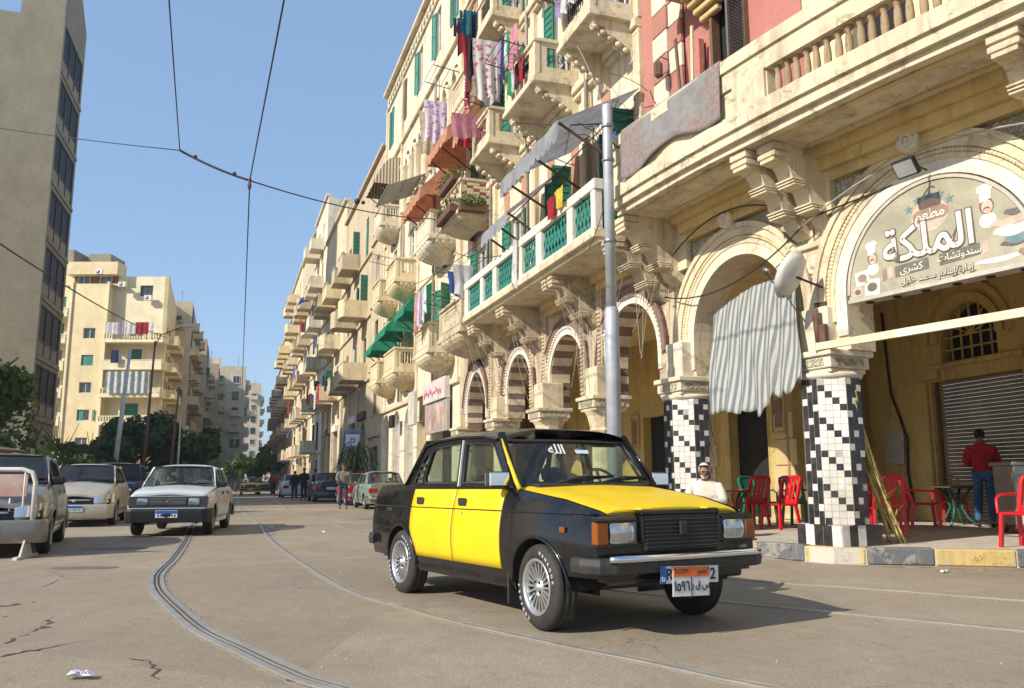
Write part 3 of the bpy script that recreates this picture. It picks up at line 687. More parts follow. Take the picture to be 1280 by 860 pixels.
# lantern on the wall
t = thing('wall_lantern', 'rusty black wall lantern on the red and cream quoins', 'lantern', fm(2.95, .62, 8.15) @ Matrix.Scale(.6, 4))
k = MB(); k.lathe([(.03, .0), (.10, .06), (.13, .10), (.13, .46), (.05, .56), (.02, .60)], 6, 0, None, False); k.build('lamp_case', RUST, t)
k = MB(); k.tube([(0, 0, .58), (0, -.1, .72), (0, -.34, .66)], .018, 6); k.tube([(0, -.34, .3), (0, -.2, .2), (0, -.1, .05)], .012, 5); k.build('arm', RUST, t)
# planks leaning on the wall
for i, (s_, dx) in enumerate(((2.12, .05), (1.98, .16))):
    k = MB(); k.box(0, .06, 0, .03, 0, 2.6); tag(k.build('plank', [WOOD, CREAM_Y][i], None, fm(s_, .62 - .02 * i, 6.0) @ Matrix.Rotation(radians(5 - 7 * i), 4, 'Y')), ['brown plank leaning on the red wall of the balcony', 'pale plank leaning on the red wall of the balcony'][i], 'plank')
# ---- carpet over the balcony wall
def carpetmat():
    m, nt, b = _base('carpet'); tc = nt.nodes.new('ShaderNodeTexCoord'); g = tc.outputs['Object']
    sep = nt.nodes.new('ShaderNodeSeparateXYZ'); nt.links.new(g, sep.inputs[0])
    v = nt.nodes.new('ShaderNodeTexVoronoi'); v.inputs['Scale'].default_value = 13; nt.links.new(g, v.inputs[0])
    bord = _mix(nt, (.26, .14, .115), (.23, .215, .20), _ramp(nt, v.outputs[0], .1, .7)); n = _noise(nt, g, 16, 3); bord = _mix(nt, bord, (.16, .13, .14), _ramp(nt, n, .52, .6, 0, .6))
    mid = _mix(nt, (.23, .225, .215), (.20, .18, .165), _ramp(nt, _noise(nt, g, 5, 5), .45, .6))
    def band(src, lo, hi):
        a = nt.nodes.new('ShaderNodeMath'); a.operation = 'GREATER_THAN'; a.inputs[1].default_value = lo; nt.links.new(src, a.inputs[0])
        b2 = nt.nodes.new('ShaderNodeMath'); b2.operation = 'LESS_THAN'; b2.inputs[1].default_value = hi; nt.links.new(src, b2.inputs[0])
        c = nt.nodes.new('ShaderNodeMath'); c.operation = 'MULTIPLY'; nt.links.new(a.outputs[0], c.inputs[0]); nt.links.new(b2.outputs[0], c.inputs[1]); return c.outputs[0]
    inx = band(sep.outputs[0], .32, 2.0); inz = band(sep.outputs[2], -.58, 9); mu = nt.nodes.new('ShaderNodeMath'); mu.operation = 'MULTIPLY'
    nt.links.new(inx, mu.inputs[0]); nt.links.new(inz, mu.inputs[1])
    ed = nt.nodes.new('ShaderNodeMath'); ed.operation = 'LESS_THAN'; ed.inputs[1].default_value = -.845; nt.links.new(sep.outputs[2], ed.inputs[0])
    col = _mix(nt, bord, mid, mu.outputs[0]); nt.links.new(col, b.inputs['Base Color']); b.inputs['Roughness'].default_value = .95
    _bump(nt, _noise(nt, g, 120, 2), b, .4, .004); return m
M, L = chord(.02, 2.62, 0, 6.82); k = MB()
def cf(u, v):
    x = u * L; s_ = v * 1.12
    low = .86 - .14 * sin(pi * min(1, u * 1.1)) ** 2 + .04 * sin(u * 9)
    if v < .15: return (x, 1.36 + v / .15 * .3, .012)
    d = (v - .15) / .85
    return (x, 1.665 + .018 * sin(x * 7 + d * 2) * d, .01 - d * low)
k.grid(cf, 44, 14); o = k.build('carpet', carpetmat(), None, M); md = o.modifiers.new('thick', 'SOLIDIFY'); md.thickness = .015
tag(o, 'faded grey carpet with a red border hung over the stone balcony', 'carpet')
# ---- restaurant sign in the big arch
def text(s, size, M, m, parent=None, name='lettering', ext=.004, align='CENTER', bold=0.0, sx=1.0):
    c = bpy.data.curves.new(name, 'FONT'); c.body = s; c.size = size; c.extrude = ext; c.offset = bold; c.align_x = align; c.align_y = 'CENTER'; c.resolution_u = 3
    o = bpy.data.objects.new(name, c); COL.objects.link(o); dg = bpy.context.evaluated_depsgraph_get(); dg.update()
    me = bpy.data.meshes.new_from_object(o.evaluated_get(dg)); COL.objects.unlink(o); bpy.data.objects.remove(o)
    me.materials.clear(); me.materials.append(m)
    # text lies in local x,y; stand it up in x,z facing +y (mirrored x so that it reads from outside)
    T = Matrix(((-sx, 0, 0, 0), (0, 0, 1, 0), (0, 1, 0, 0), (0, 0, 0, 1)))
    me.transform(T); me.update()
    return inst(name, me, parent, M)
M, L = chord(-3.68, -.15); sc = L / 3.53; cx = (3.68 - 1.885) * sc; R_ = 1.25 * sc
SGN_BG = None
def signmat():
    m, nt, b = _base('printed_banner'); g = nt.nodes.new('ShaderNodeTexCoord').outputs['Object']
    n = _noise(nt, g, 1.3, 6, .6, dist=1.2); c = _mix(nt, (.30, .275, .20), (.42, .38, .27), _ramp(nt, n, .35, .65))
    n2 = _noise(nt, g, 2.3, 5, .6, dist=2); c = _mix(nt, c, (.52, .43, .31), _ramp(nt, n2, .55, .7, 0, .5)); n3 = _noise(nt, g, 3, 6, .7); c = _mix(nt, c, (.19, .19, .15), _ramp(nt, n3, .56, .75, 0, .5))
    nt.links.new(c, b.inputs['Base Color']); b.inputs['Roughness'].default_value = .55; return m
PR_D = mat('print_dark', (.13, .095, .075), .6, sc=8); PR_L = mat('print_cream', (.78, .70, .58), .6, sc=8); PR_B = mat('print_brown', (.30, .20, .14), .6, sc=8)
PR_T = mat('print_teal', (.14, .23, .24), .6, sc=8); PR_P = mat('print_pink', (.62, .42, .33), .6, sc=8); PR_G = mat('print_grey', (.36, .33, .27), .6, sc=8); PR_G2 = mat('print_slate', (.15, .135, .105), .6, sc=8)
sg = thing('restaurant_sign', 'arched printed restaurant sign with white lettering filling the big arch', 'sign', M @ Matrix.Translation((cx, YF + .02, 3.38)))
k = MB(); A = arcpts(0, .06, R_ - .03, 30); k.plate([(R_ - .03, 0), (R_ - .03, .06)][:0] + [(-(R_ - .03), 0)] + A + [((R_ - .03), 0)], t=.06, y0=0); k.build('banner', signmat(), sg)
k = MB(); ringband(k, 0, .06, R_ - .055, R_ - .015, -.05, .02, 0, 30); k.box(-R_ + .02, R_ - .02, -.22, .02, -.05, 0.0); 
k.build('frame', mat('sign_frame', (.55, .50, .42), .5, .3, sc=5), sg)
for i in range(6):
    q = MB(); q.lathe([(.055, 0), (.055, -.012), (.04, -.014), (.035, .0)], 12); q.build('spot_lamp', BLACKM, sg, Matrix.Translation((-1.0 + i * .4, -.12, -.053)))
# in this frame +x runs away from the camera, so print x is mirrored: px = -x
def PT(x, z, y=.004): return Matrix.Translation((-x, y, z))
def flat(pts, m, nm='print', y=.003, parent=sg):
    k = MB(); n = len(pts); k.add([(-x, 0, z) for x, z in pts] + [(-x, -.002, z) for x, z in pts], [tuple(range(n))] + [(i, (i + 1) % n, n + (i + 1) % n, n + i) for i in range(n)]); return k.build(nm, m, parent, Matrix.Translation((0, y, 0)), clean=False)
AR = lambda cs: ''.join(chr(int(c, 16)) for c in cs.split())[::-1]
main = AR('FE8D FEDF FEE4 FEE0 FEDC FE94')
text(main, .56, PT(-.06, .53, .006), PR_D, sg, bold=.026, sx=.92); text(main, .56, PT(-.06, .53, .011), PR_L, sg, bold=.010, sx=.92)
flat([(-.22 + .0, .80), (-.16, .76), (.18, .76), (.24, .80), (.24, .88), (.18, .92), (-.16, .92), (-.22, .88)], PR_B, y=.004)
flat([(cos(t) * .24, .83 + sin(t) * .20) for t in [i * pi / 10 for i in range(20)]], PR_P, y=.002)
text(AR('FEE3 FEC4 FECC FEE2'), .17, PT(.01, .84, .009), PR_L, sg, bold=.003)
for i in range(5):
    a = radians(35 + 27 * i) ; cx_, cz_ = cos(a) * .33, .80 + sin(a) * .28
    flat([(cx_ + cos(t) * (.062 if j % 2 == 0 else .026), cz_ + sin(t) * (.062 if j % 2 == 0 else .026)) for j, t in enumerate([pi / 2 + q * pi / 5 for q in range(10)])], PR_T, y=.005)
for (x0, x1, z0, z1, m_) in ((-.52, -.06, .16, .30, PR_G2), (.08, .58, .18, .32, PR_G2), (-.62, -.55, .16, .30, PR_P), (.61, .69, .19, .33, PR_P), (-.70, -.64, .15, .29, PR_B)): flat([(x0, z0), (x1, z0 + .02), (x1, z1 + .02), (x0, z1)], m_, y=.004)
text(AR('FEDB FEB8 FEAE FEEF'), .13, PT(-.29, .235, .009), PR_L, sg); text(AR('FEB3 FEE8 FEAA FEED FEDF FEB8 FE8E FE95').replace(chr(0xFEDF), chr(0xFE97)), .12, PT(.33, .26, .009), PR_L, sg)
text(AR('FE87 FEA9 FE8D FEAD FE93 002F FE87 FEB3 FEFC FEE1 0020 FEE3 FEA4 FEE4 FEAA 0020 FEA7 FEE0 FEF4 FEDE'), .105, PT(.02, .085, .008), PR_D, sg, bold=.004); 
text(AR('FE87 FEA9 FE8D FEAD FE93 002F FE87 FEB3 FEFC FEE1 0020 FEE3 FEA4 FEE4 FEAA 0020 FEA7 FEE0 FEF4 FEDE'), .105, PT(.02, .085, .012), PR_L, sg, bold=-.001)
# two plain cooks with hats (flat print)
for (x, z, sc_) in ((-.83, .48, .85), (.70, .74, 1.0)):
    E_ = lambda a, b_, rx, rz, n=14: [(x + (a + cos(t) * rx) * sc_, z + (b_ + sin(t) * rz) * sc_) for t in [i * 2 * pi / n for i in range(n)]]
    flat(E_(0, -.17, .10, .09), PR_L, y=.003); flat(E_(0, 0, .085, .095), PR_D, y=.004); flat(E_(.005, -.01, .068, .08), PR_P, y=.006)
    flat([(x + a * sc_, z + b_ * sc_) for a, b_ in ((-.07, .05), (.06, .08), (.07, .18), (.11, .22), (.06, .27), (-.02, .26), (-.10, .24), (-.10, .17), (-.07, .15))], PR_L, y=.007)
    flat([(x + a * sc_, z + b_ * sc_) for a, b_ in ((-.05, -.045), (0, -.025), (.05, -.045), (.02, -.012), (-.02, -.012))], PR_D, y=.009)
for (x0, z0, s_, m1, m2, a) in ((-1.0, .17, .11, PR_L, PR_B, .1), (-.86, .02, .12, PR_L, PR_G2, -.05), (-1.08, .03, .07, PR_P, PR_G2, 0)):
    flat([(x0 + s_ * (cos(t) * 1.3), z0 + s_ * .75 + s_ * sin(t) * 1.2) for t in [a + pi / 4 + q * pi / 2 for q in range(4)]], m1, y=.003)
    flat([(x0 + s_ * .65 * cos(t), z0 + s_ * .75 + s_ * .5 * sin(t)) for t in [i * pi / 6 for i in range(12)]], m2, y=.005)
for (x0, z0, rx, rz, m_) in ((.92, .50, .20, .05, PR_P), (.96, .40, .22, .06, PR_L), (1.0, .29, .14, .05, PR_T), (.98, .25, .17, .035, PR_D), (1.0, .60, .12, .04, PR_G2), (.8, .10, .3, .03, PR_L), (1.1, .12, .1, .05, PR_B), (1.1, .42, .06, .10, PR_G)):
    flat([(x0 + cos(t) * rx, z0 + sin(t) * rz * (1 + .3 * sin(3 * t))) for t in [i * pi / 9 for i in range(18)]], m_, y=.0035 + .0004 * RND.random())
# floodlight over the sign
t = thing('floodlight', 'black floodlight on an arm above the restaurant sign', 'lamp', fm(-1.95, .76, 4.70) @ Matrix.Scale(.85, 4))
k = MB(); k.M = Matrix.Rotation(radians(-35), 4, 'X'); k.cbox(-.17, .17, -.04, .04, -.13, .13, .012); k.build('lamp_case', BLACKM, t)
k = MB(); k.M = Matrix.Rotation(radians(-35), 4, 'X'); k.box(-.145, .145, .041, .046, -.105, .105); k.build('lens', mat('lamp_lens', (.36, .36, .33), .2, sc=3), t)
k = MB(); k.tube([(0, -.04, 0), (0, -.2, .08), (0, -.47, .05)], .014, 6); k.tube([(.1, -.1, .03), (0, -.2, .08), (-.08, -.12, .1)], .012, 5); k.build('arm', BLACKM, t)
# ---- canvas sheet hanging in the next arch
def canvasmat():
    m, nt, b = _base('striped_canvas'); g = nt.nodes.new('ShaderNodeTexCoord').outputs['Object']; mp = nt.nodes.new('ShaderNodeMapping'); nt.links.new(g, mp.inputs[0])
    w_ = nt.nodes.new('ShaderNodeTexWave'); w_.bands_direction = 'X'; w_.inputs['Scale'].default_value = 3.2; w_.inputs['Distortion'].default_value = .15; nt.links.new(mp.outputs[0], w_.inputs[0])
    c = _mix(nt, (.19, .22, .235), (.50, .485, .43), _ramp(nt, w_.outputs[1], .42, .60)); n = _noise(nt, g, 2.5, 6, .7); c = _mix(nt, c, (.36, .31, .23), _ramp(nt, n, .5, .8, 0, .5))
    nt.links.new(c, b.inputs['Base Color']); b.inputs['Roughness'].default_value = .9; _bump(nt, _noise(nt, g, 5, 5), b, .6, .05); return translu(m, .25)
CANV = canvasmat()
M, L = chord(-.3, 2.4, 0, 0); k = MB(); k2 = random.Random(5)
def cv(u, v):
    # u: 0 near pillar B side, 1 far; v: 0 top 1 bottom
    xt = .36 + u * 1.85; xb = .06 + u * 2.0
    zt = 3.92 - .62 * max(0, u - .45) ** 1.4; zb = 2.36 - .42 * min(1, u * 2.2) + .06 * sin(u * 40) * sin(u * 17) * (1.6 if u < .5 else .5) + .12 * u
    x = xt + (xb - xt) * v; y = .44 + .30 * v ** .8; z = zt + (zb - zt) * v
    f = .022 * sin(u * 42 + 2 * v + sin(v * 3)) * (.3 + v) + .03 * sin(u * 11 + v * 6) * v + .006 * sin(u * 90 + v * 4)
    return (x, y + f, z)
k.grid(cv, 90, 24); o = k.build('canvas_sheet', CANV, None, M); o.modifiers.new('t', 'SOLIDIFY').thickness = .004
tag(o, 'blue and white striped canvas sheet with a torn lower edge hanging in the arch', 'awning')
# ---- satellite dishes
def dish(s_, o_, z_, lab, az, r=.34, cat='satellite dish', face=True):
    t = thing('satellite_dish', lab, cat, fm(s_, o_, z_)); k = MB()
    T = Matrix.Rotation(az, 4, 'Z') @ Matrix.Rotation(radians(62), 4, 'X')
    k.lathe([(.001, -.07), (r * .4, -.055), (r * .75, -.02), (r, .03), (r + .012, .03), (r * .75, -.035), (r * .4, -.07), (.001, -.085)], 28, 0, T @ Matrix.Diagonal((.9, 1.08, 1, 1))); k.build('reflector', mat('dish_grey', (.52, .51, .47), .45, sc=4, dirt=(.3, .24, .16)), t)
    k = MB(); q = T @ Vector((0, -r, 0)); e = T @ Vector((0, -.05, .46)); k.tube([q, e], .012, 6); k.tube([T @ Vector((0, 0, -.08)), (0, -o_ + YF, -.12), (0, -o_ + YF, -.4)], .016, 6); k.build('arm', BLACKM, t)
    k = MB(); k.tube([e, e + (T @ Vector((0, 0, -.1)) - T @ Vector((0, 0, 0)))], .03, 8); k.build('receiver', GREYM, t); return t
dish(-.30, .92, 3.74, 'grey satellite dish on the pier between the canvas arch and the sign', radians(100), .30)
# ---- arcaded building with the green lattice balcony (s 3.9 .. 17.4) and the cream building beyond (17.4 .. 32.4)
B2 = thing('arcaded_building', 'worn cream arcaded building with striped arches and a green lattice balcony', 'building', Matrix.Translation(fp(10, 0))); I2 = Matrix.Translation(-fp(10, 0))
B3 = thing('cream_building', 'tall cream building with a row of small arches under its roof and green shutters', 'building', Matrix.Translation(fp(25, 0))); I3 = Matrix.Translation(-fp(25, 0))
for a, b_, x0, x1, zs, st in ((3.18, 6.56, 3.78, 6.0, 3.32, 'voussoir'), (6.56, 9.8, 7.12, 9.12, 3.36, 'voussoir'), (9.8, 13.3, 10.46, 12.36, 3.42, 'voussoir'), (13.3, 17.4, 14.4, 16.44, 3.2, 'pointed')):
    arch_wall(B2, I2, a, b_, x0, x1, zs, 5.62, WORN, st)
pillar(B2, 6.2, .28, .34, 'stone', I2); pillar(B2, 9.3, .28, .34, 'stone', I2); pillar(B2, 12.9, .28, .34, 'stone', I2); pillar(B2, 17.0, .2, .34, 'stone', I2)
for c in (6.56, 9.8, 13.3):
    k = MB(); k.M = I2 @ fm(c)
    for dx in (-.46, .46):
        k.cbox(dx - .10, dx + .10, YF - .05, YF + .09, 2.75, 5.2, .015)
        for i in range(26): k.cbox(dx - .07, dx + .07, YF + .07, YF + .12, 2.85 + i * .09, 2.91 + i * .09, .012)
    k.cbox(-.2, .2, YF - .03, YF + .04, 2.8, 4.4, .02)
    k.build('carved_pilaster', WORN, B2)
# green lattice balcony
g1 = MB(); 
def straight(mb, s0, s1, o0, o1, z0, z1, mat=0, c=.012, I=None): mb.cbox(s0 - 10, s1 - 10, o0, o1, z0, z1, c, mat, FR2)
FR2 = Matrix.Translation(fp(10, 0)) @ Matrix.Rotation(fang(10), 4, 'Z'); FR2 = I2 @ FR2
FR3 = I3 @ Matrix.Translation(fp(10, 0)) @ Matrix.Rotation(fang(10), 4, 'Z')
straight(g1, 3.75, 12.5, YF - .1, 1.45, 5.28, 5.42); straight(g1, 3.72, 12.53, 1.3, 1.56, 5.36, 5.52)
gb = g1.build('balcony', SLABC, B2)
g1 = MB()
posts = [(3.75, 3.93), (4.80, 5.08), (6.50, 6.82), (7.74, 8.02), (9.62, 9.92), (10.78, 11.0), (12.2, 12.5)]
for a, b_ in posts: straight(g1, a, b_, 1.36, 1.52, 5.52, 6.30)
straight(g1, 3.72, 12.53, 1.34, 1.54, 6.26, 6.46); straight(g1, 3.75, 12.5, 1.38, 1.50, 5.50, 5.60)
straight(g1, 3.75, 3.9, YF, 1.4, 6.3, 6.44); straight(g1, 12.4, 12.5, YF, 1.4, 5.5, 6.44)
g1.build('parapet_wall', WHITEP, gb)
for (a, b_) in [(posts[i][1], posts[i + 1][0]) for i in range(len(posts) - 1)]:
    k = MB(); w_ = b_ - a; n = int(w_ / .17)
    for i in range(n):
        x = a + (i + .5) * w_ / n; e = w_ / n
        for (p, q) in (((x - e * .5, 5.6), (x + e * .5, 5.93)), ((x + e * .5, 5.6), (x - e * .5, 5.93)), ((x - e * .5, 5.93), (x + e * .5, 6.26)), ((x + e * .5, 5.93), (x - e * .5, 6.26)), ((x, 5.6), (x, 6.26))):
            k.bar(FR2 @ Vector((p[0] - 10, 1.44, p[1])), FR2 @ Vector((q[0] - 10, 1.44, q[1])), .028, .03)
    straight(k, a, b_, 1.39, 1.43, 5.6, 5.66, 0, .003); straight(k, a, b_, 1.39, 1.43, 6.2, 6.26, 0, .003); straight(k, a, b_, 1.39, 1.43, 5.92, 5.96, 0, .003)
    k.build('lattice_panel', TEALP, gb)
for c in (3.6, 6.56, 9.8, 12.4):
    k = MB(); k.M = I2 @ fm(c)
    for x in ((-.17, .17) if c > 4 else (0,)): console(k, x, .2 if c > 4 else .4, 1.36, 5.3)
    k.box(-.36, .36, YF, YF + .09, 4.5, 5.3); k.build('bracket', WORN, B2)
    k = MB(); k.M = I2 @ fm(c + 1.6)
    k.box(-1.0, 1.0, YF, .55, 5.1, 5.28); k.box(-.9, .9, YF, .45, 4.95, 5.1); k.build('soffit_moulding', SOFFIT, B2)
# --- balconies
IRON = mat('wrought_iron', (.035, .03, .028), .7, .2, sc=6)
BRK1 = mat('cream_brick', (.66, .56, .36), .9, sc=4); BRK2 = mat('maroon_brick', (.26, .09, .07), .9, sc=4)
def balcony(bld, FR, s0, s1, z, d, style, m, h=.98, corbel='bracket', yw=YF):
    """local frame: x along facade, y outward"""
    x0, x1 = s0 - 10, s1 - 10; y1 = yw + d; k = MB(); k.M = FR
    k.cbox(x0 - .05, x1 + .05, yw - .05, y1 + .05, z, z + .13, .015); k.cbox(x0 - .02, x1 + .02, yw - .05, y1 + .02, z + .13, z + .20, .01)
    if corbel == 'fan':
        cxx = (x0 + x1) / 2; rx = (x1 - x0) / 2; n = 48
        def ff(u, v):
            a = pi * u; rib = 1 + .05 * abs(sin(a * 13)); sc_ = cos(v * pi / 2 * .93) ** .8 * rib; q = max(abs(cos(a)) ** 6, 0)
            sx = max(-1, min(1, cos(a) * 1.25)); sy = min(1, sin(a) * 1.25)
            return (cxx + rx * sx * sc_, yw + d * sy * sc_, z - .62 * v)
        k.grid(ff, n, 6, 0, False)
    elif corbel == 'round':
        cxx = (x0 + x1) / 2; rx = (x1 - x0) / 2
        k.grid(lambda u, v: (cxx + rx * max(-1, min(1, cos(pi * u) * 1.2)) * (1 - .5 * v * v), yw + d * min(1, sin(pi * u) * 1.3) * (1 - .75 * v * v), z - .35 * v), 24, 5, 0, True)
    bo = k.build('balcony', m, bld)
    if corbel == 'bracket':
        for xx in (x0 + .16, x1 - .16):
            k = MB(); k.M = FR
            pr = [(yw, z), (y1 - .05, z), (y1 - .10, z - .12), (y1 - .32, z - .16), (y1 - .40, z - .30), (y1 - .58, z - .36), (yw + .18, z - .55), (yw + .10, z - .75), (yw, z - .8)]
            pr = [(max(yw, a), b_) for a, b_ in pr]
            k.prism(pr, xx - .10, xx + .10, 'x')
            for i in range(5):
                t = (i + .5) / 5; yy = y1 - .08 - (d - .25) * t; zz = z - .10 - .5 * t
                for dx in (-.055, .055): k.ball((xx + dx, yy, zz), (.05, .075, .06), 7, 5)
            k.build('bracket', m, bo)
    zt = z + h
    k = MB(); k.M = FR; pw = .13
    for xx in (x0, x1 - pw): k.cbox(xx, xx + pw, y1 - pw, y1, z + .2, zt, .008)
    k.cbox(x0 - .03, x1 + .03, y1 - pw - .03, y1 + .03, zt, zt + .09, .012)
    k.cbox(x0 - .03, x0 + pw, yw, y1 - pw - .03, zt, zt + .09, .012); k.cbox(x1 - pw, x1 + .03, yw, y1 - pw - .03, zt, zt + .09, .012)
    zb = z + .20; W = x1 - x0
    def side(xs, op):
        a, b_ = yw, y1 - pw; 
        if op:
            q = a + (b_ - a) * .18; r = b_ - (b_ - a) * .18; k.box(xs, xs + .09, a, q, zb, zt); k.box(xs, xs + .09, r, b_, zb, zt); k.box(xs, xs + .09, q, r, zb, zb + .2); k.box(xs, xs + .09, q, r, zt - .1, zt); return (q, r, zb + .2, zt - .1)
        k.box(xs, xs + .09, a, b_, zb, zt); k.box(xs - .012, xs + .102, a + .1, b_ - .08, zb + .1, zb + .13); k.box(xs - .012, xs + .102, a + .1, b_ - .08, zt - .16, zt - .13); k.box(xs - .012, xs + .102, a + .1, a + .13, zb + .13, zt - .16); k.box(xs - .012, xs + .102, b_ - .11, b_ - .08, zb + .13, zt - .16)
    o1 = side(x0 + .02, style in ('grille', 'bal', 'open')); side(x1 - .11, style == 'grille' or style == 'open')
    fa, fb = x0 + pw, x1 - pw
    if style in ('grille', 'open'):
        e = (fb - fa) * .16; k.box(fa, fa + e, y1 - .11, y1 - .02, zb, zt); k.box(fb - e, fb, y1 - .11, y1 - .02, zb, zt); k.box(fa + e, fb - e, y1 - .11, y1 - .02, zb, zb + .22); k.box(fa + e, fb - e, y1 - .11, y1 - .02, zt - .08, zt)
    elif style == 'brick':
        k.box(fa, fb, y1 - .11, y1 - .03, zb, zt)
    else:
        k.box(fa, fb, y1 - .11, y1 - .03, zb, zt)
        for (a, b_, c, e_) in ((fa + .06, fb - .06, zb + .08, zb + .12), (fa + .06, fb - .06, zt - .14, zt - .10), (fa + .06, fa + .10, zb + .12, zt - .14), (fb - .10, fb - .06, zb + .12, zt - .14)): k.box(a, b_, y1 - .032, y1 - .015, c, e_)
    k.build('parapet_wall', m, bo)
    if style == 'brick':
        kk = MB(); kk.cbox(-.095, .095, 0, .02, -.04, .04, .004); me = [kk.mesh('brick', BRK1), kk.mesh('brick', BRK2)]
        for r in range(8):
            n = int(W / .2)
            for i in range(n):
                q = (abs(i - n / 2) + r) % 3 < 1.2 if 1 < r < 7 else (i + r) % 2
                inst('brick', me[1 if q else 0], bo, FR @ TR(x0 + (i + .5) * W / n, y1 - .03, zb + .05 + r * .092))
            for i in range(int(d / .2)):
                q = (i * 2 + r) % 3 < 1
                inst('brick', me[1 if q else 0], bo, FR @ TR(x0 + .02, yw + (i + .5) * .2, zb + .05 + r * .092) @ Matrix.Rotation(pi / 2, 4, 'Z'))
    if o1 and style == 'bal':
        q, r, a, b_ = o1; n = 4
        for i in range(n):
            g = MB(); g.M = FR; y = q + (r - q) * (i + .5) / n; g.lathe([(.02, 0), (.03, .03), (.022, .08), (.035, .2), (.022, .33), (.032, b_ - a)], 8, 0, Matrix.Translation((x0 + .065, y, a))); g.build('baluster', m, bo)
    if style in ('grille',):
        g = MB(); g.M = FR; q, r, a, b_ = o1
        for i in range(5):
            y = q + (r - q) * (i + .5) / 5; g.bar((x0 + .06, y, a), (x0 + .06, y, b_), .014); g.tube([(x0 + .06, y + .035 * cos(t), (a + b_) / 2 + .10 * sin(t)) for t in [j * pi / 5 for j in range(10)]], .008, 4, closed=True)
        e = (fb - fa) * .16; n = int((fb - fa - 2 * e) / .1)
        for i in range(n):
            x = fa + e + (fb - fa - 2 * e) * (i + .5) / n; g.bar((x, y1 - .06, zb + .22), (x, y1 - .06, zt - .08), .014); g.tube([(x + .04 * cos(t), y1 - .06, (zb + zt) / 2 + .08 + .12 * sin(t)) for t in [j * pi / 5 for j in range(10)]], .008, 4, closed=True)
        g.build('grille', IRON, bo)
    return bo
# upper walls of the arcaded building
def doorframe(bld, FR, s0, s1, z0, z1, m=WHITE, sh=None, open_=(95, 80), glassm=WINGL, yw=YF, bars=True):
    x0, x1 = s0 - 10, s1 - 10; k = MB(); k.M = FR; t = .07
    k.box(x0, x0 + t, yw - .2, yw - .1, z0, z1); k.box(x1 - t, x1, yw - .2, yw - .1, z0, z1); k.box(x0 + t, x1 - t, yw - .2, yw - .1, z1 - t, z1); k.box(x0 + t, x1 - t, yw - .2, yw - .1, z0, z0 + .05)
    k.box((x0 + x1) / 2 - .03, (x0 + x1) / 2 + .03, yw - .19, yw - .11, z0 + .05, z1 - t)
    if bars:
        for f in (.35, .72): k.box(x0 + t, x1 - t, yw - .18, yw - .12, z0 + (z1 - z0) * f - .02, z0 + (z1 - z0) * f + .02)
    fr = k.build('window', m, bld)
    for a, b_ in ((x0 + t, (x0 + x1) / 2 - .03), ((x0 + x1) / 2 + .03, x1 - t)):
        g = MB(); g.M = FR; g.box(a, b_, yw - .155, yw - .145, z0 + .05, z1 - t); g.build('pane', glassm, fr)
    if sh is not None:
        w_ = (x1 - x0) / 2
        if open_[0] is not None: shutterleaf(fr, FR @ TR(x0 + .01, yw + .01, z0) @ Matrix.Rotation(radians(open_[0]), 4, 'Z'), w_, z1 - z0, sh, slats=14)
        if open_[1] is not None: shutterleaf(fr, FR @ TR(x1 - .01, yw + .01, z0) @ Matrix.Rotation(radians(180 - open_[1]), 4, 'Z'), w_, z1 - z0, sh, slats=14)
    return fr
DC = (4.95, 8.15, 11.6, 14.9)
floors2 = ((5.28, 9.98), (9.98, 13.7), (13.7, 17.4), (17.4, 21.5))
for fi, (z0, z1) in enumerate(floors2):
    H = [rect(c - .48 - 3.98, c + .48 - 3.98, z0 + .25, z0 + 3.0) for c in DC]
    k = MB(); k.M = I2 @ chord(3.98, 17.4)[0]; k.plate([(0, z0), (13.42, z0), (13.42, z1), (0, z1)], H, t=.3, y0=YF); k.build('wall', CREAM_L, B2)
    for c in DC:
        doorframe(B2, FR2, c - .46, c + .46, z0 + .26, z0 + 2.99, WHITE, GREENP, (168, 170) if fi or c > 9 else (85, 168))
        for q in (c - .95, c + .55):
            k = MB(); k.M = FR2; k.cbox(q - 10, q + .40 - 10, YF - .02, YF + .035, z0 + .22, z1 - .35, .01); k.build('wall_panel', ORANGE, B2)
    k = MB(); k.M = FR2
    for c in (3.98, 6.5, 9.8, 13.2, 17.1): k.cbox(c - 10, c + .26 - 10, YF - .02, YF + .12, z0, z1 - .3, .015)
    k.cbox(-6.02, 7.4, YF - .05, YF + .2, z1 - .22, z1 - .02, .02); k.cbox(-6.02, 7.4, YF - .05, YF + .13, z1 - .34, z1 - .22, .02)
    k.build('pilaster', CREAM, B2)
k = MB(); k.M = FR2; k.box(-6.02, 7.4, -9, YF - .31, 21.0, 21.3); k.box(-6.0, -5.8, -9, YF - .3, 5.6, 21.3); k.build('roof', CONC, B2)
BAL2 = [balcony(B2, FR2, 4.15, 5.75, 9.93, 1.05, 'grille', SLABC), balcony(B2, FR2, 7.1, 9.25, 9.96, 1.1, 'grille', SLABC), balcony(B2, FR2, 10.75, 12.4, 9.93, 1.05, 'open', SLABC),
        balcony(B2, FR2, 13.8, 16.2, 9.0, 1.0, 'brick', CREAM, corbel='round'), balcony(B2, FR2, 10.75, 12.3, 13.62, .95, 'grille', SLABC), balcony(B2, FR2, 13.9, 15.7, 12.75, .8, 'bal', SLABC, corbel='fan'),
        balcony(B2, FR2, 7.3, 9.1, 13.7, 1.0, 'grille', SLABC), balcony(B2, FR2, 4.2, 5.7, 13.7, 1.0, 'grille', SLABC),
        balcony(B2, FR2, 13.5, 16.1, 5.3, 1.05, 'panel', WORN, corbel='fan')]
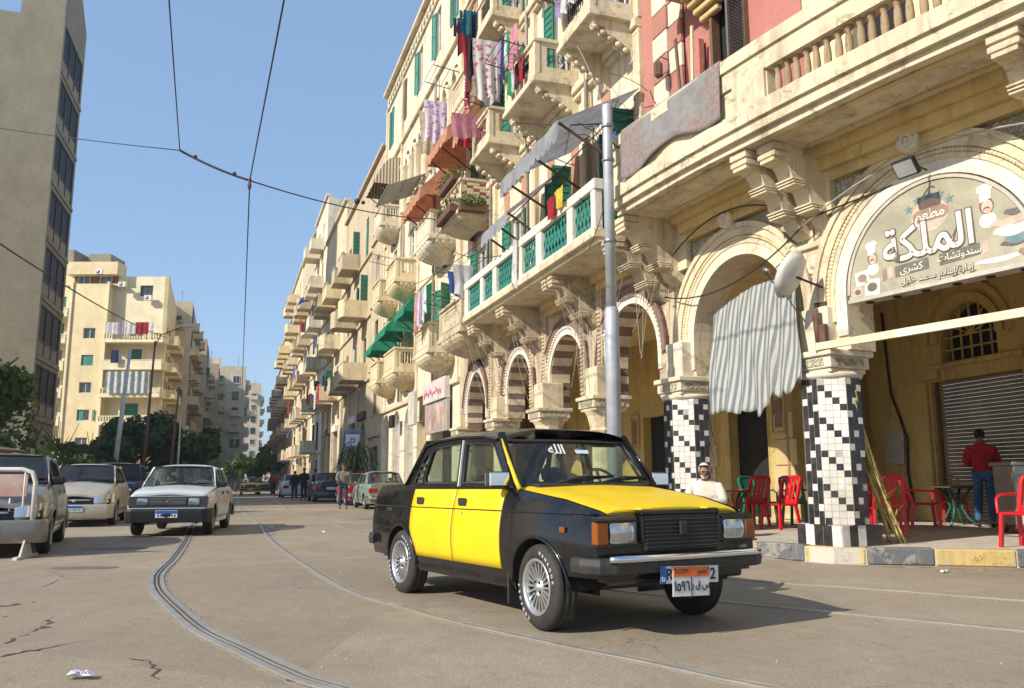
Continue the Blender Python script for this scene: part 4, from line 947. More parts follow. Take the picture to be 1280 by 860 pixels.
# ---- cream building walls
def archhole(c, r, z0, zs, n=10): return [(c - r, z0)] + arcpts(c, zs, r, n) + [(c + r, z0)]
k = MB(); k.M = I3 @ chord(17.4, 32.4)[0]
def h3(s): return s - 17.4
WX = (19.3, 22.4, 25.6, 29.4)
H = [rect(h3(c) - .45, h3(c) + .45, 5.75, 8.0) for c in WX] + [rect(h3(c) - .45, h3(c) + .45, 9.75, 12.0) for c in WX]
AL = [18.4 + 1.42 * i for i in range(7)]
H += [archhole(h3(c), .52, 13.3, 15.6) for c in AL] + [rect(h3(29.4) - .4, h3(29.4) + .4, 13.3, 15.4), rect(h3(31.5) - .25, h3(31.5) + .25, 13.6, 15.0)]
H += [rect(h3(c) - .38, h3(c) + .38, 17.9, 19.9) for c in (18.3, 21.0, 24.3, 27.6, 30.8)]
k.plate([(0, 4.4), (15, 4.4), (15, 21.3), (0, 21.3)], H, t=.5, y0=YF); k.build('wall', CREAM_L, B3)
k = MB(); k.M = FR3; k.box(7.4, 22.4, -9, YF - .9, 4.4, 21.0); k.box(7.4, 22.38, YF - .9, YF - .51, 20.9, 21.0); k.build('inner_wall', SOFFIT, B3)
k = MB(); k.M = FR3
k.cbox(7.4, 22.5, YF - .05, YF + .13, 16.85, 17.0, .02); k.cbox(7.4, 22.55, YF - .05, YF + .22, 21.2, 21.4, .02); k.cbox(7.4, 22.5, YF - .05, YF + .10, 20.25, 20.35, .02); k.cbox(7.4, 22.52, YF - .3, YF + .05, 21.4, 21.75, .02)
k.cbox(7.4, 22.5, YF - .05, YF + .10, 12.75, 12.9, .02); k.cbox(7.4, 22.5, YF - .05, YF + .12, 4.3, 4.5, .02); k.cbox(7.4, 22.5, YF - .05, YF + .06, 8.85, 8.95, .02)
for s in (17.5, 20.6, 23.9, 27.3, 31.0, 32.0): k.cbox(s - 10, s - 9.75, YF - .02, YF + .09, 4.5, 12.75, .012)
for s in (27.9, 32.0): k.cbox(s - 10, s - 9.75, YF - .02, YF + .09, 12.9, 20.2, .012)
k.build('cornice', CREAM, B3)
for i in range(8):
    s = 18.4 + 1.42 * (i - .5); k = MB(); k.M = FR3 @ TR(s - 10, YF + .02, 0)
    k.lathe([(.15, 13.3), (.15, 13.4), (.10, 13.45), (.10, 15.1), (.14, 15.2), (.11, 15.28), (.19, 15.5), (.20, 15.6)], 10); k.build('column', CREAM, B3)
k = MB(); k.M = FR3; 
for s in [7.6 + .55 * i for i in range(27)]: k.lathe([(.001, 0), (.15, 0), (.17, .03), (.1, .05), (.001, .06)], 10, 0, Matrix.Translation((s, YF, 20.78)) @ Matrix.Rotation(-pi / 2, 4, 'X'))
k.build('frieze', ORN, B3)
for c in WX:
    doorframe(B3, FR3, c - .44, c + .44, 5.76, 7.98, WHITE, [None, GREENP][int(c * 10) % 2], (120, 150)); doorframe(B3, FR3, c - .44, c + .44, 9.76, 11.98, WHITE, None)
doorframe(B3, FR3, 29.02, 29.78, 13.32, 15.38, WHITE, None)
for i, c in enumerate((18.3, 21.0, 24.3, 27.6, 30.8)): doorframe(B3, FR3, c - .36, c + .36, 17.92, 19.88, WHITE, TEALP if i in (1, 2, 4, 0) else WOOD, (None, 165) if i in (1, 2) else (2, 178), bars=False)
doorframe(B3, FR3, 31.27, 31.73, 13.62, 14.98, WHITE, GREENP, (100, 100))
BAL3 = [balcony(B3, FR3, a, b_, z, d, st, m, corbel='fan') for a, b_, z, d, st, m in (
    (18.0, 20.5, 9.35, .95, 'panel', CREAM_L), (24.5, 26.7, 9.3, .9, 'bal', CREAM_Y), (28.5, 30.5, 9.3, .9, 'panel', CREAM_Y), (28.4, 30.4, 12.9, .9, 'bal', CREAM_L),
    (18.0, 20.4, 5.35, .95, 'bal', SLABC), (24.4, 26.8, 5.45, .9, 'bal', CREAM_Y), (28.5, 30.5, 5.45, .9, 'panel', CREAM_Y))]
# metal slatted shade under the small arches
k = MB(); k.M = FR3
sh = MB(); sh.M = FR3
for i in range(15): x = 13.0 + i * .2; sh.bar((x, YF, 13.6), (x, YF + 1.6, 12.9), .15, .015)
for y, z in ((.2, 13.5), (.8, 13.22), (1.5, 12.93)): sh.bar((12.9, YF + y, z), (15.95, YF + y, z), .04, .04)
sh.build('shade_frame', mat('weathered_slats', (.30, .27, .22), .8, sc=4), B3)
# ground floor of the cream building: shop front and tall plain arches
k = MB(); k.M = I3 @ chord(17.4, 32.4)[0]
k.plate([(0, .1), (1.0, .1), (1.0, 4.0), (4.3, 4.0), (4.3, .1), (15, .1), (15, 4.4), (0, 4.4)], [archhole(h3(c), .9, .25, 3.3, 14) for c in (25.6, 28.4, 31.0)] + [rect(h3(22.3), h3(24.0), .3, 3.4)], t=.5, y0=YF)
k.build('wall', CREAM_L, B3)
k = MB(); k.M = FR3; 
for c in (25.6, 28.4, 31.0): k.box(c - 10.9, c - 9.1, YF - .3, YF - .25, .1, 4.3)
k.build('arch_infill', plaster('grey_render', (.42, .40, .38), stain=(.3, .27, .25), amt=.4), B3)
k = MB(); k.M = FR3; k.box(12.3, 14.0, YF - .4, YF - .3, .1, 3.5); k.build('shop_interior', INNER, B3)
sb = thing('shop_sign', 'tall grey shop board with faded pink lettering over the shop front', 'sign', FR3.copy() if False else (Matrix.Translation(fp(19.95, YF + .1, 0)) @ Matrix.Rotation(fang(20), 4, 'Z')))
k = MB(); k.cbox(-1.65, 1.65, 0, .12, 2.75, 3.85, .01); k.build('board', mat('grey_board', (.36, .33, .32), .5, sc=2, dirt=(.45, .32, .25)), sb)
k = MB(); k.cbox(-1.65, 1.65, 0, .2, 3.87, 4.62, .01); k.build('header', mat('sign_header', (.62, .55, .52), .5, sc=2), sb)
k = MB(); r_ = random.Random(4)
for i in range(9):
    x = -1.2 + i * .3; k.tube([(x, .205, 4.25 + r_.uniform(-.05, .05)), (x + .12, .205, 4.15 + r_.uniform(-.1, .05)), (x + .24, .205, 4.25 + r_.uniform(-.12, .2))], .022, 4)
k.build('lettering', mat('pink_letter', (.55, .10, .16), .5), sb)
k = MB(); k.cbox(-1.45, 1.45, .121, .124, 2.85, 3.75, .001); k.build('faded_poster', mat('faded_poster', (.50, .36, .30), .6, sc=1.2, var=.3), sb)
for s_, z_, w_, h_, lab in ((22.9, 3.5, 1.1, 1.3, 'pale hanging signboard between the shop and the tall arches'), (27.2, 3.65, .7, .55, 'small dark box sign on the wall above the tall arches')):
    sgn = MB(); sgn.cbox(-w_ / 2, w_ / 2, 0, .15, 0, h_, .01); tag(sgn.build('signboard', mat('pale_board', (.55, .50, .42), .6, sc=2) if w_ > 1 else BLACKM, None, Matrix.Translation(fp(s_, YF + .35, z_ - .3)) @ Matrix.Rotation(fang(20), 4, 'Z')), lab, 'sign')
k = MB(); k.M = FR3; k.box(8.4, 11.7, -2.0, -1.9, .1, 4.3); k.build('shop_interior', INNER, B3)
# ---- arcade interior
ARC = thing('arcade_interior', 'shaded ochre back walls and ceiling of the arcade', 'wall', TR(5, 14, 0)); IA = Matrix.Translation((-5, -14, 0)); ARC['kind'] = 'structure'
k = MB(); P = [fp(5.2, -3.6), fp(24, -3.6), fp(24, -4.2), fp(5.2, -4.2)]
M, L = chord(5.2, 24, -3.6); k.M = IA @ M
Hd = [rect(6.12 - 5.2, 7.6 - 5.2, .23, 2.75), rect(10.5 - 5.2, 11.9 - 5.2, .23, 2.8), rect(14 - 5.2, 15.4 - 5.2, .23, 2.8)]
k.plate([(0, .15), (L, .15), (L, 5.0), (0, 5.0)], Hd, t=.25, y0=0)
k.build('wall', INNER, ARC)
k = MB(); k.M = IA @ M; 
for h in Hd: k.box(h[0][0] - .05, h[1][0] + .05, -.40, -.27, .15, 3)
k.build('doorway', DARK, ARC)  # dark box stands in for the unlit room behind each door
# stone blocks and framed panels on the back wall
blk = MB(); blk.cbox(-.36, .36, -.01, .035, -.27, .27, .012); bm_ = blk.mesh('stone_block', plaster('ochre_block', (.60, .46, .24), stain=(.2, .13, .06), amt=.45))
for r in range(4):
    for c in range(7):
        x = -.1 + c * .75 + (r % 2) * .1
        if not (.55 < x < 2.8) and x < 5.6 and not (4.9 < x): inst('stone_block', bm_, ARC, IA @ M @ TR(x + .37, 0, .5 + r * .56))
for x, z0, z1 in ((.2, 2.0, 2.9), (3.2, 2.0, 3.0), (6.9, 1.9, 2.9)):
    k = MB(); k.M = IA @ M; ringq = [(x, x + .5, z0, z0 + .06), (x, x + .5, z1 - .06, z1), (x, x + .06, z0 + .06, z1 - .06), (x + .44, x + .5, z0 + .06, z1 - .06)]
    for a, b_, c, e in ringq: k.cbox(a, b_, 0, .07, c, e, .01)
    k.box(x + .12, x + .38, .0, .04, z0 + .15, z1 - .15, 1); k.build('wall_panel', [INNER, MAROON], ARC)
W2A, W2B = Vector((8.1, 19.1, 0)), Vector((9.3, 14.3, 0)); dW = (W2B - W2A).normalized(); aW = atan2(dW.y, dW.x)
MW = Matrix.Translation(W2A) @ Matrix.Rotation(aW, 4, 'Z') @ Matrix.Diagonal((1, -1, 1, 1))   # y towards the street
LW = 9.0
k = MB(); k.M = IA @ MW
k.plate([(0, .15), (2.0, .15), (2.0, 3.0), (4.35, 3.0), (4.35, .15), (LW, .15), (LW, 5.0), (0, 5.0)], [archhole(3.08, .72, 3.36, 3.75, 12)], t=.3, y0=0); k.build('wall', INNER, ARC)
k = MB(); k.M = IA @ MW; k.box(2.2, 4, -.40, -.31, 3.2, 4.8); k.build('window_void', DARK, ARC)  # dark plate stands in for the unlit space behind the window
k = MB(); k.M = IA @ MW
ringband(k, 3.08, 3.75, .74, .92, -.02, .05, 0, 20); ringband(k, 3.08, 3.75, 1.02, 1.14, -.02, .07, 0, 20); k.cbox(1.9, 4.4, -.02, .08, 3.24, 3.34, .01); k.cbox(1.95, 2.3, 0, .12, 3.05, 3.25, .02)
k.build('arch_moulding', INNER, ARC)
g = MB(); g.M = IA @ MW
for x in (-.5, -.25, 0, .25, .5): g.bar((3.08 + x, -.1, 3.36), (3.08 + x, -.1, 3.75 + sqrt(max(0, .72 ** 2 - x * x))), .03)
for z in (3.36, 3.6, 3.85): g.bar((2.4, -.1, z), (3.76, -.1, z), .03)
for a in (.5, 1.0, pi / 2, 2.1, 2.6): g.bar((3.08, -.1, 3.85), (3.08 + cos(a) * .7, -.1, 3.75 + sin(a) * .7), .025)
g.build('window_bars', INNER, ARC)
slat = MB(); slat.grid(lambda u, v: (u * 2.3, .035 * sin(pi * v), v * .072), 1, 4, 0, True); slm = slat.mesh('slat', mat('shutter_slats', (.30, .22, .11), .85, 0, sc=2, dirt=(.13, .09, .06), dirtamt=.7))
sh = thing('roller_shutter', 'closed brown roller shutter in the arcade back wall', 'shutter', MW @ TR(2.02, -.16, 0))
for i in range(37): inst('slat', slm, sh, Matrix.Translation((0, 0, .21 + i * .0755)))
k = MB(); k.cbox(0, .06, -.02, .09, .2, 3.0, .01); k.cbox(2.25, 2.31, -.02, .09, .2, 3.0, .01); k.build('rail', RUST, sh)
k = MB(); k.M = IA @ MW
k.cbox(1.5, 1.95, 0, .10, .2, 3.02, .02); k.cbox(4.4, 4.9, 0, .12, .2, 3.2, .02); k.cbox(0, 1.5, 0, .03, 2.0, 2.06, .01); k.cbox(.7, .75, 0, .03, .2, 2.9, .01); k.build('pilaster', INNER, ARC)
# side wall and ceiling
a, b_ = fp(5.2, -3.6), W2A
k = MB(); k.M = IA; d = (b_ - a).normalized(); n = Vector((-d.y, d.x, 0)); vs = [a, b_, b_ + n * .2, a + n * .2]
k.prism([(v.x, v.y) for v in vs], .15, 5.0, 'z'); k.build('wall', plaster('shade_toned_wall', (.34, .25, .13), amt=.5), ARC)  # darker copy of the ochre wall, its shade put into the colour
k = MB(); k.M = IA
poly = [fp(s, YB + .02) for s in (-12, -8, -4, 0, 4, 8, 14, 17)] + [fp(17, -5), fp(5.2, -5), Vector((8.2, 20, 0)), Vector((14, 20, 0)), Vector((16, 5, 0))]
k.prism([(p.x, p.y) for p in poly], 4.92, 5.05, 'z'); k.build('ceiling', SOFFIT, ARC)
# notice, cable, sign pipe
k = MB(); k.cbox(-.29, .29, 0, .012, 0, .72, .003); o = k.build('notice_board', mat('paper_notice', (.42, .40, .34), .7, sc=3), None, MW @ TR(.82, .04, 1.38) @ Matrix.Rotation(.06, 4, 'Y')); tag(o, 'pale printed notice on the ochre wall beside the roller shutter', 'notice')
k = MB(); k.tube([MW @ Vector((x, .05, z)) for x, z in ((.75, 4.7), (.8, 3.6), (.85, 2.9), (1.1, 2.3), (1.25, 1.9), (1.2, 1.2), (1.3, .5))], .025, 6); tag(k.build('cable', BLACKM), 'black cable running down the ochre wall left of the roller shutter', 'cable')
k = MB(); a, b_ = fp(-.35, .62, 2.78), fp(-4.6, .62, 2.78); k.bar(a, b_, .05, .095); k.bar(a, a + (b_ - a) * .006, .07, .12)
tag(k.build('awning_roller', mat('stained_roller', (.72, .68, .52), .6, sc=3, dirt=(.35, .33, .12), dirtamt=.8)), 'stained white awning roller tube under the restaurant sign', 'awning roller')
k = MB(); k.tube([fp(-.33, .5, 2.8), fp(-.33, .55, 3.3)], .05, 8); k.cbox(-.05, .05, -.04, .04, -.14, .14, .01, 0, fm(-.40, .5, 2.95)); tag(k.build('bracket_box', RUST), 'rusty iron bracket on the pier at the end of the awning roller', 'bracket')
# ------------------------------------------------------------------ vehicles (x forward from the front axle, y left, z up)
def lerp(a, b, t): return a + (b - a) * t
def interp(P, x):
    if x <= P[0][0]: return P[0][1]
    for (a, b), (c, d) in zip(P[:-1], P[1:]):
        if x <= c: return b + (d - b) * (x - a) / (c - a) if c > a else d
    return P[-1][1]
RIMS = {}
def wheel_meshes(r, w, style, rimr):
    k = (r, w, style, rimr)
    if k in RIMS: return RIMS[k]
    t = MB(); pr = [(rimr, -w / 2 + .012), (rimr + .01, -w / 2), (r * .80, -w / 2 - .004), (r * .93, -w / 2 + .008), (r * .985, -w / 2 + .026), (r, -w / 2 + .045), (r, -.03), (r - .007, -.028), (r - .007, -.018), (r, -.016), (r, .016), (r - .007, .018), (r - .007, .028), (r, .03), (r, w / 2 - .045), (r * .985, w / 2 - .026), (r * .93, w / 2 - .008), (r * .8, w / 2 + .004), (rimr + .01, w / 2), (rimr, w / 2 - .012)]
    RX = Matrix.Rotation(pi / 2, 4, 'X')   # local z -> -y : outer face at +z -> -y (right side)
    t.lathe(pr, 40, 0, RX, True, cap=False); tm = t.mesh('tyre', RUBBER)
    m = MB(); o = w / 2
    m.lathe([(rimr, -o + .01), (rimr - .006, -o + .03), (rimr - .014, o - .06), (rimr - .014, o - .02), (rimr + .006, o - .008), (rimr + .004, o + .003), (rimr - .008, o + .004), (rimr - .020, o - .010), (rimr - .026, o - .045)], 40, 0, RX, True, cap=False)
    if style == 'alloy':
        m.lathe([(rimr - .02, o - .075), (.001, o - .075)], 30, 1, RX)
        n = 20
        for i in range(n):
            a = 2 * pi * i / n; R = RX @ Matrix.Rotation(a, 4, 'Z'); 
            m.prism([(.040, o - .025), (rimr - .022, o - .022), (rimr - .020, o - .050), (.040, o - .060)], -.0065, .0065, 'y', 0, R)
        m.lathe([(.062, o - .03), (.060, o - .018), (.030, o - .014), (.028, o - .002), (.001, o + .000)], 20, 0, RX)
        for i in range(4): a = pi / 4 + i * pi / 2; m.lathe([(.010, o - .015), (.010, o - .006), (.001, o - .006)], 8, 1, RX @ Matrix.Translation((cos(a) * .045, sin(a) * .045, 0)))
    else:
        m.lathe([(rimr - .02, o - .05), (rimr * .72, o - .03), (rimr * .62, o - .012), (rimr * .35, o - .03), (.04, o - .03), (.035, o - .005), (.001, o)], 24, 0, RX)
        for i in range(10):
            a = 2 * pi * i / 10; m.lathe([(.02, o - .035), (.02, o - .018), (.001, o - .018)], 8, 1, RX @ Matrix.Translation((cos(a) * rimr * .72, sin(a) * rimr * .72, 0)))
    rm = m.mesh('rim', [ALLOY if style == 'alloy' else GREYM, DARK]); RIMS[k] = (tm, rm); return tm, rm
def car(nm, label, loc, yaw, P, cat='car', group=None, pitch=0.0):
    """P: parameters of the body; every panel is its own part"""
    M0 = Matrix.Translation((loc[0], loc[1], 0)) @ Matrix.Rotation(yaw, 4, 'Z') @ Matrix.Rotation(pitch, 4, 'Y')
    t = thing(nm, label, cat, M0, group); g = P.get
    WB, fo, ro, W = P['wb'], P['fo'], P['ro'], P['W']; belt, sill, rz = P['belt'], g('sill', .20), P['roofz']; Wr = P['Wr']; Wb = g('Wb', W - .05)
    ra, wr, wt = g('arch', .335), g('wr', .29), g('ww', .175); top = P['top']          # shoulder height profile [(x,z)] rear..front
    hoodx = P['cowl']; deckx = P['deck']; body_m = P['body']; black = g('trim', BLACKM); det = g('detail', 1)
    nose_r, tail_r = g('nr', .10), g('tr', .10); bul = g('bulge', .05); zm = g('zm', .62)
    def plan(x):
        y = W - g('tapf', .03) * max(0, (x + .2) / (fo + .2)) ** 2 - g('tapr', .03) * max(0, (-WB + .3 - x) / (-WB + .3 - ro)) ** 2
        for e, r, s in ((fo, nose_r, 1), (ro, tail_r, -1)):
            d = (e - x) * s
            if d < r: y -= r - sqrt(max(0, r * r - (r - d) ** 2))
        return y
    def side(x, z, off=0.0):
        zt = interp(top, x); v = (z - zm)
        y = plan(x) - (bul * (v / (zm - sill)) ** 2 * .7 if v < 0 else bul * (v / max(.1, zt - zm)) ** 2)
        return y + off
    arches = [(0.0, ra), (-WB, g('archr', ra))]
    def zlow(x):
        z = sill + g('rise', .0) * (1 if x > ra else (.6 if x < -WB - ra else 0))
        for c, r in arches:
            if abs(x - c) < r: z = max(z, wr + sqrt(r * r - (x - c) ** 2))
        return z
    xs = []; n = int((fo - ro) / g('dx', .06))
    xs = [ro + (fo - ro) * i / n for i in range(n + 1)]
    for c, r in arches:
        for i in range(17): xs.append(c + r * cos(pi * i / 16) * .9999)
    for e, r, s in ((fo, nose_r, -1), (ro, tail_r, 1)):
        for i in range(7): xs.append(e + s * r * (1 - cos(pi / 2 * i / 6)))
    xs = sorted(set(round(x, 4) for x in xs)); nr = 9
    mb = MB()
    for sgn in (-1, 1):
        vs = []; fs = []
        for x in xs:
            z0, z1 = zlow(x), interp(top, x)
            for j in range(nr + 1):
                v = j / nr; z = z0 + (z1 - z0) * v; y = side(x, z)
                if v > .96: y -= .015
                vs.append((x, sgn * y, z))
        for i in range(len(xs) - 1):
            for j in range(nr): a = i * (nr + 1) + j; fs.append((a, a + nr + 1, a + nr + 2, a + 1))
        mb.add(vs, fs, 0, True)
    # nose and tail skins
    for x in (xs[-1], xs[0]):
        z0, z1 = zlow(x), interp(top, x); vs = []
        for j in range(nr + 1): z = z0 + (z1 - z0) * j / nr; y = side(x, z); vs += [(x, -y, z), (x, y, z)]
        mb.add(vs, [(2 * j, 2 * j + 1, 2 * j + 3, 2 * j + 2) for j in range(nr)], 0, False)
    # fixed cowl and underbody
    mb.box(ro + .35, fo - .45, -W + .16, W - .16, sill + .02, sill + .06, 1)
    body = mb.build('body', [body_m, black], t, None)
    # wheel wells
    for c, r in arches:
        for sgn in (-1, 1):
            mb = MB(); mb.grid(lambda u, v: (c + (r + .004) * cos(pi * u), sgn * (side(c + r * cos(pi * u) * .999, .45) - .005 - v * .30), wr + (r + .004) * sin(pi * u)), 20, 1, 0)
            mb.add([(c + cos(pi * i / 12) * r, sgn * (W - .32), wr + sin(pi * i / 12) * r) for i in range(13)] + [(c + r, sgn * (W - .32), sill), (c - r, sgn * (W - .32), sill)], [tuple(list(range(13)) + [14, 13])], 0)
            mb.build('wheel_well', DARK, t)
    if g('lip', 1):
        for c, r in arches:
            for sgn in (-1, 1):
                mb = MB(); a0 = .0
                pts = [(c + (r + .012) * cos(a), sgn * (side(c + r * cos(a), wr + r * sin(a)) + .002), wr + (r + .012) * sin(a)) for a in [pi * (.02 + .96 * i / 24) for i in range(25)]]
                mb.tube(pts, .013, 6); mb.build('arch_lip', body_m, t)
    # hood and boot
    def crown(x, s, c=.03): return c * (1 - s * s)
    def toppanel(name, x0, x1, m, off=.006, edge=.012, bulge=0, xcurve=0, drop=.0):
        mb = MB(); nu, nv = 18, 16
        def f(u, v):
            s = v * 2 - 1; x = x0 + (x1 - x0) * u + xcurve * (1 - s * s) * (u if xcurve > 0 else 0); xx = min(max(x, ro + .001), fo - .001)
            y = (side(xx, interp(top, xx)) - edge) * s; z = interp(top, xx) + off + crown(xx, s, g('crown', .035))
            e = min(u, 1 - u) * (x1 - x0)
            if abs(s) < .42: z += bulge * (1 - (abs(s) / .42) ** 2) * .6
            elif bulge: pass
            if abs(s) > .985: z -= .012
            return (x, y, z)
        mb.grid(f, nu, nv, 0, True)
        xe = x1 if name == 'hood' else x0; vs = []
        for j in range(nv + 1):
            p = f(1 if name == 'hood' else 0, j / nv); vs += [p, (p[0], p[1], p[2] - g('lipd', .045))]
        mb.add(vs, [(2 * j, 2 * j + 1, 2 * j + 3, 2 * j + 2) for j in range(nv)], 0, False)
        return mb.build(name, m, t)
    hood_m = g('hoodm', body_m)
    toppanel('hood', hoodx + .0, fo - g('hoodin', .03), hood_m, bulge=g('hb', .015), edge=g('hoodedge', .012), off=.006 if not g('hoodedge') else .012)
    if g('hoodedge'): toppanel('fender_top', hoodx, fo - .02, body_m, off=.0, edge=.012)
    if not g('hatch'): toppanel('boot_lid', ro + .02, deckx, g('bootm', body_m))
    # doors: thin panels proud of the body
    def sidepanel(name, xl, xr, z0, z1f, sgn, m, off=.006, nu=14, nv=10, inset=.0):
        mb = MB(); E = .004
        def pt(u, v, o):
            z = z0 + (z1f - z0) * v; a, b = xl(z), xr(z); x = a + (b - a) * u; zz = min(z, interp(top, x) - .004)
            return (x, sgn * (side(x, zz) + o), zz)
        mb.grid(lambda u, v: pt(u, v, off), nu, nv, 0, True)
        edge = [(0, j / nv) for j in range(nv + 1)] + [(i / nu, 1) for i in range(1, nu + 1)] + [(1, 1 - j / nv) for j in range(1, nv + 1)] + [(1 - i / nu, 0) for i in range(1, nu)]
        vs = []; 
        for u, v in edge: vs += [pt(u, v, off), pt(u, v, -.01)]
        n_ = len(edge); mb.add(vs, [(2 * i, 2 * i + 1, (2 * i + 3) % (2 * n_), (2 * i + 2) % (2 * n_)) for i in range(n_)], 0, False)
        return mb.build(name, m, t)
    A, B, C = P['doors']       # x of front edge, mid, rear edge of doors
    dm = g('doorm', body_m); dz0 = g('doorz', sill + .09)
    def rearcurve(z):
        c, r = -WB, g('archr', ra) + .045; dz = z - wr
        return max(C, c + sqrt(max(0, r * r - dz * dz)) if abs(dz) < r else C)
    for sgn in (-1, 1):
        fd = sidepanel('door', lambda z: B + .006, lambda z: A - .0 * z, dz0, belt - .012, sgn, dm)
        rd = sidepanel('door', rearcurve, lambda z: B - .006, dz0, belt - .012, sgn, dm)
        if det:
            for dd, hx in ((fd, B + .10), (rd, C + .13)):
                k = MB(); y = sgn * (side(hx, belt - .13) + .012); hz = belt - g('hz', .115)
                k.cbox(hx, hx + .13, y - .012, y + .008, hz - .032, hz + .032, .008); k.box(hx + .015, hx + .115, y + sgn * .004 - .003, y + sgn * .006 + .003, hz - .02, hz + .005)
                k.build('handle', g('handlem', BLACKM), dd)
            k = MB(); k.cbox(B + .19 - .01, B + .19 + .01, sgn * side(B, belt - .22) - .012, sgn * side(B, belt - .22) + .012, belt - .215, belt - .195, .003); k.build('lock', CHROME, fd)
    # sills trim line
    if g('crease'):
        for sgn in (-1, 1):
            mb = MB(); pts = [(x, sgn * (side(x, g('crease')) + .0045), g('crease')) for x in [ro + .06 + (fo - ro - .12) * i / 30 for i in range(31)]]; mb.tube(pts, .006, 5); mb.build('trim_line', g('creasem', body_m), t)
    # ---- greenhouse
    wsb, wst, rwt, rwb = P['ws']    # windscreen base x, top x, rear window top x, base x
    zb = belt - .02; zt = g('railz', rz - .07); th = .03
    cowlz = g('cowlz', belt + .02)
    def gy(x, z):
        base = side(x, min(interp(top, x), belt)) - .03; f_ = (z - zb) / (zt - zb); return lerp(min(base, Wb), Wr, f_) + .018 * sin(pi * min(1, max(0, f_)))
    wins = P['wins']
    rlo = g('roofline', [(wst, zt - .012), ((wst + rwt) / 2, zt + .012), (rwt, zt - .012)])
    outer = [(wsb + .05, zb), (wst + .02, zt - .03)] + [(x, z) for x, z in rlo] + [(rwt - .03, zt - .03), (rwb - .06, zb)]
    wm = [P['pillar']]
    for sgn in (-1, 1):
        mb = MB(); mb.plate(outer, wins, t=th, y0=0, fn=lambda x, y, z: (x, sgn * (gy(x, z) + y), z)); fr = mb.build('door_frame', wm, t)
        for w_ in wins:
            k = MB(); k.plate([(x, z) for x, z in w_], t=.006, y0=-.018, fn=lambda x, y, z: (x, sgn * (gy(x, z) + y), z)); k.build('side_window', g('glassm', CARGL), fr)
            if det:
                k = MB(); k.tube([(x, sgn * (gy(x, z) + .001), z) for x, z in w_], .008, 5, closed=True); k.build('seal', black, fr)
        k = MB(); k.tube([(x, sgn * (gy(x, z) + .012), z) for x, z in [(wsb + .03, zb + .04), (wst + .02, zt - .015)] + rlo + [(rwt - .03, zt - .02), (rwb + .02, zb + .05)]], .012, 6); k.build('drip_rail', g('railm', P['roofm']), t)
    # roof
    mb = MB(); zc = rz
    def rf(u, v):
        s = v * 2 - 1; fx = lerp(rwt - .02, wst + .02, u); x = fx + .035 * (1 - s * s) * (2 * u - 1); e = sin(pi * u) ** .5 if 0 < u < 1 else 0
        edge = abs(s) ** 5
        zrail = interp([(rwt - .03, zt - .02)] + rlo[::-1] + [(wst + .03, zt - .02)], fx) + .004
        zmid = zc - .035 * (1 - e) - .018 * s * s
        z = lerp(zmid, zrail, edge); return (x, s * (Wr + .005), z)
    mb.grid(rf, 20, 22, 0, True); mb.build('roof', P['roofm'], t)
    # windscreen and rear window (slightly curved sheets with a rubber frame)
    def screen(name, xb, zb_, xt, zt_, yb, yt, cv, m):
        def f(u, v): s = v * 2 - 1; return (lerp(xb, xt, u) + cv * (1 - s * s), s * lerp(yb, yt, u), lerp(zb_, zt_, u) + .006 * (1 - s * s))
        mb = MB(); mb.grid(f, 6, 14, 0, True); o = mb.build(name, m, t)
        loop = [f(0, j / 14) for j in range(15)] + [f(u / 4, 1) for u in (1, 2, 3)] + [f(1, 1 - j / 14) for j in range(15)] + [f(1 - u / 4, 0) for u in (1, 2, 3)]
        k = MB(); k.tube([Vector(p) + Vector((.004 * (1 if cv > 0 else -1), 0, .004)) for p in loop], .014, 6, closed=True); k.build('seal', black, o); return f
    fws = screen('windscreen', wsb, cowlz, wst + .0, zt + g('wsz', .015), gy(wsb, zb) - .02, Wr - .03, .07, g('glassw', CARGL))
    screen('rear_window', rwb, cowlz + .02, rwt, zt + .012, gy(rwb, zb) - .06, Wr - .04, -.06, g('glassm', CARGL))
    # pillars filling beside the screens
    mb = MB()
    for sgn in (-1, 1):
        mb.bar((wsb + .01, sgn * (gy(wsb, zb) - .012), cowlz - .03), (wst + .0, sgn * (Wr - .012), zt + .01), .05, .035); mb.bar((rwb - .01, sgn * (gy(rwb, zb) - .04), cowlz - .02), (rwt, sgn * (Wr - .022), zt + .005), .09, .03)
    mb.build('pillar', P['pillar'], t)
    if g('pillarstrip'):
        for sgn in (-1,):
            mb = MB(); pts = [(wsb + .10, sgn * (gy(wsb + .05, zb) + .014), belt - .015), (wsb + .045, sgn * (gy(wsb, zb) + .016), belt + .05), (wst + .045, sgn * (gy(wst, zt) + .012), zt - .04)]; mb.tube(pts, [.02, .018, .010], 6); mb.build('pillar_strip', g('pillarstrip'), t)
    if g('bstrip'):
        for sgn in (-1, 1):
            x0_, x1_ = g('bx'); mb = MB(); mb.bar((x0_, sgn * (gy(x0_, zb) + .008), zb + .03), (x1_, sgn * (gy(x1_, zt) + .006), zt - .02), .034, .012, 0, (1, 0, 0)); mb.build('pillar_trim', g('bstrip'), t)
    # cowl grille and wipers
    mb = MB(); mb.cbox(wsb - .02, wsb + .13, -.55, .55, cowlz - .03, cowlz + .012, .01); mb.build('cowl_grille', black, t)
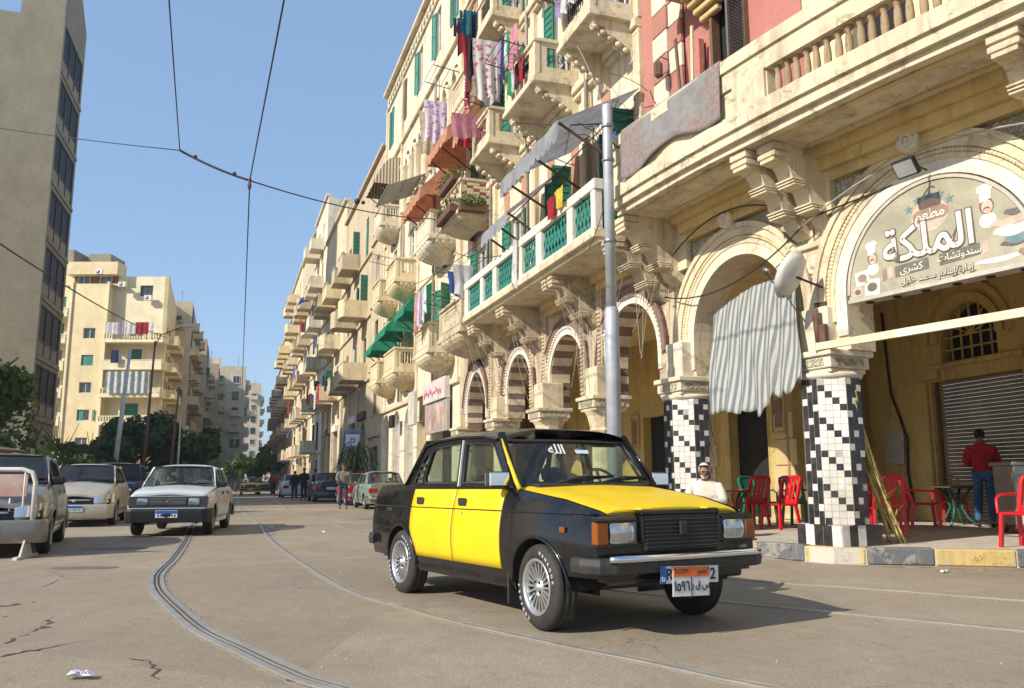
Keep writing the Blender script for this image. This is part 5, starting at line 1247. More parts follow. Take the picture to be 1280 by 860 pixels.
    if det:
        for y0_, y1_ in ((-.38, .20), (.10, .66)):
            mb = MB(); a = Vector(fws(.03, .5 + y0_ / 1.5)) + Vector((.05, 0, .01)); b = Vector(fws(.14, .5 + y1_ / 1.5)) + Vector((.03, 0, .014)); mb.tube([a, (a + b) / 2 + Vector((.0, 0, .02)), b], .009, 5); mb.bar(Vector(fws(.05, .5 + (y0_ + .12) / 1.5)) + Vector((.015, 0, .008)), Vector(fws(.17, .5 + (y1_ + .1) / 1.5)) + Vector((.012, 0, .008)), .012, .02); mb.build('wiper', BLACKM, t)
    # interior
    seatm = g('seatm', mat('seat_cloth', (.16, .13, .11), .9, sc=9)); mb = MB()
    mb.box(ro + .2, wsb + .2, -W + .12, W - .12, sill + .06, sill + .12, 0); mb.box(wsb - .25, wsb + .12, -W + .12, W - .12, .55, belt - .03, 0); mb.box(rwb - .0, rwb + .35, -W + .12, W - .12, .5, belt - .06, 0)
    for y in (-.38, .38):
        mb.cbox(wst - .62, wst - .12, y - .24, y + .24, .45, .62, .05); mb.cbox(-.08, .08, y - .22, y + .22, 0, .50, .05, 0, Matrix.Translation((wst - .66, 0, .55)) @ Matrix.Rotation(radians(-14), 4, 'Y'))
        mb.cbox(-.05, .05, y - .10, y + .10, .52, .64, .03, 0, Matrix.Translation((wst - .66, 0, .55)) @ Matrix.Rotation(radians(-14), 4, 'Y'))
    mb.cbox(rwt - .02, rwt + .45, -.58, .58, .42, .60, .05); mb.cbox(-.08, .08, -.58, .58, 0, .46, .05, 0, Matrix.Translation((rwt - .03, 0, .55)) @ Matrix.Rotation(radians(-16), 4, 'Y'))
    sw = Matrix.Translation((wst + .05 - .02, .36, belt - .02)) @ Matrix.Rotation(radians(65), 4, 'Y'); mb.tube([sw @ Vector((cos(a) * .19, sin(a) * .19, 0)) for a in [i * pi / 12 for i in range(24)]], .014, 6, closed=True); mb.bar(sw @ Vector((-.19, 0, 0)), sw @ Vector((.19, 0, 0)), .02)
    mb.build('interior', seatm, t)
    # wheels
    tm, rm = wheel_meshes(wr, wt, g('rimstyle', 'steel'), g('rimr', .185))
    for x, y, st in ((0, -1, P.get('steer', 0)), (0, 1, P.get('steer', 0)), (-WB, -1, 0), (-WB, 1, 0)):
        yy = y * (W - g('wheelin', .05) - wt / 2)
        w_ = bpy.data.objects.new('wheel', None); COL.objects.link(w_); w_.parent = t; w_.empty_display_size = .1
        w_.matrix_basis = Matrix.Translation((x, yy, wr)) @ Matrix.Rotation(st, 4, 'Z') @ Matrix.Rotation(0 if y < 0 else pi, 4, 'Z')
        inst('tyre', tm, w_); inst('rim', rm, w_)
    # bumpers
    bm_, bz0, bz1 = g('bumpm', black), P['bz'][0], P['bz'][1]
    for e, s in ((fo, 1), (ro, -1)):
        mb = MB(); ys = plan(e - s * .25); d = g('bd', .09); n = 14; L1 = []
        pts = [(e - s * g('bwrap', .34), -ys - .02)] + [(e - s * .10, -ys - .025)] + [(e + s * (d * .55), -ys + .03)] + [(e + s * d, -ys + .12)] + [(e + s * (d + .015), 0)] + [(e + s * d, ys - .12), (e + s * d * .55, ys - .03), (e - s * .10, ys + .025), (e - s * g('bwrap', .34), ys + .02)]
        vs = []; prof = [(0, bz0), (.012, bz0 + .01), (.018, (bz0 + bz1) / 2 - .004), (.018, bz1 - .045), (.010, bz1 - .008), (0, bz1), (-.08, bz1)]
        for i, (x, y) in enumerate(pts):
            a = pts[max(i - 1, 0)]; b = pts[min(i + 1, len(pts) - 1)]; tx, ty = b[0] - a[0], b[1] - a[1]; l = sqrt(tx * tx + ty * ty); nx, ny = ty / l * s, -tx / l * s
            if nx * s < -.2 or (abs(nx) < .3 and ny * y < 0): nx, ny = -nx, -ny
            for o, z in prof: vs.append((x + nx * o, y + ny * o, z))
        q = len(prof); fs = [(i * q + j, i * q + j + 1, (i + 1) * q + j + 1, (i + 1) * q + j) for i in range(len(pts) - 1) for j in range(q - 1)] + [((i * q), (i * q + q - 1), (i + 1) * q + q - 1, (i + 1) * q) for i in range(len(pts) - 1)] + [tuple(range(q)), tuple(range((len(pts) - 1) * q + q - 1, (len(pts) - 1) * q - 1, -1))]
        mb.add(vs, fs, 0, g('bsmooth', False)); bo = mb.build('bumper', bm_, t)
        if g('chromestrip') and s > 0:
            k = MB(); 
            cp = [(e + d * .75 + .008, -ys + .075), (e + d + .016, -ys + .14), (e + d + .032, 0), (e + d + .016, ys - .14), (e + d * .75 + .008, ys - .075)]
            k.tube([(p[0] + .010, p[1], bz1 - .006) for p in cp], .024, 10)
            k.build('chrome_strip', CHROME, bo)
    # lamps, grille, plates
    for f in P.get('extra', []): f(t, dict(side=side, plan=plan, fo=fo, ro=ro, W=W, belt=belt, top=top, wsb=wsb, cowlz=cowlz, gy=gy, fws=fws, body=body, interp=interp))
    for sgn in (-1, 1):
        mx = wsb - g('mirx', .16); my = sgn * (gy(mx, belt + .02) + .03); k = MB()
        k.tube([(mx + .02, my, belt + .0), (mx + .03, my + sgn * .05, belt + .03)], .02, 6); k.cbox(mx - .03, mx + .055, my + sgn * .09 - .095, my + sgn * .09 + .095, belt + .005, belt + .125, .03); mo = k.build('mirror', g('mirm', black), t)
        k = MB(); k.cbox(mx - .034, mx - .029, my + sgn * .09 - .08, my + sgn * .09 + .08, belt + .02, belt + .11, .002); k.build('mirror_glass', CHROME, mo)
        if g('mirchrome'):
            k = MB(); k.cbox(mx + .045, mx + .060, my + sgn * .09 - .088, my + sgn * .09 + .088, belt + .012, belt + .118, .007); k.build('mirror_cover', CHROME, mo)
    return t
LREF = mat('lamp_reflector', (.93, .94, .95), .16, .85, sc=30, var=.08)
LAMPG = mat('lamp_lens_clear', (.55, .56, .55), .08, .55, var=.3, sc=40); AMBER = mat('amber_lens', (.27, .07, .008), .2, sc=9, var=.15); REDLENS = mat('red_lens', (.35, .01, .01), .2, sc=9)
def boxlamp(t, x, y0, y1, z0, z1, m, nm, dx=.02, c=.008):
    k = MB(); k.cbox(x - .05, x + dx, min(y0, y1), max(y0, y1), z0, z1, c); return k.build(nm, m, t)
GLASSC = glass('lamp_cover', (.95, .96, .95), .05, dirt=.10)
def headlamp(t, x, y0, y1, z0, z1):
    a, b = min(y0, y1), max(y0, y1); o = boxlamp(t, x - .06, a, b, z0, z1, BLACKM, 'headlight', .03)
    k = MB(); cy, cz = (a + b) / 2, (z0 + z1) / 2; hw, hz = (b - a) / 2 - .012, (z1 - z0) / 2 - .01
    k.grid(lambda u, v: (x - .012 + .024 * (1 - ((u * 2 - 1) ** 2 + (v * 2 - 1) ** 2) / 2), cy + hw * (u * 2 - 1), cz + hz * (v * 2 - 1)), 10, 8, 0, True); k.ball((x - .004, cy, cz), (.010, .020, .020), 8, 6); k.build('reflector', LREF, o)
    k = MB(); k.cbox(x + .014, x + .019, a + .008, b - .008, z0 + .006, z1 - .006, .003); k.build('lens', GLASSC, o)
    k = MB()
    for i in range(4): y = a + .02 + (b - a - .04) * i / 3; k.box(x + .019, x + .0205, y - .002, y + .002, z0 + .012, z1 - .012)
    k.build('lens_ribs', GLASSC, o); return o
YEL = paint('taxi_yellow', (.80, .54, .0), .36, .08, .06); BLK = paint('taxi_black', (.005, .005, .006), .10, .35, .03); PBLACK = mat('black_plastic', (.022, .022, .022), .55, sc=9, dirt=(.12, .10, .08), dirtamt=.3)
PLW = mat('plate_white', (.66, .66, .63), .5, sc=5, dirt=(.4, .36, .3)); PLO = mat('plate_orange', (.78, .16, .02), .5, sc=5); PLB = mat('plate_blue', (.02, .10, .42), .5, sc=5)
def ftext(s, size, M, m, parent, name='lettering', bold=0, sx=1.0):
    # text facing +x, reading right when seen from the front
    c = bpy.data.curves.new(name, 'FONT'); c.body = s; c.size = size; c.extrude = .001; c.offset = bold; c.align_x = 'CENTER'; c.align_y = 'CENTER'; c.resolution_u = 3
    o = bpy.data.objects.new(name, c); COL.objects.link(o); dg = bpy.context.evaluated_depsgraph_get(); dg.update()
    me = bpy.data.meshes.new_from_object(o.evaluated_get(dg)); COL.objects.unlink(o); bpy.data.objects.remove(o); me.materials.clear(); me.materials.append(m)
    me.transform(Matrix(((0, 0, 1, 0), (sx, 0, 0, 0), (0, 1, 0, 0), (0, 0, 0, 1)))); me.update(); return inst(name, me, parent, M)
def taxi_front(t, q):
    fo = q['fo']
    # black front panel, grille with bars, lamps
    k = MB(); k.cbox(fo - .06, fo + .006, -.715, .715, .50, .80, .012); k.build('front_panel', BLK, t)
    k = MB(); k.cbox(fo - .02, fo + .028, -.335, .335, .555, .815, .015); gr = k.build('grille', PBLACK, t)
    k = MB(); k.cbox(fo - .05, fo + .035, -.36, .36, .80, .838, .01); k.cbox(fo - .05, fo + .034, -.36, -.33, .62, .80, .006); k.cbox(fo - .05, fo + .034, .33, .36, .62, .80, .006); k.build('grille_surround', BLK, gr)
    for i in range(8):
        z = .585 + i * .026; k = MB(); k.cbox(fo + .026, fo + .046, -.325, .325, z, z + .010, .003); k.build('grille_bar', PBLACK, gr)
    k = MB(); k.cbox(fo + .02, fo + .052, -.035, .035, .66, .76, .008); k.build('badge_boss', PBLACK, gr)
    for s in (-1, 1):
        headlamp(t, fo + .014, s * .40, s * .622, .615, .765)
        boxlamp(t, fo + .004, s * .625, s * .722, .615, .765, AMBER, 'indicator', .016)
        k = MB(); k.cbox(fo - .01, fo + .022, min(s * .39, s * .735), max(s * .39, s * .735), .60, .612, .003); k.cbox(fo - .01, fo + .022, min(s * .39, s * .735), max(s * .39, s * .735), .768, .782, .003); k.build('lamp_frame', BLK, t)
        k = MB(); y = s * (q['side'](.30, .70) + .004); k.cbox(.28, .34, y - .008, y + .008, .685, .725, .004); k.build('side_marker', AMBER, t)
    # plates: the local plate hangs over a longer one
    x = fo + .11
    pl = bpy.data.objects.new('number_plate', None); COL.objects.link(pl); pl.parent = t; pl.matrix_basis = Matrix.Translation((x, -.02, .405)) @ Matrix.Rotation(radians(-2), 4, 'X')
    k = MB(); k.cbox(0, .006, -.26, .26, -.055, .058, .002); k.build('rear_plate', PLW, pl)
    k = MB(); k.cbox(.004, .009, -.262, -.215, -.055, .058, .001); k.build('blue_strip', PLB, pl); ftext('D', .04, Matrix.Translation((.0105, -.238, -.028)), PLW, pl, bold=.001)
    ftext('R', .105, Matrix.Translation((.008, -.185, .0)), TEXTM, pl, bold=.002); ftext('2', .105, Matrix.Translation((.008, .205, .0)), TEXTM, pl, bold=.002)
    k = MB(); k.cbox(.012, .018, -.165, .165, -.14, .058, .003); k.build('front_plate', PLW, pl); k = MB(); k.cbox(.0175, .0205, -.162, .162, -.012, .055, .001); k.build('orange_band', PLO, pl)
    k = MB(); k.box(.018, .0205, -.003, .003, -.135, -.014); k.build('divider', TEXTM, pl)
    ftext('EGYPT', .042, Matrix.Translation((.022, -.085, .022)), TEXTM, pl); ftext(AR('FEE3 FEBC FEAE'), .05, Matrix.Translation((.022, .09, .026)), TEXTM, pl)
    ftext('١٥٩٦', .092, Matrix.Translation((.0205, -.084, -.076)), TEXTM, pl, bold=.0016, sx=.85); ftext(AR('FEB1 0020 FED5 0020 FEAD'), .072, Matrix.Translation((.0205, .082, -.066)), TEXTM, pl, bold=.001, sx=.78)
    k = MB()
    for y in (-.15, .15): k.lathe([(.006, 0), (.006, .004), (.001, .005)], 8, 0, Matrix.Translation((.0205, y, .04)) @ Matrix.Rotation(pi / 2, 4, 'Y'))
    k.build('screw', BLACKM, pl)
    ftext('ﻻﺩﺍ'[::-1] if False else 'oidel', .035, Matrix.Translation((fo + .008, .60, .565)), mat('badge_chrome', (.7, .7, .7), .2, .8, sc=9), t, 'badge')
    k = MB(); k.cbox(fo - .14, fo - .02, -.62, .62, .35, .43, .02); k.build('valance', BLK, t)
    # windscreen lettering and stickers
    f = q['fws']
    p = Vector(f(.80, .50 - .02)); o = ftext(AR('FE8D FEDF FEE0 FEEA'), .13, Matrix.Translation(p + Vector((.012, -.16, .0))) @ Matrix.Rotation(radians(-33), 4, 'Y'), mat('white_lettering', (.8, .8, .8), .6, sc=9), t, 'sticker', bold=.002)
    k = MB(); k.box(-.0, .002, -.065, .065, -.018, .018); k.build('sticker', mat('pale_sticker', (.6, .75, .85), .5, sc=9), t, Matrix.Translation(Vector(f(.76, .55)) + Vector((.014, 0, 0))) @ Matrix.Rotation(radians(-33), 4, 'Y'))
    # sun band at the top of the windscreen, prayer beads and dashboard things
    k = MB(); k.cbox(-.16, .16, -.09, .09, 0, .05, .02); k.build('dashboard_box', mat('grey_thing', (.35, .35, .33), .6, sc=5), t, Matrix.Translation((q['wsb'] - .15, .02, q['belt'] - .03)))
    k = MB(); k.cbox(-.04, .04, -.08, .08, 0, .035, .01); k.build('red_cloth', REDPL, t, Matrix.Translation((q['wsb'] - .02, .22, q['cowlz'] - .01)) @ Matrix.Scale(.6, 4))
    # hood catches at the front lip
    for y in (-.30, .30):
        k = MB(); k.cbox(fo - .06, fo + .02, y - .05, y + .05, .835, .852, .006); k.build('hood_hinge', YEL, t)
    # door trims, louvres on rear pillar
    for s in (-1, 1):
        for i in range(3):
            k = MB(); x_ = -2.16 + .0 * i; z_ = 1.06 + i * .06; y_ = s * (q['gy'](x_, z_) + .006); k.cbox(x_ - .03 + .03 * i, x_ + .06 + .03 * i, y_ - .008, y_ + .008, z_, z_ + .035, .005); k.build('pillar_louvre', PBLACK, t)
        k = MB(); k.cbox(-2.79, -2.66, s * q['side'](-2.7, .78) - .01, s * q['side'](-2.7, .78) + .008, .765, .80, .006); k.build('fuel_flap_trim', PBLACK, t)
    # tow eye, exhaust, axle
    k = MB(); k.tube([(-3.3, -.45, .24), (-2.6, -.42, .22), (-1.4, -.1, .2)], .025, 8); k.tube([(0, -.6, .27), (0, .6, .27)], .03, 8); k.tube([(-2.424, -.6, .29), (-2.424, .6, .29)], .045, 8); k.ball((-2.424, 0, .29), .12, 10, 8); k.build('axle', BLACKM, t)
    for s in (-1, 1):
        k = MB(); k.cbox(-.43, -.41, s * .62 - .14, s * .62 + .14, .14, .42, .004); k.build('mud_flap', PBLACK, t)
    mbn = MB()
TAXI = dict(wb=2.424, fo=.645, ro=-3.28, W=.785, belt=.99, sill=.25, roofz=1.500, Wr=.635, Wb=.735, railz=1.415,
    top=[(-3.30, .97), (-3.22, 1.01), (-2.6, 1.03), (-.42, .985), (.2, .91), (.54, .838), (.62, .81), (.66, .79)], cowl=-.42, deck=-2.62, body=BLK, hoodm=YEL, roofm=BLK, pillar=BLK, trim=PBLACK, doorm=YEL,
    doors=(-.50, -1.32, -2.18), ws=(-.44, -.745, -2.10, -2.50), cowlz=1.005, wsz=-.055, wins=None, bz=(.43, .535), chromestrip=1, bulge=.075, zm=.60, nr=.06, tr=.06, tapf=.075, tapr=.05, arch=.335, wr=.297, rimr=.193, ww=.182, rimstyle='alloy', wheelin=.012,
    steer=radians(-3), crease=.815, creaser=1, pillarstrip=YEL, bstrip=WHITE, bx=(-1.35, -1.35), hb=.008, hoodin=.045, hoodedge=.05, rise=.15, mirchrome=1, mirx=.08, bd=.085, hz=.115, handlem=PBLACK, extra=[taxi_front], crown=.018, dx=.05, doorz=.385, lipd=.05, bwrap=.20, roofline=[(-.76, 1.375), (-1.0, 1.412), (-1.45, 1.425), (-1.9, 1.412), (-2.10, 1.375)])
TAXI['wins'] = [[(-1.295, 1.03), (-.58, 1.03), (-.60, 1.08), (-.79, 1.315), (-.85, 1.345), (-1.295, 1.365)], [(-2.04, 1.03), (-1.405, 1.03), (-1.405, 1.365), (-1.87, 1.350), (-1.95, 1.32), (-2.06, 1.08)], [(-2.30, 1.03), (-2.09, 1.03), (-2.10, 1.08), (-2.00, 1.30), (-2.06, 1.30), (-2.14, 1.22)]]
TX = car('taxi', 'black and yellow saloon taxi with alloy wheels and an orange and white number plate', (.832, 6.531), -1.034, TAXI, 'taxi', pitch=-.006)
# white lettering on the tyres
def tyretext(s, whl, a0, r, step, size=.034):
    for i, ch in enumerate(s):
        if ch == ' ': continue
        a = a0 + i * step; c = bpy.data.curves.new('l', 'FONT'); c.body = ch; c.size = size; c.extrude = .0008; c.offset = .0006; c.align_x = 'CENTER'; c.align_y = 'CENTER'; c.resolution_u = 2
        o = bpy.data.objects.new('l', c); COL.objects.link(o); dg = bpy.context.evaluated_depsgraph_get(); dg.update(); me = bpy.data.meshes.new_from_object(o.evaluated_get(dg)); COL.objects.unlink(o); bpy.data.objects.remove(o)
        me.materials.clear(); me.materials.append(WHITE)
        # viewed from -y: x to the right, z up
        T = Matrix.Rotation(pi / 2, 4, 'X'); R = Matrix.Rotation(-a, 4, 'Y')
        me.transform(Matrix.Translation((0, -.0945, 0)) @ Matrix.Rotation(a, 4, 'Y') @ Matrix.Translation((0, 0, r)) @ T); inst('lettering', me, whl)
WH = [o for o in TX.children if o.name.startswith('wheel') and not o.data]
for wv in WH:
    if wv.matrix_basis.translation.y < 0:
        tyretext('HANKOOK', wv, radians(15), .243, radians(10.5)); tyretext('COMFORT', wv, radians(205), .243, radians(10.5))
def simple_front(plate=None, lampc='box', grille=True, low=.60, hi=.74, amber=True, lampw=.22, lo=.38, gw=.34, gm=None, modern=False, badge=None, rear=True):
    def f(t, q):
        fo, ro, W = q['fo'], q['ro'], q['W']; k = None
        if not modern:
            k = MB(); k.cbox(fo - .05, fo + .008, -W + .06, W - .06, low - .05, hi + .03, .01); k.build('front_panel', gm or BLACKM, t)
            k = MB(); k.cbox(fo - .02, fo + .02, -gw, gw, low, hi, .008); gr = k.build('grille', gm or BLACKM, t)
            for i in range(5): z = low + .02 + (hi - low - .04) * i / 4; k = MB(); k.cbox(fo + .018, fo + .028, -gw + .01, gw - .01, z - .004, z + .004, .002); k.build('grille_bar', GREYM, gr)
            for s in (-1, 1):
                headlamp(t, fo + .012, s * lo, s * (lo + lampw), low, hi); 
                if amber: boxlamp(t, fo - .01, s * (lo + lampw + .005), s * (W - .045), low, hi, AMBER, 'indicator', .014)
        else:
            k = MB(); k.grid(lambda u, v: (fo + .03 - .16 * (abs(v * 2 - 1)) ** 3, (v * 2 - 1) * (W - .10), low + .02 + u * .12), 4, 16, 0, True); k.build('grille', BLACKM, t)
            k = MB(); k.tube([(fo + .05 - .05 * (s / .36) ** 2, s, low + .12) for s in [-.36 + .08 * i for i in range(10)]], .014, 6); k.ball((fo + .055, 0, low + .11), (.02, .05, .035), 10, 6); k.build('chrome_strip', CHROME, t)
            for s in (-1, 1):
                k = MB()
                def lf(u, v, s=s):
                    y = .42 + v * (W - .44 - .02); x = fo + .045 - .30 * max(0, v) ** 2.6 - .05 * u; return (x, s * y, low + .06 + u * (.13 + .07 * v))
                k.grid(lf, 6, 10, 0, True); hl = k.build('headlight', LREF, t)
                k = MB(); k.grid(lambda u, v, s=s: (lf(u, v, s)[0] + .012, lf(u, v, s)[1] + s * .004, lf(u, v, s)[2]), 6, 10, 0, True); k.build('lens', GLASSC, hl)
                k = MB(); k.ball((fo - .02, s * .66, .36), (.04, .07, .05), 10, 6); k.build('fog_lamp', BLACKM, t)
            k = MB(); k.cbox(fo + .02, fo + .085, -.45, .45, .27, .40, .02); k.build('air_intake', BLACKM, t)
        if plate:
            x = fo + .115; k = MB(); k.cbox(x, x + .006, -.20, .20, .36, .50, .002); p = k.build('front_plate', PLW, t)
            k = MB(); k.cbox(x + .005, x + .009, -.195, .195, .435, .495, .001); k.build('colour_band', plate, p)
            k = MB()
            for i in range(7): k.box(x + .006, x + .008, -.16 + i * .05, -.135 + i * .05, .375 + (i % 2) * .01, .42)
            k.build('lettering', TEXTM, p)
        if badge: k = MB(); k.lathe([(.022, 0), (.022, .006), (.001, .008)], 10, 0, Matrix.Translation((fo + .025, 0, (low + hi) / 2)) @ Matrix.Rotation(pi / 2, 4, 'Y')); k.build('badge', badge, t)
        for s in (-1, 1):
            k = MB(); k.cbox(ro - .012, ro + .05, min(s * (W - .38), s * (W - .05)), max(s * (W - .38), s * (W - .05)), .62, .78, .01); k.build('tail_light', REDLENS, t)
        k = MB(); k.cbox(ro - .012, ro + .02, -.26, .26, .62, .75, .004); k.build('rear_plate', PLO if plate is None else PLW, t)
    return f
def boxy(body, **kw):
    P = dict(wb=2.40, fo=.66, ro=-3.20, W=.78, belt=.92, sill=.22, roofz=1.40, Wr=.60, Wb=.72, railz=1.325, top=[(-3.2, .90), (-2.7, .93), (-.4, .93), (.3, .86), (.62, .80), (.68, .76)], cowl=-.42, deck=-2.55, body=body, roofm=body, pillar=body,
        doors=(-.48, -1.30, -2.12), ws=(-.42, -.86, -2.08, -2.50), bz=(.38, .50), wr=.285, rimr=.18, tapf=.04, tapr=.04, nr=.07, tr=.07, crease=.74, doorz=.32, wheelin=.02, roofline=[(-.88, 1.295), (-1.4, 1.33), (-2.06, 1.295)],
        wins=[[(-1.27, .96), (-.60, .96), (-.90, 1.275), (-1.27, 1.285)], [(-2.02, .96), (-1.36, .96), (-1.36, 1.285), (-1.93, 1.27), (-2.08, 1.05)]], extra=[simple_front()])
    P.update(kw); return P
def modern(body, **kw):
    P = dict(wb=2.63, fo=.78, ro=-3.55, W=.86, belt=1.0, sill=.24, roofz=1.51, Wr=.62, Wb=.78, railz=1.43, top=[(-3.55, .98), (-3.0, 1.06), (-.5, 1.0), (.1, .96), (.5, .86), (.72, .72), (.80, .62)], cowl=-.36, deck=-2.9, body=body, roofm=body, pillar=body,
        doors=(-.42, -1.40, -2.30), ws=(-.30, -1.0, -2.35, -2.98), bz=(.20, .52), bumpm=body, bsmooth=True, bd=.07, bwrap=.3, wr=.31, rimr=.20, tapf=.10, tapr=.08, nr=.30, tr=.2, crease=None, doorz=.36, wheelin=.02, crown=.06, bulge=.10, lip=1, roofline=[(-1.02, 1.38), (-1.5, 1.43), (-2.33, 1.38)],
        wins=[[(-1.37, 1.04), (-.62, 1.03), (-1.03, 1.36), (-1.37, 1.39)], [(-2.28, 1.06), (-1.46, 1.04), (-1.46, 1.39), (-2.15, 1.36), (-2.36, 1.18)]], extra=[simple_front(PLB, modern=True, low=.50)], glassm=CARGLD, glassw=CARGLD, handlem=body, cowlz=1.02)
    P.update(kw); return P
WHP = paint('white_car_paint', (.60, .64, .64), .3, .5, .15); BEI = paint('beige_metallic', (.50, .44, .35), .3, .6, .12, .35); SIL = paint('silver_metallic', (.27, .25, .22), .3, .6, .12, .5)
NAVY = paint('navy_paint', (.012, .03, .085), .25, .7, .12); GRNP = paint('faded_green_paint', (.16, .22, .17), .45, .2, .3); REDP = paint('faded_red_paint', (.33, .03, .035), .4, .3, .2); BLUP = paint('dark_blue_paint', (.01, .022, .06), .25, .7, .15)
DKG = mat('dark_grille', (.03, .04, .045), .5, sc=9)
car('parked_car', 'silver parked car behind the white metal barrier, nearest on the left', (-7.66, 12.5), radians(-66), modern(SIL, glassm=CARGLD), group='cars parked along the left side')
car('parked_car', 'beige parked saloon with a chrome grille bar and blue plate, behind the silver car', (-10.5, 20.7), radians(-71), modern(BEI), group='cars parked along the left side')
car('parked_car', 'dark blue parked jeep between the beige car and the moving white car', (-12.3, 26.2), radians(-70), boxy(NAVY, roofz=1.66, railz=1.58, W=.85, Wr=.68, Wb=.79, belt=1.08, top=[(-3.2, 1.06), (-2.7, 1.08), (-.4, 1.08), (.3, 1.03), (.62, .97), (.68, .9)], sill=.32, wr=.34, arch=.39, rimr=.21, cowlz=1.1, bz=(.45, .62), ws=(-.42, -.8, -2.9, -3.05), deck=-3.1, roofline=[(-.82, 1.55), (-1.5, 1.58), (-2.88, 1.55)],
    wins=[[(-1.27, 1.13), (-.62, 1.13), (-.86, 1.51), (-1.27, 1.52)], [(-2.02, 1.13), (-1.36, 1.13), (-1.36, 1.52), (-2.02, 1.52)], [(-2.85, 1.13), (-2.12, 1.13), (-2.12, 1.52), (-2.82, 1.5)]], extra=[simple_front(low=.70, hi=.86)], glassm=CARGLD, glassw=CARGLD), group='cars parked along the left side')
car('parked_car', 'blue parked car just left of the moving white car, mostly hidden', (-13.6, 31.5), radians(-70), boxy(NAVY, det=0), group='cars parked along the left side')
WC = car('white_car', 'white saloon driving towards the camera on the tram track, amber indicators and black grille', (-6.78, 17.15), radians(-78.5), boxy(WHP, trim=BLACKM, mirm=BLACKM, roofz=1.41, extra=[simple_front(PLB, gm=DKG, low=.595, hi=.735, lampw=.22, lo=.36, badge=REDPL, gw=.34)], bumpm=BLACKM, bz=(.27, .53), rimr=.17, rise=.05), cat='car')
car('far_taxi', 'small black and yellow taxi far down the street', (-20.6, 67), radians(-72), boxy(YEL, roofm=BLK, pillar=BLK, det=0, extra=[simple_front(PLO)]), cat='taxi')
car('parked_car', 'faded green parked saloon seen from behind, between the red car and the taxi', (-5.62, 34.5), radians(109), boxy(GRNP, roofz=1.43, extra=[simple_front()], bumpm=CHROME), group='cars parked along the right side')
car('parked_car', 'faded red parked saloon seen from behind, beside the walking man', (-7.35, 39.6), radians(109), boxy(REDP, extra=[simple_front()], bumpm=GREYM), group='cars parked along the right side')
car('parked_car', 'dark blue parked saloon beyond the walking man', (-10.3, 46.5), radians(109), modern(BLUP, det=0), group='cars parked along the right side')
car('parked_car', 'white parked car beyond the three men in black', (-14.9, 57.5), radians(109), modern(paint('grey_white_paint', (.5, .5, .5), .3, .4, .2), det=0), group='cars parked along the right side')
car('parked_car', 'pale grey car farthest away along the right kerb', (-17.4, 66), radians(109), boxy(SIL, det=0), group='cars parked along the right side')
for i, (x, y, m, l) in enumerate(((-17.6, 50, BLUP, 'dark car just right of the white car, parked far down the left side'), (-21.8, 62, BLUP, 'dark blue car far away behind the far taxi, on its left'), (-20.9, 72, SIL, 'grey car far away to the right of the far taxi'))):
    car('distant_car', l, (x, y), radians(-72), boxy(m, det=0, lip=0))
# ------------------------------------------------------------------ people
def skinmesh(name, nodes, edges, rad, m, parent, sub=2, M=None, root=0):
    me = bpy.data.meshes.new(name); me.from_pydata(nodes, edges, []); o = bpy.data.objects.new(name, me); COL.objects.link(o)
    md = o.modifiers.new('skin', 'SKIN'); md.use_smooth_shade = True; md.branch_smoothing = .6
    for i, v in enumerate(me.skin_vertices[0].data): r = rad[i]; v.radius = (r, r) if not isinstance(r, tuple) else r; v.use_root = (i == root)
    s = o.modifiers.new('sub', 'SUBSURF'); s.levels = sub; s.render_levels = sub
    dg = bpy.context.evaluated_depsgraph_get(); dg.update(); m2 = bpy.data.meshes.new_from_object(o.evaluated_get(dg)); COL.objects.unlink(o); bpy.data.objects.remove(o)
    m2.materials.clear(); m2.materials.append(m); m2.polygons.foreach_set('use_smooth', [True] * len(m2.polygons)); m2.update(); return inst(name, m2, parent, M)
HAIRB = mat('black_hair', (.012, .010, .009), .8, sc=9); HAIRW = mat('white_hair', (.55, .53, .50), .9, sc=9); HAIRR = mat('brown_hair', (.08, .03, .015), .8, sc=9); EYE = mat('eye_dark', (.01, .01, .01), .2, sc=9)
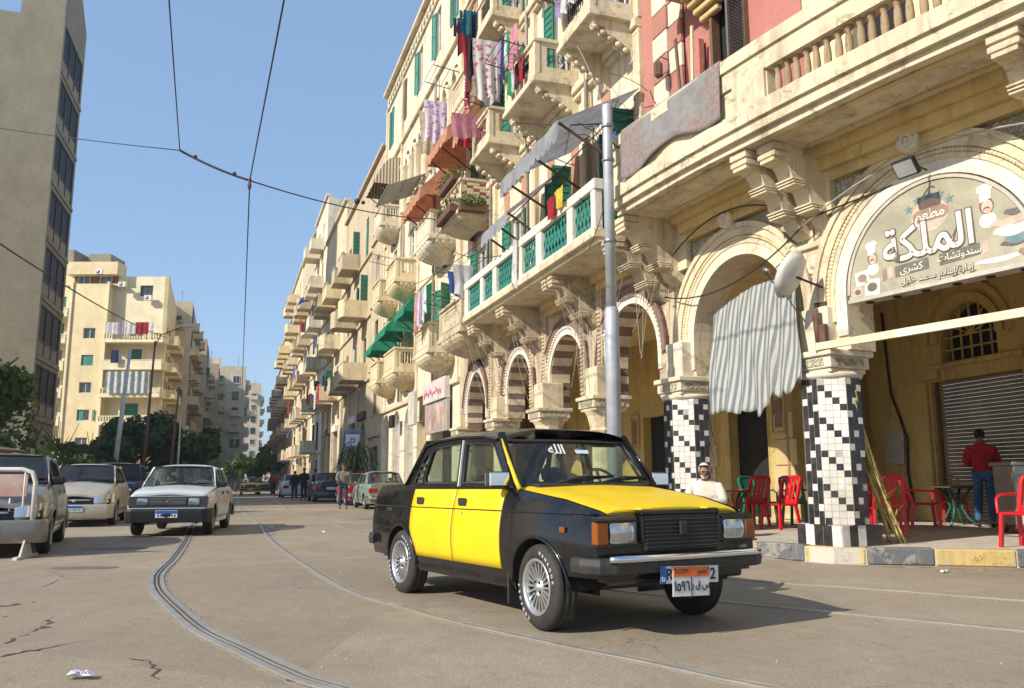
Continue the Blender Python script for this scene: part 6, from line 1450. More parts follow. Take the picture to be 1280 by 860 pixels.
def person(label, loc, yaw, J, top, legs, shoe, hair, group=None, sc=1.0, beard=None, longtop=0, sub=2, face=True, fingers=True, sleeve=True, wide=1.0):
    """J: joints in a local frame, x = right, y = forward, z = up, metres; a standing adult is 1.72 tall"""
    t = thing('person', label, 'person', Matrix.Translation(loc) @ Matrix.Rotation(yaw, 4, 'Z') @ Matrix.Scale(sc, 4), group)
    n = {}; V = []; R = []; E = []
    def add(k, p, r): n[k] = len(V); V.append(tuple(p)); R.append(r)
    hd = Vector(J['head']); nk = Vector(J['neck']); fwd = Vector(J.get('look', (0, 1, 0))).normalized()
    add('pelvis', J['pelvis'], (.15, .11)); add('waist', J['waist'], (.13, .10)); add('chest', J['chest'], (.115, .08)); add('neck', J['neck'], .055); add('jaw', hd - (hd - nk).normalized() * .07 + fwd * .015, (.062, .07)); add('head', hd, (.076, .088)); add('crown', hd + Vector((0, 0, .075)) - fwd * .01, (.062, .072))
    E += [(n['pelvis'], n['waist']), (n['waist'], n['chest']), (n['chest'], n['neck']), (n['neck'], n['jaw']), (n['jaw'], n['head']), (n['head'], n['crown'])]
    for s in ('l', 'r'):
        add('sh' + s, J['sh' + s], .045); add('el' + s, J['el' + s], .042); add('wr' + s, J['wr' + s], .027); E += [(n['chest'], n['sh' + s]), (n['sh' + s], n['el' + s]), (n['el' + s], n['wr' + s])]
        w_, e_ = Vector(J['wr' + s]), Vector(J['el' + s]); d = (w_ - e_).normalized(); side = Vector(J.get('palm' + s, (0, 1, 0))); side = (side - d * side.dot(d)).normalized(); up = d.cross(side)
        add('pm' + s, w_ + d * .06, (.036, .02)); E.append((n['wr' + s], n['pm' + s])); 
        if fingers:
            for i, (o, l) in enumerate(((-.03, .072), (-.01, .08), (.01, .075), (.03, .06))):
                a = w_ + d * .095 + side * o; b = a + d * l * .5 + up * .012; c = a + d * l + up * .03
                add('f%d%s' % (i, s), a, .0095); add('g%d%s' % (i, s), b, .0088); add('h%d%s' % (i, s), c, .0075); E += [(n['pm' + s], n['f%d%s' % (i, s)]), (n['f%d%s' % (i, s)], n['g%d%s' % (i, s)]), (n['g%d%s' % (i, s)], n['h%d%s' % (i, s)])]
            a = w_ + d * .035 - side * .035; b = a + d * .04 - side * .018; add('t1' + s, a, .012); add('t2' + s, b, .009); E += [(n['pm' + s], n['t1' + s]), (n['t1' + s], n['t2' + s])]
        add('hp' + s, J['hp' + s], .085); add('kn' + s, J['kn' + s], .055); add('an' + s, J['an' + s], .036); E += [(n['pelvis'], n['hp' + s]), (n['hp' + s], n['kn' + s]), (n['kn' + s], n['an' + s])]
    skinmesh('body', V, E, R, SKIN, t, sub)
    # clothing
    def sub_(keys, links, rads, nm, m):
        skinmesh(nm, [tuple(J[k] if k in J else V[n[k]]) for k in keys], [(keys.index(a), keys.index(b)) for a, b in links], rads, m, t, sub)
    tk = ['waist', 'pelvis', 'chest', 'shl', 'shr', 'ell', 'elr', 'wrl', 'wrr']; g = .022 * wide
    nk2 = Vector(J['neck']) * .5 + Vector(J['chest']) * .5
    J2 = dict(J); J['collar'] = tuple(Vector(J['neck']) * .95 + Vector(J['chest']) * .05)
    tk.append('collar')
    sub_(tk, [('waist', 'pelvis'), ('waist', 'chest'), ('chest', 'shl'), ('chest', 'shr'), ('shl', 'ell'), ('shr', 'elr'), ('ell', 'wrl'), ('elr', 'wrr'), ('chest', 'collar')], [(.165 + g, .12 + g), (.17 + g + longtop, .125 + g + longtop), (.175 + g, .125 + g), .068 + g * .7, .068 + g * .7, .055 + g * .7, .055 + g * .7, .040 + g * .4, .040 + g * .4, .066 + g * .5], 'shirt' if not longtop else 'robe', top)
    sub_(['pelvis', 'hpl', 'hpr', 'knl', 'knr', 'anl', 'anr'], [('pelvis', 'hpl'), ('pelvis', 'hpr'), ('hpl', 'knl'), ('hpr', 'knr'), ('knl', 'anl'), ('knr', 'anr')], [(.155, .12), .105, .105, .075, .075, .060, .060], 'trousers', legs)
    for s in ('l', 'r'):
        a = Vector(J['an' + s]); f = Vector(J.get('foot' + s, J.get('foot', (0, 1, 0)))).normalized()
        skinmesh('shoe', [a + Vector((0, 0, -.02)), a - f * .035 + Vector((0, 0, -.055)), a + f * .09 + Vector((0, 0, -.058)), a + f * .165 + Vector((0, 0, -.062))], [(0, 1), (1, 2), (2, 3)], [.042, .04, .038, .028], shoe, t, 1)
    # hair, face
    def hairf(u, v):
        a = 2 * pi * u; ph = pi / 2 * (v * 1.42); d = Vector((cos(a) * sin(ph), sin(a) * sin(ph), cos(ph))); fr = max(0, d.dot(Vector((fwd.x, fwd.y, 0)))); 
        if fr > .25 and d.z < .45: d = Vector((d.x * .98, d.y * .98, .45 + .12 * fr))
        return hd + Vector((0, 0, .030)) + Vector((d.x * .086, d.y * .104 - 0, d.z * .098)) - fwd * .008
    k = MB(); k.grid(hairf, 20, 8, 0, True); ho = k.build('hair', hair, t)
    if face:
        rgt = fwd.cross(Vector((0, 0, 1))).normalized(); k = MB()
        for s in (-1, 1): k.ball(hd + fwd * .083 + rgt * s * .032 + Vector((0, 0, .012)), .010, 8, 6)
        k.build('eye', EYE, t)
        k = MB(); k.ball(hd + fwd * .098 + Vector((0, 0, -.018)), (.013, .017, .022), 8, 6); k.build('nose', SKIN, t)
        for s in (-1, 1): k = MB(); k.ball(hd + rgt * s * .080 + Vector((0, 0, -.005)), (.012, .022, .032), 8, 6); k.build('ear', SKIN, t)
        k = MB(); k.tube([hd + fwd * .086 + rgt * q * .022 + Vector((0, 0, -.058)) for q in (-1, 0, 1)], .006, 5); k.build('mouth', mat('lip', (.18, .06, .045), .6, sc=9), t)
        for s in (-1, 1): k = MB(); k.tube([hd + fwd * .088 + rgt * s * (.016 + .032 * q) + Vector((0, 0, .033 - .004 * q)) for q in (0, .5, 1)], .0055, 5); k.build('eyebrow', hair, t)
        if beard:
            k = MB(); k.grid(lambda u, v: hd + Vector((0, 0, -.048 - .052 * v)) + (fwd * cos((u - .5) * pi * .95) * (.084 - .026 * v) + rgt * sin((u - .5) * pi * .95) * (.070 - .024 * v)), 14, 6, 0, True); k.build('beard', beard, t)
    return t
def stand(**kw):
    J = dict(pelvis=(0, 0, .95), waist=(0, 0, 1.08), chest=(0, 0, 1.30), neck=(0, 0, 1.47), head=(0, .01, 1.60), shl=(-.19, 0, 1.39), shr=(.19, 0, 1.39), ell=(-.25, -.01, 1.12), elr=(.25, -.01, 1.12), wrl=(-.25, .08, .88), wrr=(.25, .08, .88), hpl=(-.09, 0, .90), hpr=(.09, 0, .90), knl=(-.10, .02, .49), knr=(.10, .02, .49), anl=(-.11, 0, .09), anr=(.11, 0, .09))
    J.update(kw); return J
CLW = mat('pale_robe', (.64, .57, .47), .9, sc=2, bump=.7, bdist=.02); CLR = mat('red_jumper', (.42, .012, .02), .9, sc=3, bump=1.0, bdist=.03); JEAN = mat('blue_jeans', (.05, .13, .27), .9, sc=4, bump=.8, bdist=.02); CLG = mat('grey_jumper', (.17, .165, .14), .9, sc=4); DJEAN = mat('dark_jeans', (.02, .035, .075), .9, sc=5); CLK = mat('black_clothes', (.012, .012, .014), .9, sc=5); SHOEM = mat('dark_shoe', (.03, .024, .02), .6, sc=9); LJEAN = mat('pale_trousers', (.40, .45, .50), .9, sc=5)
# old man sitting on a stool at the kerb, arms folded in his lap
sj = dict(pelvis=(0, 0, .42), waist=(0, .02, .55), chest=(0, .05, .80), neck=(0, .09, .955), head=(0, .13, 1.075), shl=(-.20, .06, .87), shr=(.20, .06, .87), ell=(-.27, .12, .62), elr=(.27, .12, .62), wrl=(-.07, .33, .60), wrr=(.07, .31, .57), palml=(0, 0, 1), palmr=(0, 0, 1), hpl=(-.10, .03, .40), hpr=(.10, .03, .40), knl=(-.17, .44, .46), knr=(.17, .44, .46), anl=(-.16, .47, .09), anr=(.16, .47, .09), look=(-.15, 1, -.25))
YM = radians(160)
person('old man with white hair and beard in a pale robe seated by the tiled pillar', (2.93, 12.9, .10), YM, sj, CLW, LJEAN, SHOEM, HAIRW, beard=HAIRW, wide=1.7, sc=1.0)
t = thing('stool', 'low wooden stool under the seated old man', 'stool', TR(2.93, 12.9, .0, YM)); k = MB(); k.cbox(-.17, .17, -.17, .17, .37, .41, .01); k.build('seat', WOOD, t)
for sx in (-1, 1):
    for sy in (-1, 1): k = MB(); k.bar((sx * .13, sy * .13, .37), (sx * .15, sy * .15, .0), .035); k.build('leg', WOOD, t)
# man in red with his back to the street, leaning on the counter
rj = stand(head=(.0, .05, 1.58), neck=(0, .03, 1.46), shl=(-.18, 0, 1.38), shr=(.18, 0, 1.38), ell=(-.24, .06, 1.13), elr=(.25, .12, 1.14), wrl=(-.15, .28, 1.08), wrr=(.28, .34, 1.12), knl=(-.10, .04, .50), anl=(-.13, .06, .09), anr=(.08, -.04, .09), foot=(.2, 1, 0))
person('man in a red jumper and blue jeans seen from behind at the metal counter', (8.50, 15.35, .195), radians(-22), rj, CLR, JEAN, SHOEM, HAIRB, face=False, wide=1.5, sc=1.03)
pj_ = stand(anl=(-.13, .12, .09), anr=(.10, -.10, .09), knl=(-.11, .12, .50), knr=(.10, .0, .50), wrr=(.20, .26, 1.08), elr=(.26, .04, 1.13), wrl=(-.27, .02, .86))
person('man in a grey jumper and dark jeans walking on the road beside the red car', (-6.55, 33.0, 0), radians(195), pj_, CLG, DJEAN, SHOEM, HAIRR, wide=1.3)
for i, (x, y, a, l) in enumerate(((-12.35, 48.3, 30, 'left one of the three people in black standing by the dark blue car'), (-11.75, 48.0, 170, 'middle and tallest of the three people in black by the dark blue car'), (-11.25, 48.6, 250, 'right one of the three people in black standing by the dark blue car'))):
    person(l, (x, y, 0), radians(a), stand(), CLK, CLK, SHOEM, HAIRB, group='people in black by the kerb', sub=1, fingers=False, face=False, sc=(.95, 1.05, 1.02)[i], wide=1.6)
person('person in dark clothes far along the right kerb', (-17.0, 60.5, 0), radians(20), stand(), mat('dull_red_top', (.2, .03, .03), .9, sc=5), CLK, SHOEM, HAIRB, sub=1, fingers=False, face=False)
# driver of the taxi
TM = TX.matrix_basis
dj = dict(pelvis=(0, 0, .0), waist=(0, -.04, .14), chest=(0, -.08, .38), neck=(0, -.06, .54), head=(0, -.03, .66), shl=(-.19, -.06, .46), shr=(.19, -.06, .46), ell=(-.25, .12, .26), elr=(.25, .12, .26), wrl=(-.13, .36, .32), wrr=(.13, .36, .32), hpl=(-.09, .04, 0), hpr=(.09, .04, 0), knl=(-.14, .42, .08), knr=(.14, .42, .08), anl=(-.13, .70, -.2), anr=(.13, .70, -.2))
o = person('driver in a dark jacket seated at the wheel of the taxi', (0, 0, 0), 0, dj, mat('brown_jacket', (.06, .035, .025), .9, sc=5), CLK, SHOEM, HAIRB, sub=1)
o.matrix_basis = TM @ Matrix.Translation((-1.22, .36, .60)) @ Matrix.Rotation(-pi / 2, 4, 'Z')
o = person('driver behind the wheel of the moving white car', (0, 0, 0), 0, dict(dj), mat('pale_shirt', (.4, .4, .4), .9, sc=5), CLK, SHOEM, HAIRB, sub=1, fingers=False)
o.matrix_basis = WC.matrix_basis @ Matrix.Translation((-1.25, .36, .56)) @ Matrix.Rotation(-pi / 2, 4, 'Z')
# ------------------------------------------------------------------ plastic chairs, tables, counter
def chair_meshes():
    D = {}
    s = MB(); s.cbox(-.22, .22, -.22, .20, .40, .435, .015)
    s.grid(lambda u, v: (-.21 + .42 * u, -.21 + .40 * v, .437 - .012 * sin(pi * u) * sin(pi * v)), 6, 6, 0, True); D['seat'] = s
    b = MB(); 
    for x in (-.20, .20): b.bar((x, .20, .42), (x * 1.0, .33, .84), .045, .05, 0, (0, 1, 0))
    b.tube([(-.205, .325, .82), (-.19, .345, .87), (-.12, .355, .895), (0, .36, .90), (.12, .355, .895), (.19, .345, .87), (.205, .325, .82)], .028, 8)
    for x, w_ in ((-.075, .05), (0, .06), (.075, .05)): b.bar((x, .20, .42), (x * 1.1, .35, .88), w_, .014, 0, (0, 1, 0))
    b.bar((-.2, .215, .47), (.2, .215, .47), .02, .08); D['backrest'] = b
    for i, (x, y, dx, dy) in enumerate(((-.20, -.19, -.03, -.03), (.20, -.19, .03, -.03), (-.20, .19, -.03, .06), (.20, .19, .03, .06))):
        l = MB(); l.bar((x, y, .42), (x + dx, y + dy, 0), .05, .04); D['leg%d' % i] = l
    for i, x in enumerate((-.24, .24)):
        a = MB(); a.tube([(x, .27, .66), (x * 1.04, .1, .655), (x * 1.04, -.12, .645), (x * 1.02, -.21, .60), (x, -.21, .42)], .02, 6); D['arm%d' % i] = a
    return D
_cm = {}
def chair(x, y, rz, m, label, group='red plastic chairs of the cafe', z=.197, arms=True, tilt=0):
    if m.name not in _cm: _cm[m.name] = {k: v.mesh('chair_' + k, m) for k, v in chair_meshes().items()}
    t = thing('plastic_chair', label, 'chair', TR(x, y, z, rz) @ Matrix.Rotation(tilt, 4, 'X'), group)
    for k, me in _cm[m.name].items():
        if k.startswith('arm') and not arms: continue
        inst(k.rstrip('0123456789') if not k.startswith('arm') else 'armrest', me, t)
    return t
chair(4.42, 15.9, radians(200), REDPL, 'red plastic chair on the far side of the round table, nearer the old man', arms=True)
chair(4.66, 14.95, radians(-62), REDPL, 'red plastic chair seen from the side between the two tiled pillars', arms=False)
chair(4.75, 16.4, radians(30), GREENPL, 'green plastic chair in the shade behind the round table', 'green plastic chairs of the cafe')
chair(5.35, 16.0, radians(140), GREENPL, 'green plastic chair in the shade right of the round table', 'green plastic chairs of the cafe')
chair(5.66, 12.95, radians(165), REDPL, 'red plastic chair seen from behind just right of the tiled pillar and the canes', arms=True)
chair(5.15, 13.6, radians(120), REDPL, 'red plastic chair half hidden behind the tiled pillar')
chair(7.30, 15.2, radians(75), REDPL, 'red plastic chair second right of the tiled pillar, turned to the table')
chair(8.70, 16.9, radians(-15), REDPL, 'red plastic chair on the far side of the green-legged table, by the shutter')
chair(6.45, 10.75, radians(-60), REDPL, 'red plastic chair at the right edge of the pavement in front of the counter')
chair(6.25, 15.0, radians(10), REDPL, 'red plastic chair in shade between the pillar and the table')
def table(x, y, r, h, m1, m2, label):
    t = thing('cafe_table', label, 'table', TR(x, y, .197)); k = MB(); k.lathe([(r, h - .025), (r + .006, h - .012), (r, h), (.001, h)], 28, 0); k.lathe([(.001, h - .025), (r, h - .025)], 28, 0); k.build('tabletop', m1, t)
    for i in range(4):
        a = pi / 4 + i * pi / 2; k = MB(); c, s_ = cos(a), sin(a); k.tube([(c * .30, s_ * .30, h - .02), (c * .16, s_ * .16, h * .75), (c * .10, s_ * .10, h * .45), (c * .20, s_ * .20, h * .18), (c * .36, s_ * .36, 0)], .022, 6); k.build('leg', m2, t)
table(4.02, 15.6, .42, .66, WOOD, RUST, 'round brown cafe table between the old man and the red chair')
table(8.35, 16.1, .50, .72, DWOOD, GREENPL, 'dark cafe table with curved green legs in front of the shutter')
# counter on castors
cn = thing('counter', 'grey metal counter on castors at the right edge of the pavement', 'counter', TR(8.30, 13.62, .197, radians(-5)))
STL = mat('brushed_steel', (.42, .42, .40), .4, .5, sc=2, dirt=(.22, .19, .15), dirtamt=.4)
k = MB(); k.cbox(-.42, .95, -.35, .35, .12, 1.06, .015); k.build('body', STL, cn); k = MB(); k.cbox(-.46, 1.0, -.39, .39, 1.06, 1.12, .012); k.build('top', STL, cn)
k = MB(); k.cbox(-.36, .9, -.362, -.348, .16, .50, .004); k.build('panel', mat('white_panel', (.55, .54, .50), .5, sc=3), cn); k = MB(); k.box(-.42, .95, -.356, -.352, .78, .92); k.build('stripe', GREYM, cn); k = MB(); k.cbox(-.44, .97, -.37, .37, .08, .12, .004); k.build('base_frame', RUST, cn)
for x, y in ((-.33, -.27), (.85, -.27), (-.33, .27), (.85, .27)): k = MB(); k.lathe([(.04, -.018), (.045, 0), (.04, .018)], 12, 0, Matrix.Translation((x, y, .045)) @ Matrix.Rotation(pi / 2, 4, 'X')); k.box(x - .02, x + .02, y - .012, y + .012, .045, .09); k.build('castor', BLACKM, cn)
# sugar canes leaning on the pillar
CANE = mat('cane_stalk', (.50, .42, .13), .6, sc=7, var=.3); R3 = random.Random(9)
for i in range(9):
    bx, by = 5.18 + R3.uniform(-.12, .14), 11.55 + R3.uniform(-.18, .2); tx, ty, tz = 4.42 + R3.uniform(-.08, .10), 11.02 + R3.uniform(-.02, .06), R3.uniform(1.95, 2.3)
    if i == 8: bx, by, tx, ty, tz = 4.92, 11.5, 4.55, 11.1, 2.75
    k = MB(); n_ = 12; pts = []; rr = []
    for j in range(n_ + 1):
        u = j / n_; pts.append((lerp(bx, tx, u), lerp(by, ty, u), lerp(.2, tz, u) - .10 * sin(pi * u))); rr.append(.013 * (1 - .35 * u))
        if j < n_: u2 = (j + .93) / n_; pts.append((lerp(bx, tx, u2), lerp(by, ty, u2), lerp(.2, tz, u2) - .10 * sin(pi * u2))); rr.append(.013 * (1 - .35 * u)); pts.append((lerp(bx, tx, (j + .97) / n_), lerp(by, ty, (j + .97) / n_), lerp(.2, tz, (j + .97) / n_) - .10 * sin(pi * (j + .97) / n_))); rr.append(.0165 * (1 - .35 * u))
    k.tube(pts, rr, 6)
    if i < 6:
        for q in range(3): u = R3.uniform(.15, .5); p = Vector((lerp(bx, tx, u), lerp(by, ty, u), lerp(.2, tz, u))); d = Vector((R3.uniform(-.2, .2), R3.uniform(-.2, .1), R3.uniform(.1, .25))); k.add([p, p + d * .6 + Vector((.01, 0, 0)), p + d, p + d * .5 - Vector((.01, 0, 0))], [(0, 1, 2, 3)])
    o = k.build('sugar_cane', CANE); tag(o, 'long thin sugar cane standing apart, tallest of the bundle on the pillar' if i == 8 else 'sugar cane in the bundle leaning on the tiled pillar, one of eight alike', 'sugar cane', 'sugar canes leaning on the tiled pillar' if i < 8 else None)
# ------------------------------------------------------------------ far buildings
def unitmesh(key, fn, mats):
    if key not in KIDS: mb = MB(); fn(mb); KIDS[key] = mb.mesh(key, mats)
    return KIDS[key]
def winmesh(kind, w_, h):
    def f(mb):
        t = .05
        mb.box(-w_ / 2, -w_ / 2 + t, -.08, .02, 0, h); mb.box(w_ / 2 - t, w_ / 2, -.08, .02, 0, h); mb.box(-w_ / 2 + t, w_ / 2 - t, -.08, .02, h - t, h); mb.box(-w_ / 2 + t, w_ / 2 - t, -.08, .02, 0, t); mb.box(-.025, .025, -.07, .01, t, h - t)
        mb.box(-w_ / 2 - .06, w_ / 2 + .06, 0, .10, -.08, -.003)
    return unitmesh('win_%s_%.1f_%.1f' % (kind, w_, h), f, {'w': WHITE, 'd': DWOOD, 'g': GREENP}[kind])
def add_window(bld, M, w_, h, kind='w', shut=None, pane=WINGL):
    fr = inst('window', winmesh(kind, w_, h), bld, M)
    def p(mb): mb.box(-w_ / 2 + .05, w_ / 2 - .05, -.05, -.04, .05, h - .05)
    inst('pane', unitmesh('pane_%.1f_%.1f_%s' % (w_, h, pane.name), p, pane), fr)
    if shut:
        def s(mb):
            mb.box(0, w_ / 2, 0, .04, 0, h)
            for i in range(8): mb.box(.04, w_ / 2 - .04, .04, .055, .05 + (h - .1) * i / 8, .05 + (h - .1) * (i + .6) / 8)
        me = unitmesh('shut_%.1f_%.1f_%s' % (w_, h, shut.name), s, shut); inst('shutter', me, fr, Matrix.Translation((-w_ / 2 - .02, .02, 0)) @ Matrix.Rotation(radians(random.choice((5, 100, 150))), 4, 'Z') if random.random() < .6 else Matrix.Translation((-w_ / 2, .02, 0)))
        inst('shutter', me, fr, Matrix.Translation((0, .02, 0)))
    return fr
def holed_wall(L, H, holes, t=.3):
    mb = MB(); mb.plate([(0, 0), (L, 0), (L, H), (0, H)], holes, t=t, y0=0); return mb
def balc_mesh(w_, d, h, kind):
    def f(mb):
        mb.box(-w_ / 2 - .04, w_ / 2 + .04, 0, d + .04, 0, .16); 
        if kind == 'solid' or kind == 'round':
            mb.box(-w_ / 2, w_ / 2, d - .1, d, .16, h); mb.box(-w_ / 2, -w_ / 2 + .1, 0, d - .1, .16, h); mb.box(w_ / 2 - .1, w_ / 2, 0, d - .1, .16, h); mb.box(-w_ / 2 - .03, w_ / 2 + .03, d - .13, d + .03, h, h + .08)
            if kind == 'round':
                mb.grid(lambda u, v: (w_ / 2 * cos(pi * u), d + .25 * sin(pi * u), .0 + v * h), 12, 1, 0, False); mb.grid(lambda u, v: (w_ / 2 * cos(pi * u) * v, d + .25 * sin(pi * u) * v - d * 0, .0), 12, 1, 0, False)
        elif kind == 'bal':
            mb.box(-w_ / 2, w_ / 2, d - .1, d, .16, .42); mb.box(-w_ / 2, -w_ / 2 + .1, 0, d - .1, .16, h); mb.box(w_ / 2 - .1, w_ / 2, 0, d - .1, .16, h); mb.box(-w_ / 2 - .03, w_ / 2 + .03, d - .13, d + .03, h - .1, h)
            n = int(w_ / .28)
            for i in range(n + 1): x = -w_ / 2 + .05 + (w_ - .1) * i / n; mb.box(x - .06, x + .06, d - .09, d - .01, .42, h - .1)
        elif kind == 'rail':
            mb.bar((-w_ / 2, d, h), (w_ / 2, d, h), .05); mb.bar((-w_ / 2, 0, h), (-w_ / 2, d, h), .05); mb.bar((w_ / 2, 0, h), (w_ / 2, d, h), .05); n = int(w_ / .14)
            for i in range(n + 1): x = -w_ / 2 + w_ * i / n; mb.bar((x, d, .16), (x, d, h), .02)
    return f
def add_balcony(bld, M, w_, d, kind, m, h=1.0): return inst('balcony', unitmesh('balc_%.1f_%.1f_%s_%s' % (w_, d, kind, m.name), balc_mesh(w_, d, h, kind), m), bld, M)
def block(nm, label, X, Y, ang, L, D, H, m, cells, sidecells=(), roofm=None, base=0, I=None):
    """box building: local x along the front, +y outward (front plane y=0, body behind). cells: (x, z, w, h, window kind, shutter, balcony or None)"""
    M = TR(X, Y, 0, ang); t = thing(nm, label, 'building', M)
    holes = [rect(x - w_ / 2, x + w_ / 2, z, z + h) for (x, z, w_, h, *r) in cells]
    mb = holed_wall(L, H, holes); mb.build('wall', m, t, Matrix.Identity(4))
    k = MB(); k.box(0, L, -D, -.301, 0, H - .3, 0); k.box(0, .3, -D, -.302, H - .3, H); k.box(L - .3, L, -D, -.302, H - .3, H); k.box(.3, L - .3, -D, -D + .3, H - .3, H); k.build('rear_block', m, t)
    for (x, z, w_, h, kd, sh, bal) in cells:
        add_window(t, TR(x, -.1, z), w_, h, kd, sh)
        if bal: add_balcony(t, TR(x + bal[2], 0, z - .25), bal[0], bal[1], bal[3], bal[4] if len(bal) > 4 else m)
    for (xx, sg) in ((0, 1), (L, -1)):
        sc_ = [c for c in sidecells if c[-1] == sg]
        for (y, z, w_, h, kd, sh, bal, _) in sc_:
            R = TR(xx, -y, z) @ Matrix.Rotation(pi / 2 * sg, 4, 'Z')
            k = MB(); 
            add_window(t, TR(xx, -y, z) @ Matrix.Rotation(-pi / 2 if sg < 0 else pi / 2, 4, 'Z') @ TR(0, .09, 0), w_, h, kd, sh)
            if bal: add_balcony(t, TR(xx, -y, z - .25) @ Matrix.Rotation(-pi / 2 if sg < 0 else pi / 2, 4, 'Z'), bal[0], bal[1], bal[3], bal[4] if len(bal) > 4 else m)
    return t
# ---- tall grey building on the left. street face recedes; broad face looks at the camera
DARKGL = mat('dark_pane', (.012, .015, .018), .5, 0, sc=.8, var=.4, spec=.08)
tg = thing('tower_block', 'tall plain grey building with a column of large dark windows, at the upper left', 'building', TR(-29.5, 50.0, 0, radians(17))); 
k = MB(); k.box(-26, 0, 0, 6.6, 0, 30.6, 0); k.box(-1.9, -.9, .2, 3, 30.61, 32.5, 1); tb = k.build('wall', [GREYP, WHITEP], tg)
k = MB(); k.prism([(0, 0), (0, 34.5), (8.4, 30.9), (8.4, 0)], .002, .32, 'x'); 
FRT = Matrix.Translation((0.0, 0, 0))
tg_f = MB(); TZ = [27.3 - 3.7 * i for i in range(7)]; holes = [rect(.4, 6.1, z, z + 3.1) for z in TZ]
tg_f.plate([(0, 0), (6.5, 0), (6.5, 33.0), (3.2, 35.4), (0, 36.4)], holes, t=.7, y0=0)
Mstreet = Matrix.Translation((.7, .0, 0)) @ Matrix.Rotation(radians(-90), 4, 'Z') @ Matrix.Diagonal((-1, 1, 1, 1))
tg_f.build('wall', GREYP, tg, Mstreet)
k = MB(); k.box(-1.85, .0, .002, 6.5, 30.605, 33.0); k.build('wall', GREYP, tg)
for i, z in enumerate(TZ):
    k = MB(); k.M = Mstreet
    for x in (.4, 2.2, 4.1, 6.02): k.box(x, x + .08, -.12, -.02, z, z + 3.1)
    k.box(.4, 6.1, -.12, -.02, z + 3.02, z + 3.1); k.box(.4, 6.1, -.12, -.02, z + .85, z + .93); k.box(.4, 6.1, -.12, -.02, z, z + .06)
    fr = k.build('window', mat('dark_frame', (.05, .035, .03), .6, sc=3) if i == 0 else bpy.data.materials['dark_frame'], tg)
    for a in (.48, 2.28, 4.18):
        g = MB(); g.M = Mstreet; g.box(a, a + 1.8, -.10, -.08, z + .93, z + 3.02); g.build('pane', DARKGL, fr); g = MB(); g.M = Mstreet; g.box(a, a + 1.8, -.10, -.07, z + .06, z + .85); g.build('spandrel', GREYP, fr)
    k = MB(); k.M = Mstreet; k.box(.3, 6.3, -.1, .10, z - .34, z - .1); k.build('ledge', GREYP, tg)
for (x, z) in ((-8.0, 24.5), (-8.15, 23.9)): k = MB(); k.lathe([(.16, 0), (.16, .02)], 10, 0, Matrix.Translation((x + 4, -.0, z)) @ Matrix.Rotation(pi / 2, 4, 'X')); k.build('vent_hole', DARK, tg)
# ---- cream apartment block
AX, AY = -52.0, 90.0; cb = thing('apartment_block', 'cream seven-storey apartment block with laundry on a balcony and air conditioners, behind the lamps', 'building', TR(AX, AY, 0))
APC = plaster('apartment_cream', (.78, .64, .38), amt=.25); APL = plaster('apartment_pale', (.80, .70, .48), amt=.25); BRN = mat('brown_render', (.22, .10, .06), .9, sc=3)
ST = 2.95; Z0 = [1.2 + i * ST for i in range(7)]
# plan: left wing x 0..4.2 (set back .5), stair bay 4.2..8.2 (proud), right wing 8.2..13.2 then angled side
cells = [(2.4, z + .9, 1.5, 1.4) for z in Z0]
def wing(x0, x1, y, H, cs, m, nm='wall', t_=.4):
    mb = MB(); mb.M = Matrix.Translation((x0, y, 0)) @ Matrix.Rotation(0, 4, 'Z') @ Matrix.Diagonal((1, -1, 1, 1)); mb.plate([(0, 0), (x1 - x0, 0), (x1 - x0, H), (0, H)], [rect(x - x0 - w_ / 2, x - x0 + w_ / 2, z, z + h) for x, z, w_, h in cs], t=t_, y0=0); return mb.build(nm, m, cb)
R0 = Matrix.Diagonal((1, -1, 1, 1))
def W_(x, y, z): return Matrix.Translation((x, y, z)) @ Matrix.Rotation(pi, 4, 'Z')
lw = [(2.2, z + .8, 1.5, 1.5) for z in Z0]; sbay = [(6.3, z + .4, 1.3, 1.15) for z in Z0]; rw_ = [(11.0, z + .8, 1.5, 1.5) for z in Z0[:6]]
wing(-3, 4.0, .5, 24.6, lw, APC); wing(4.0, 8.2, -.6, 22.4, sbay[:6] + [], APC); wing(8.2, 14.2, .3, 23.4, rw_ + [(11.8, 21.2, 1.4, 1.2), (14.2 - .9, 21.2, .8, 1.2)][:1], APL)
k = MB(); k.prism([(-3, .95), (13.8, .95), (9.6, 13.6), (-3, 13.6)], 0, 23.0, 'z'); k.box(4.003, 4.2, -.19, .94, 0, 22.39); k.box(8.0, 8.197, -.19, .94, 0, 22.38); k.box(4.2, 8.0, -.3, .9, 22.1, 22.4); k.build('rear_block', APC, cb)
k = MB(); 
for x in (4.0, 7.95): k.box(x, x + .25, -.78, -.58, 0, 22.6)
k.build('rib', APL, cb)
k = MB(); k.box(3.4, 9.0, -.9, 1.2, 23.4, 24.8); k.box(3.9, 8.6, .1, .9, 22.4, 23.4, 1); k.box(3.0, 9.6, -.4, 1, 22.25, 22.45); k.box(-1.5, 3.3, .6, 5, 24.6, 26.6, 2); k.box(4, 6.5, 2.5, 6, 24.8, 26.6, 2); k.build('roof_storey', [APC, BRN, GREYP], cb)
for x in (5.0, 7.4): add_window(cb, W_(x, .0, 22.5), 1.3, .85, 'w')
for x, z in lw and [(c[0], c[1]) for c in lw]: add_window(cb, W_(x, .7, z), 1.5, 1.5, 'w', GREENP if int(z) % 3 else None)
for c in sbay[:6]: add_window(cb, W_(c[0], -.4, c[1]), 1.3, 1.15, 'w', TEALP if int(c[1]) % 2 else None)
for c in rw_: add_window(cb, W_(c[0], .5, c[1]), 1.5, 1.5, 'w', GREENP if int(c[1]) % 2 else None)
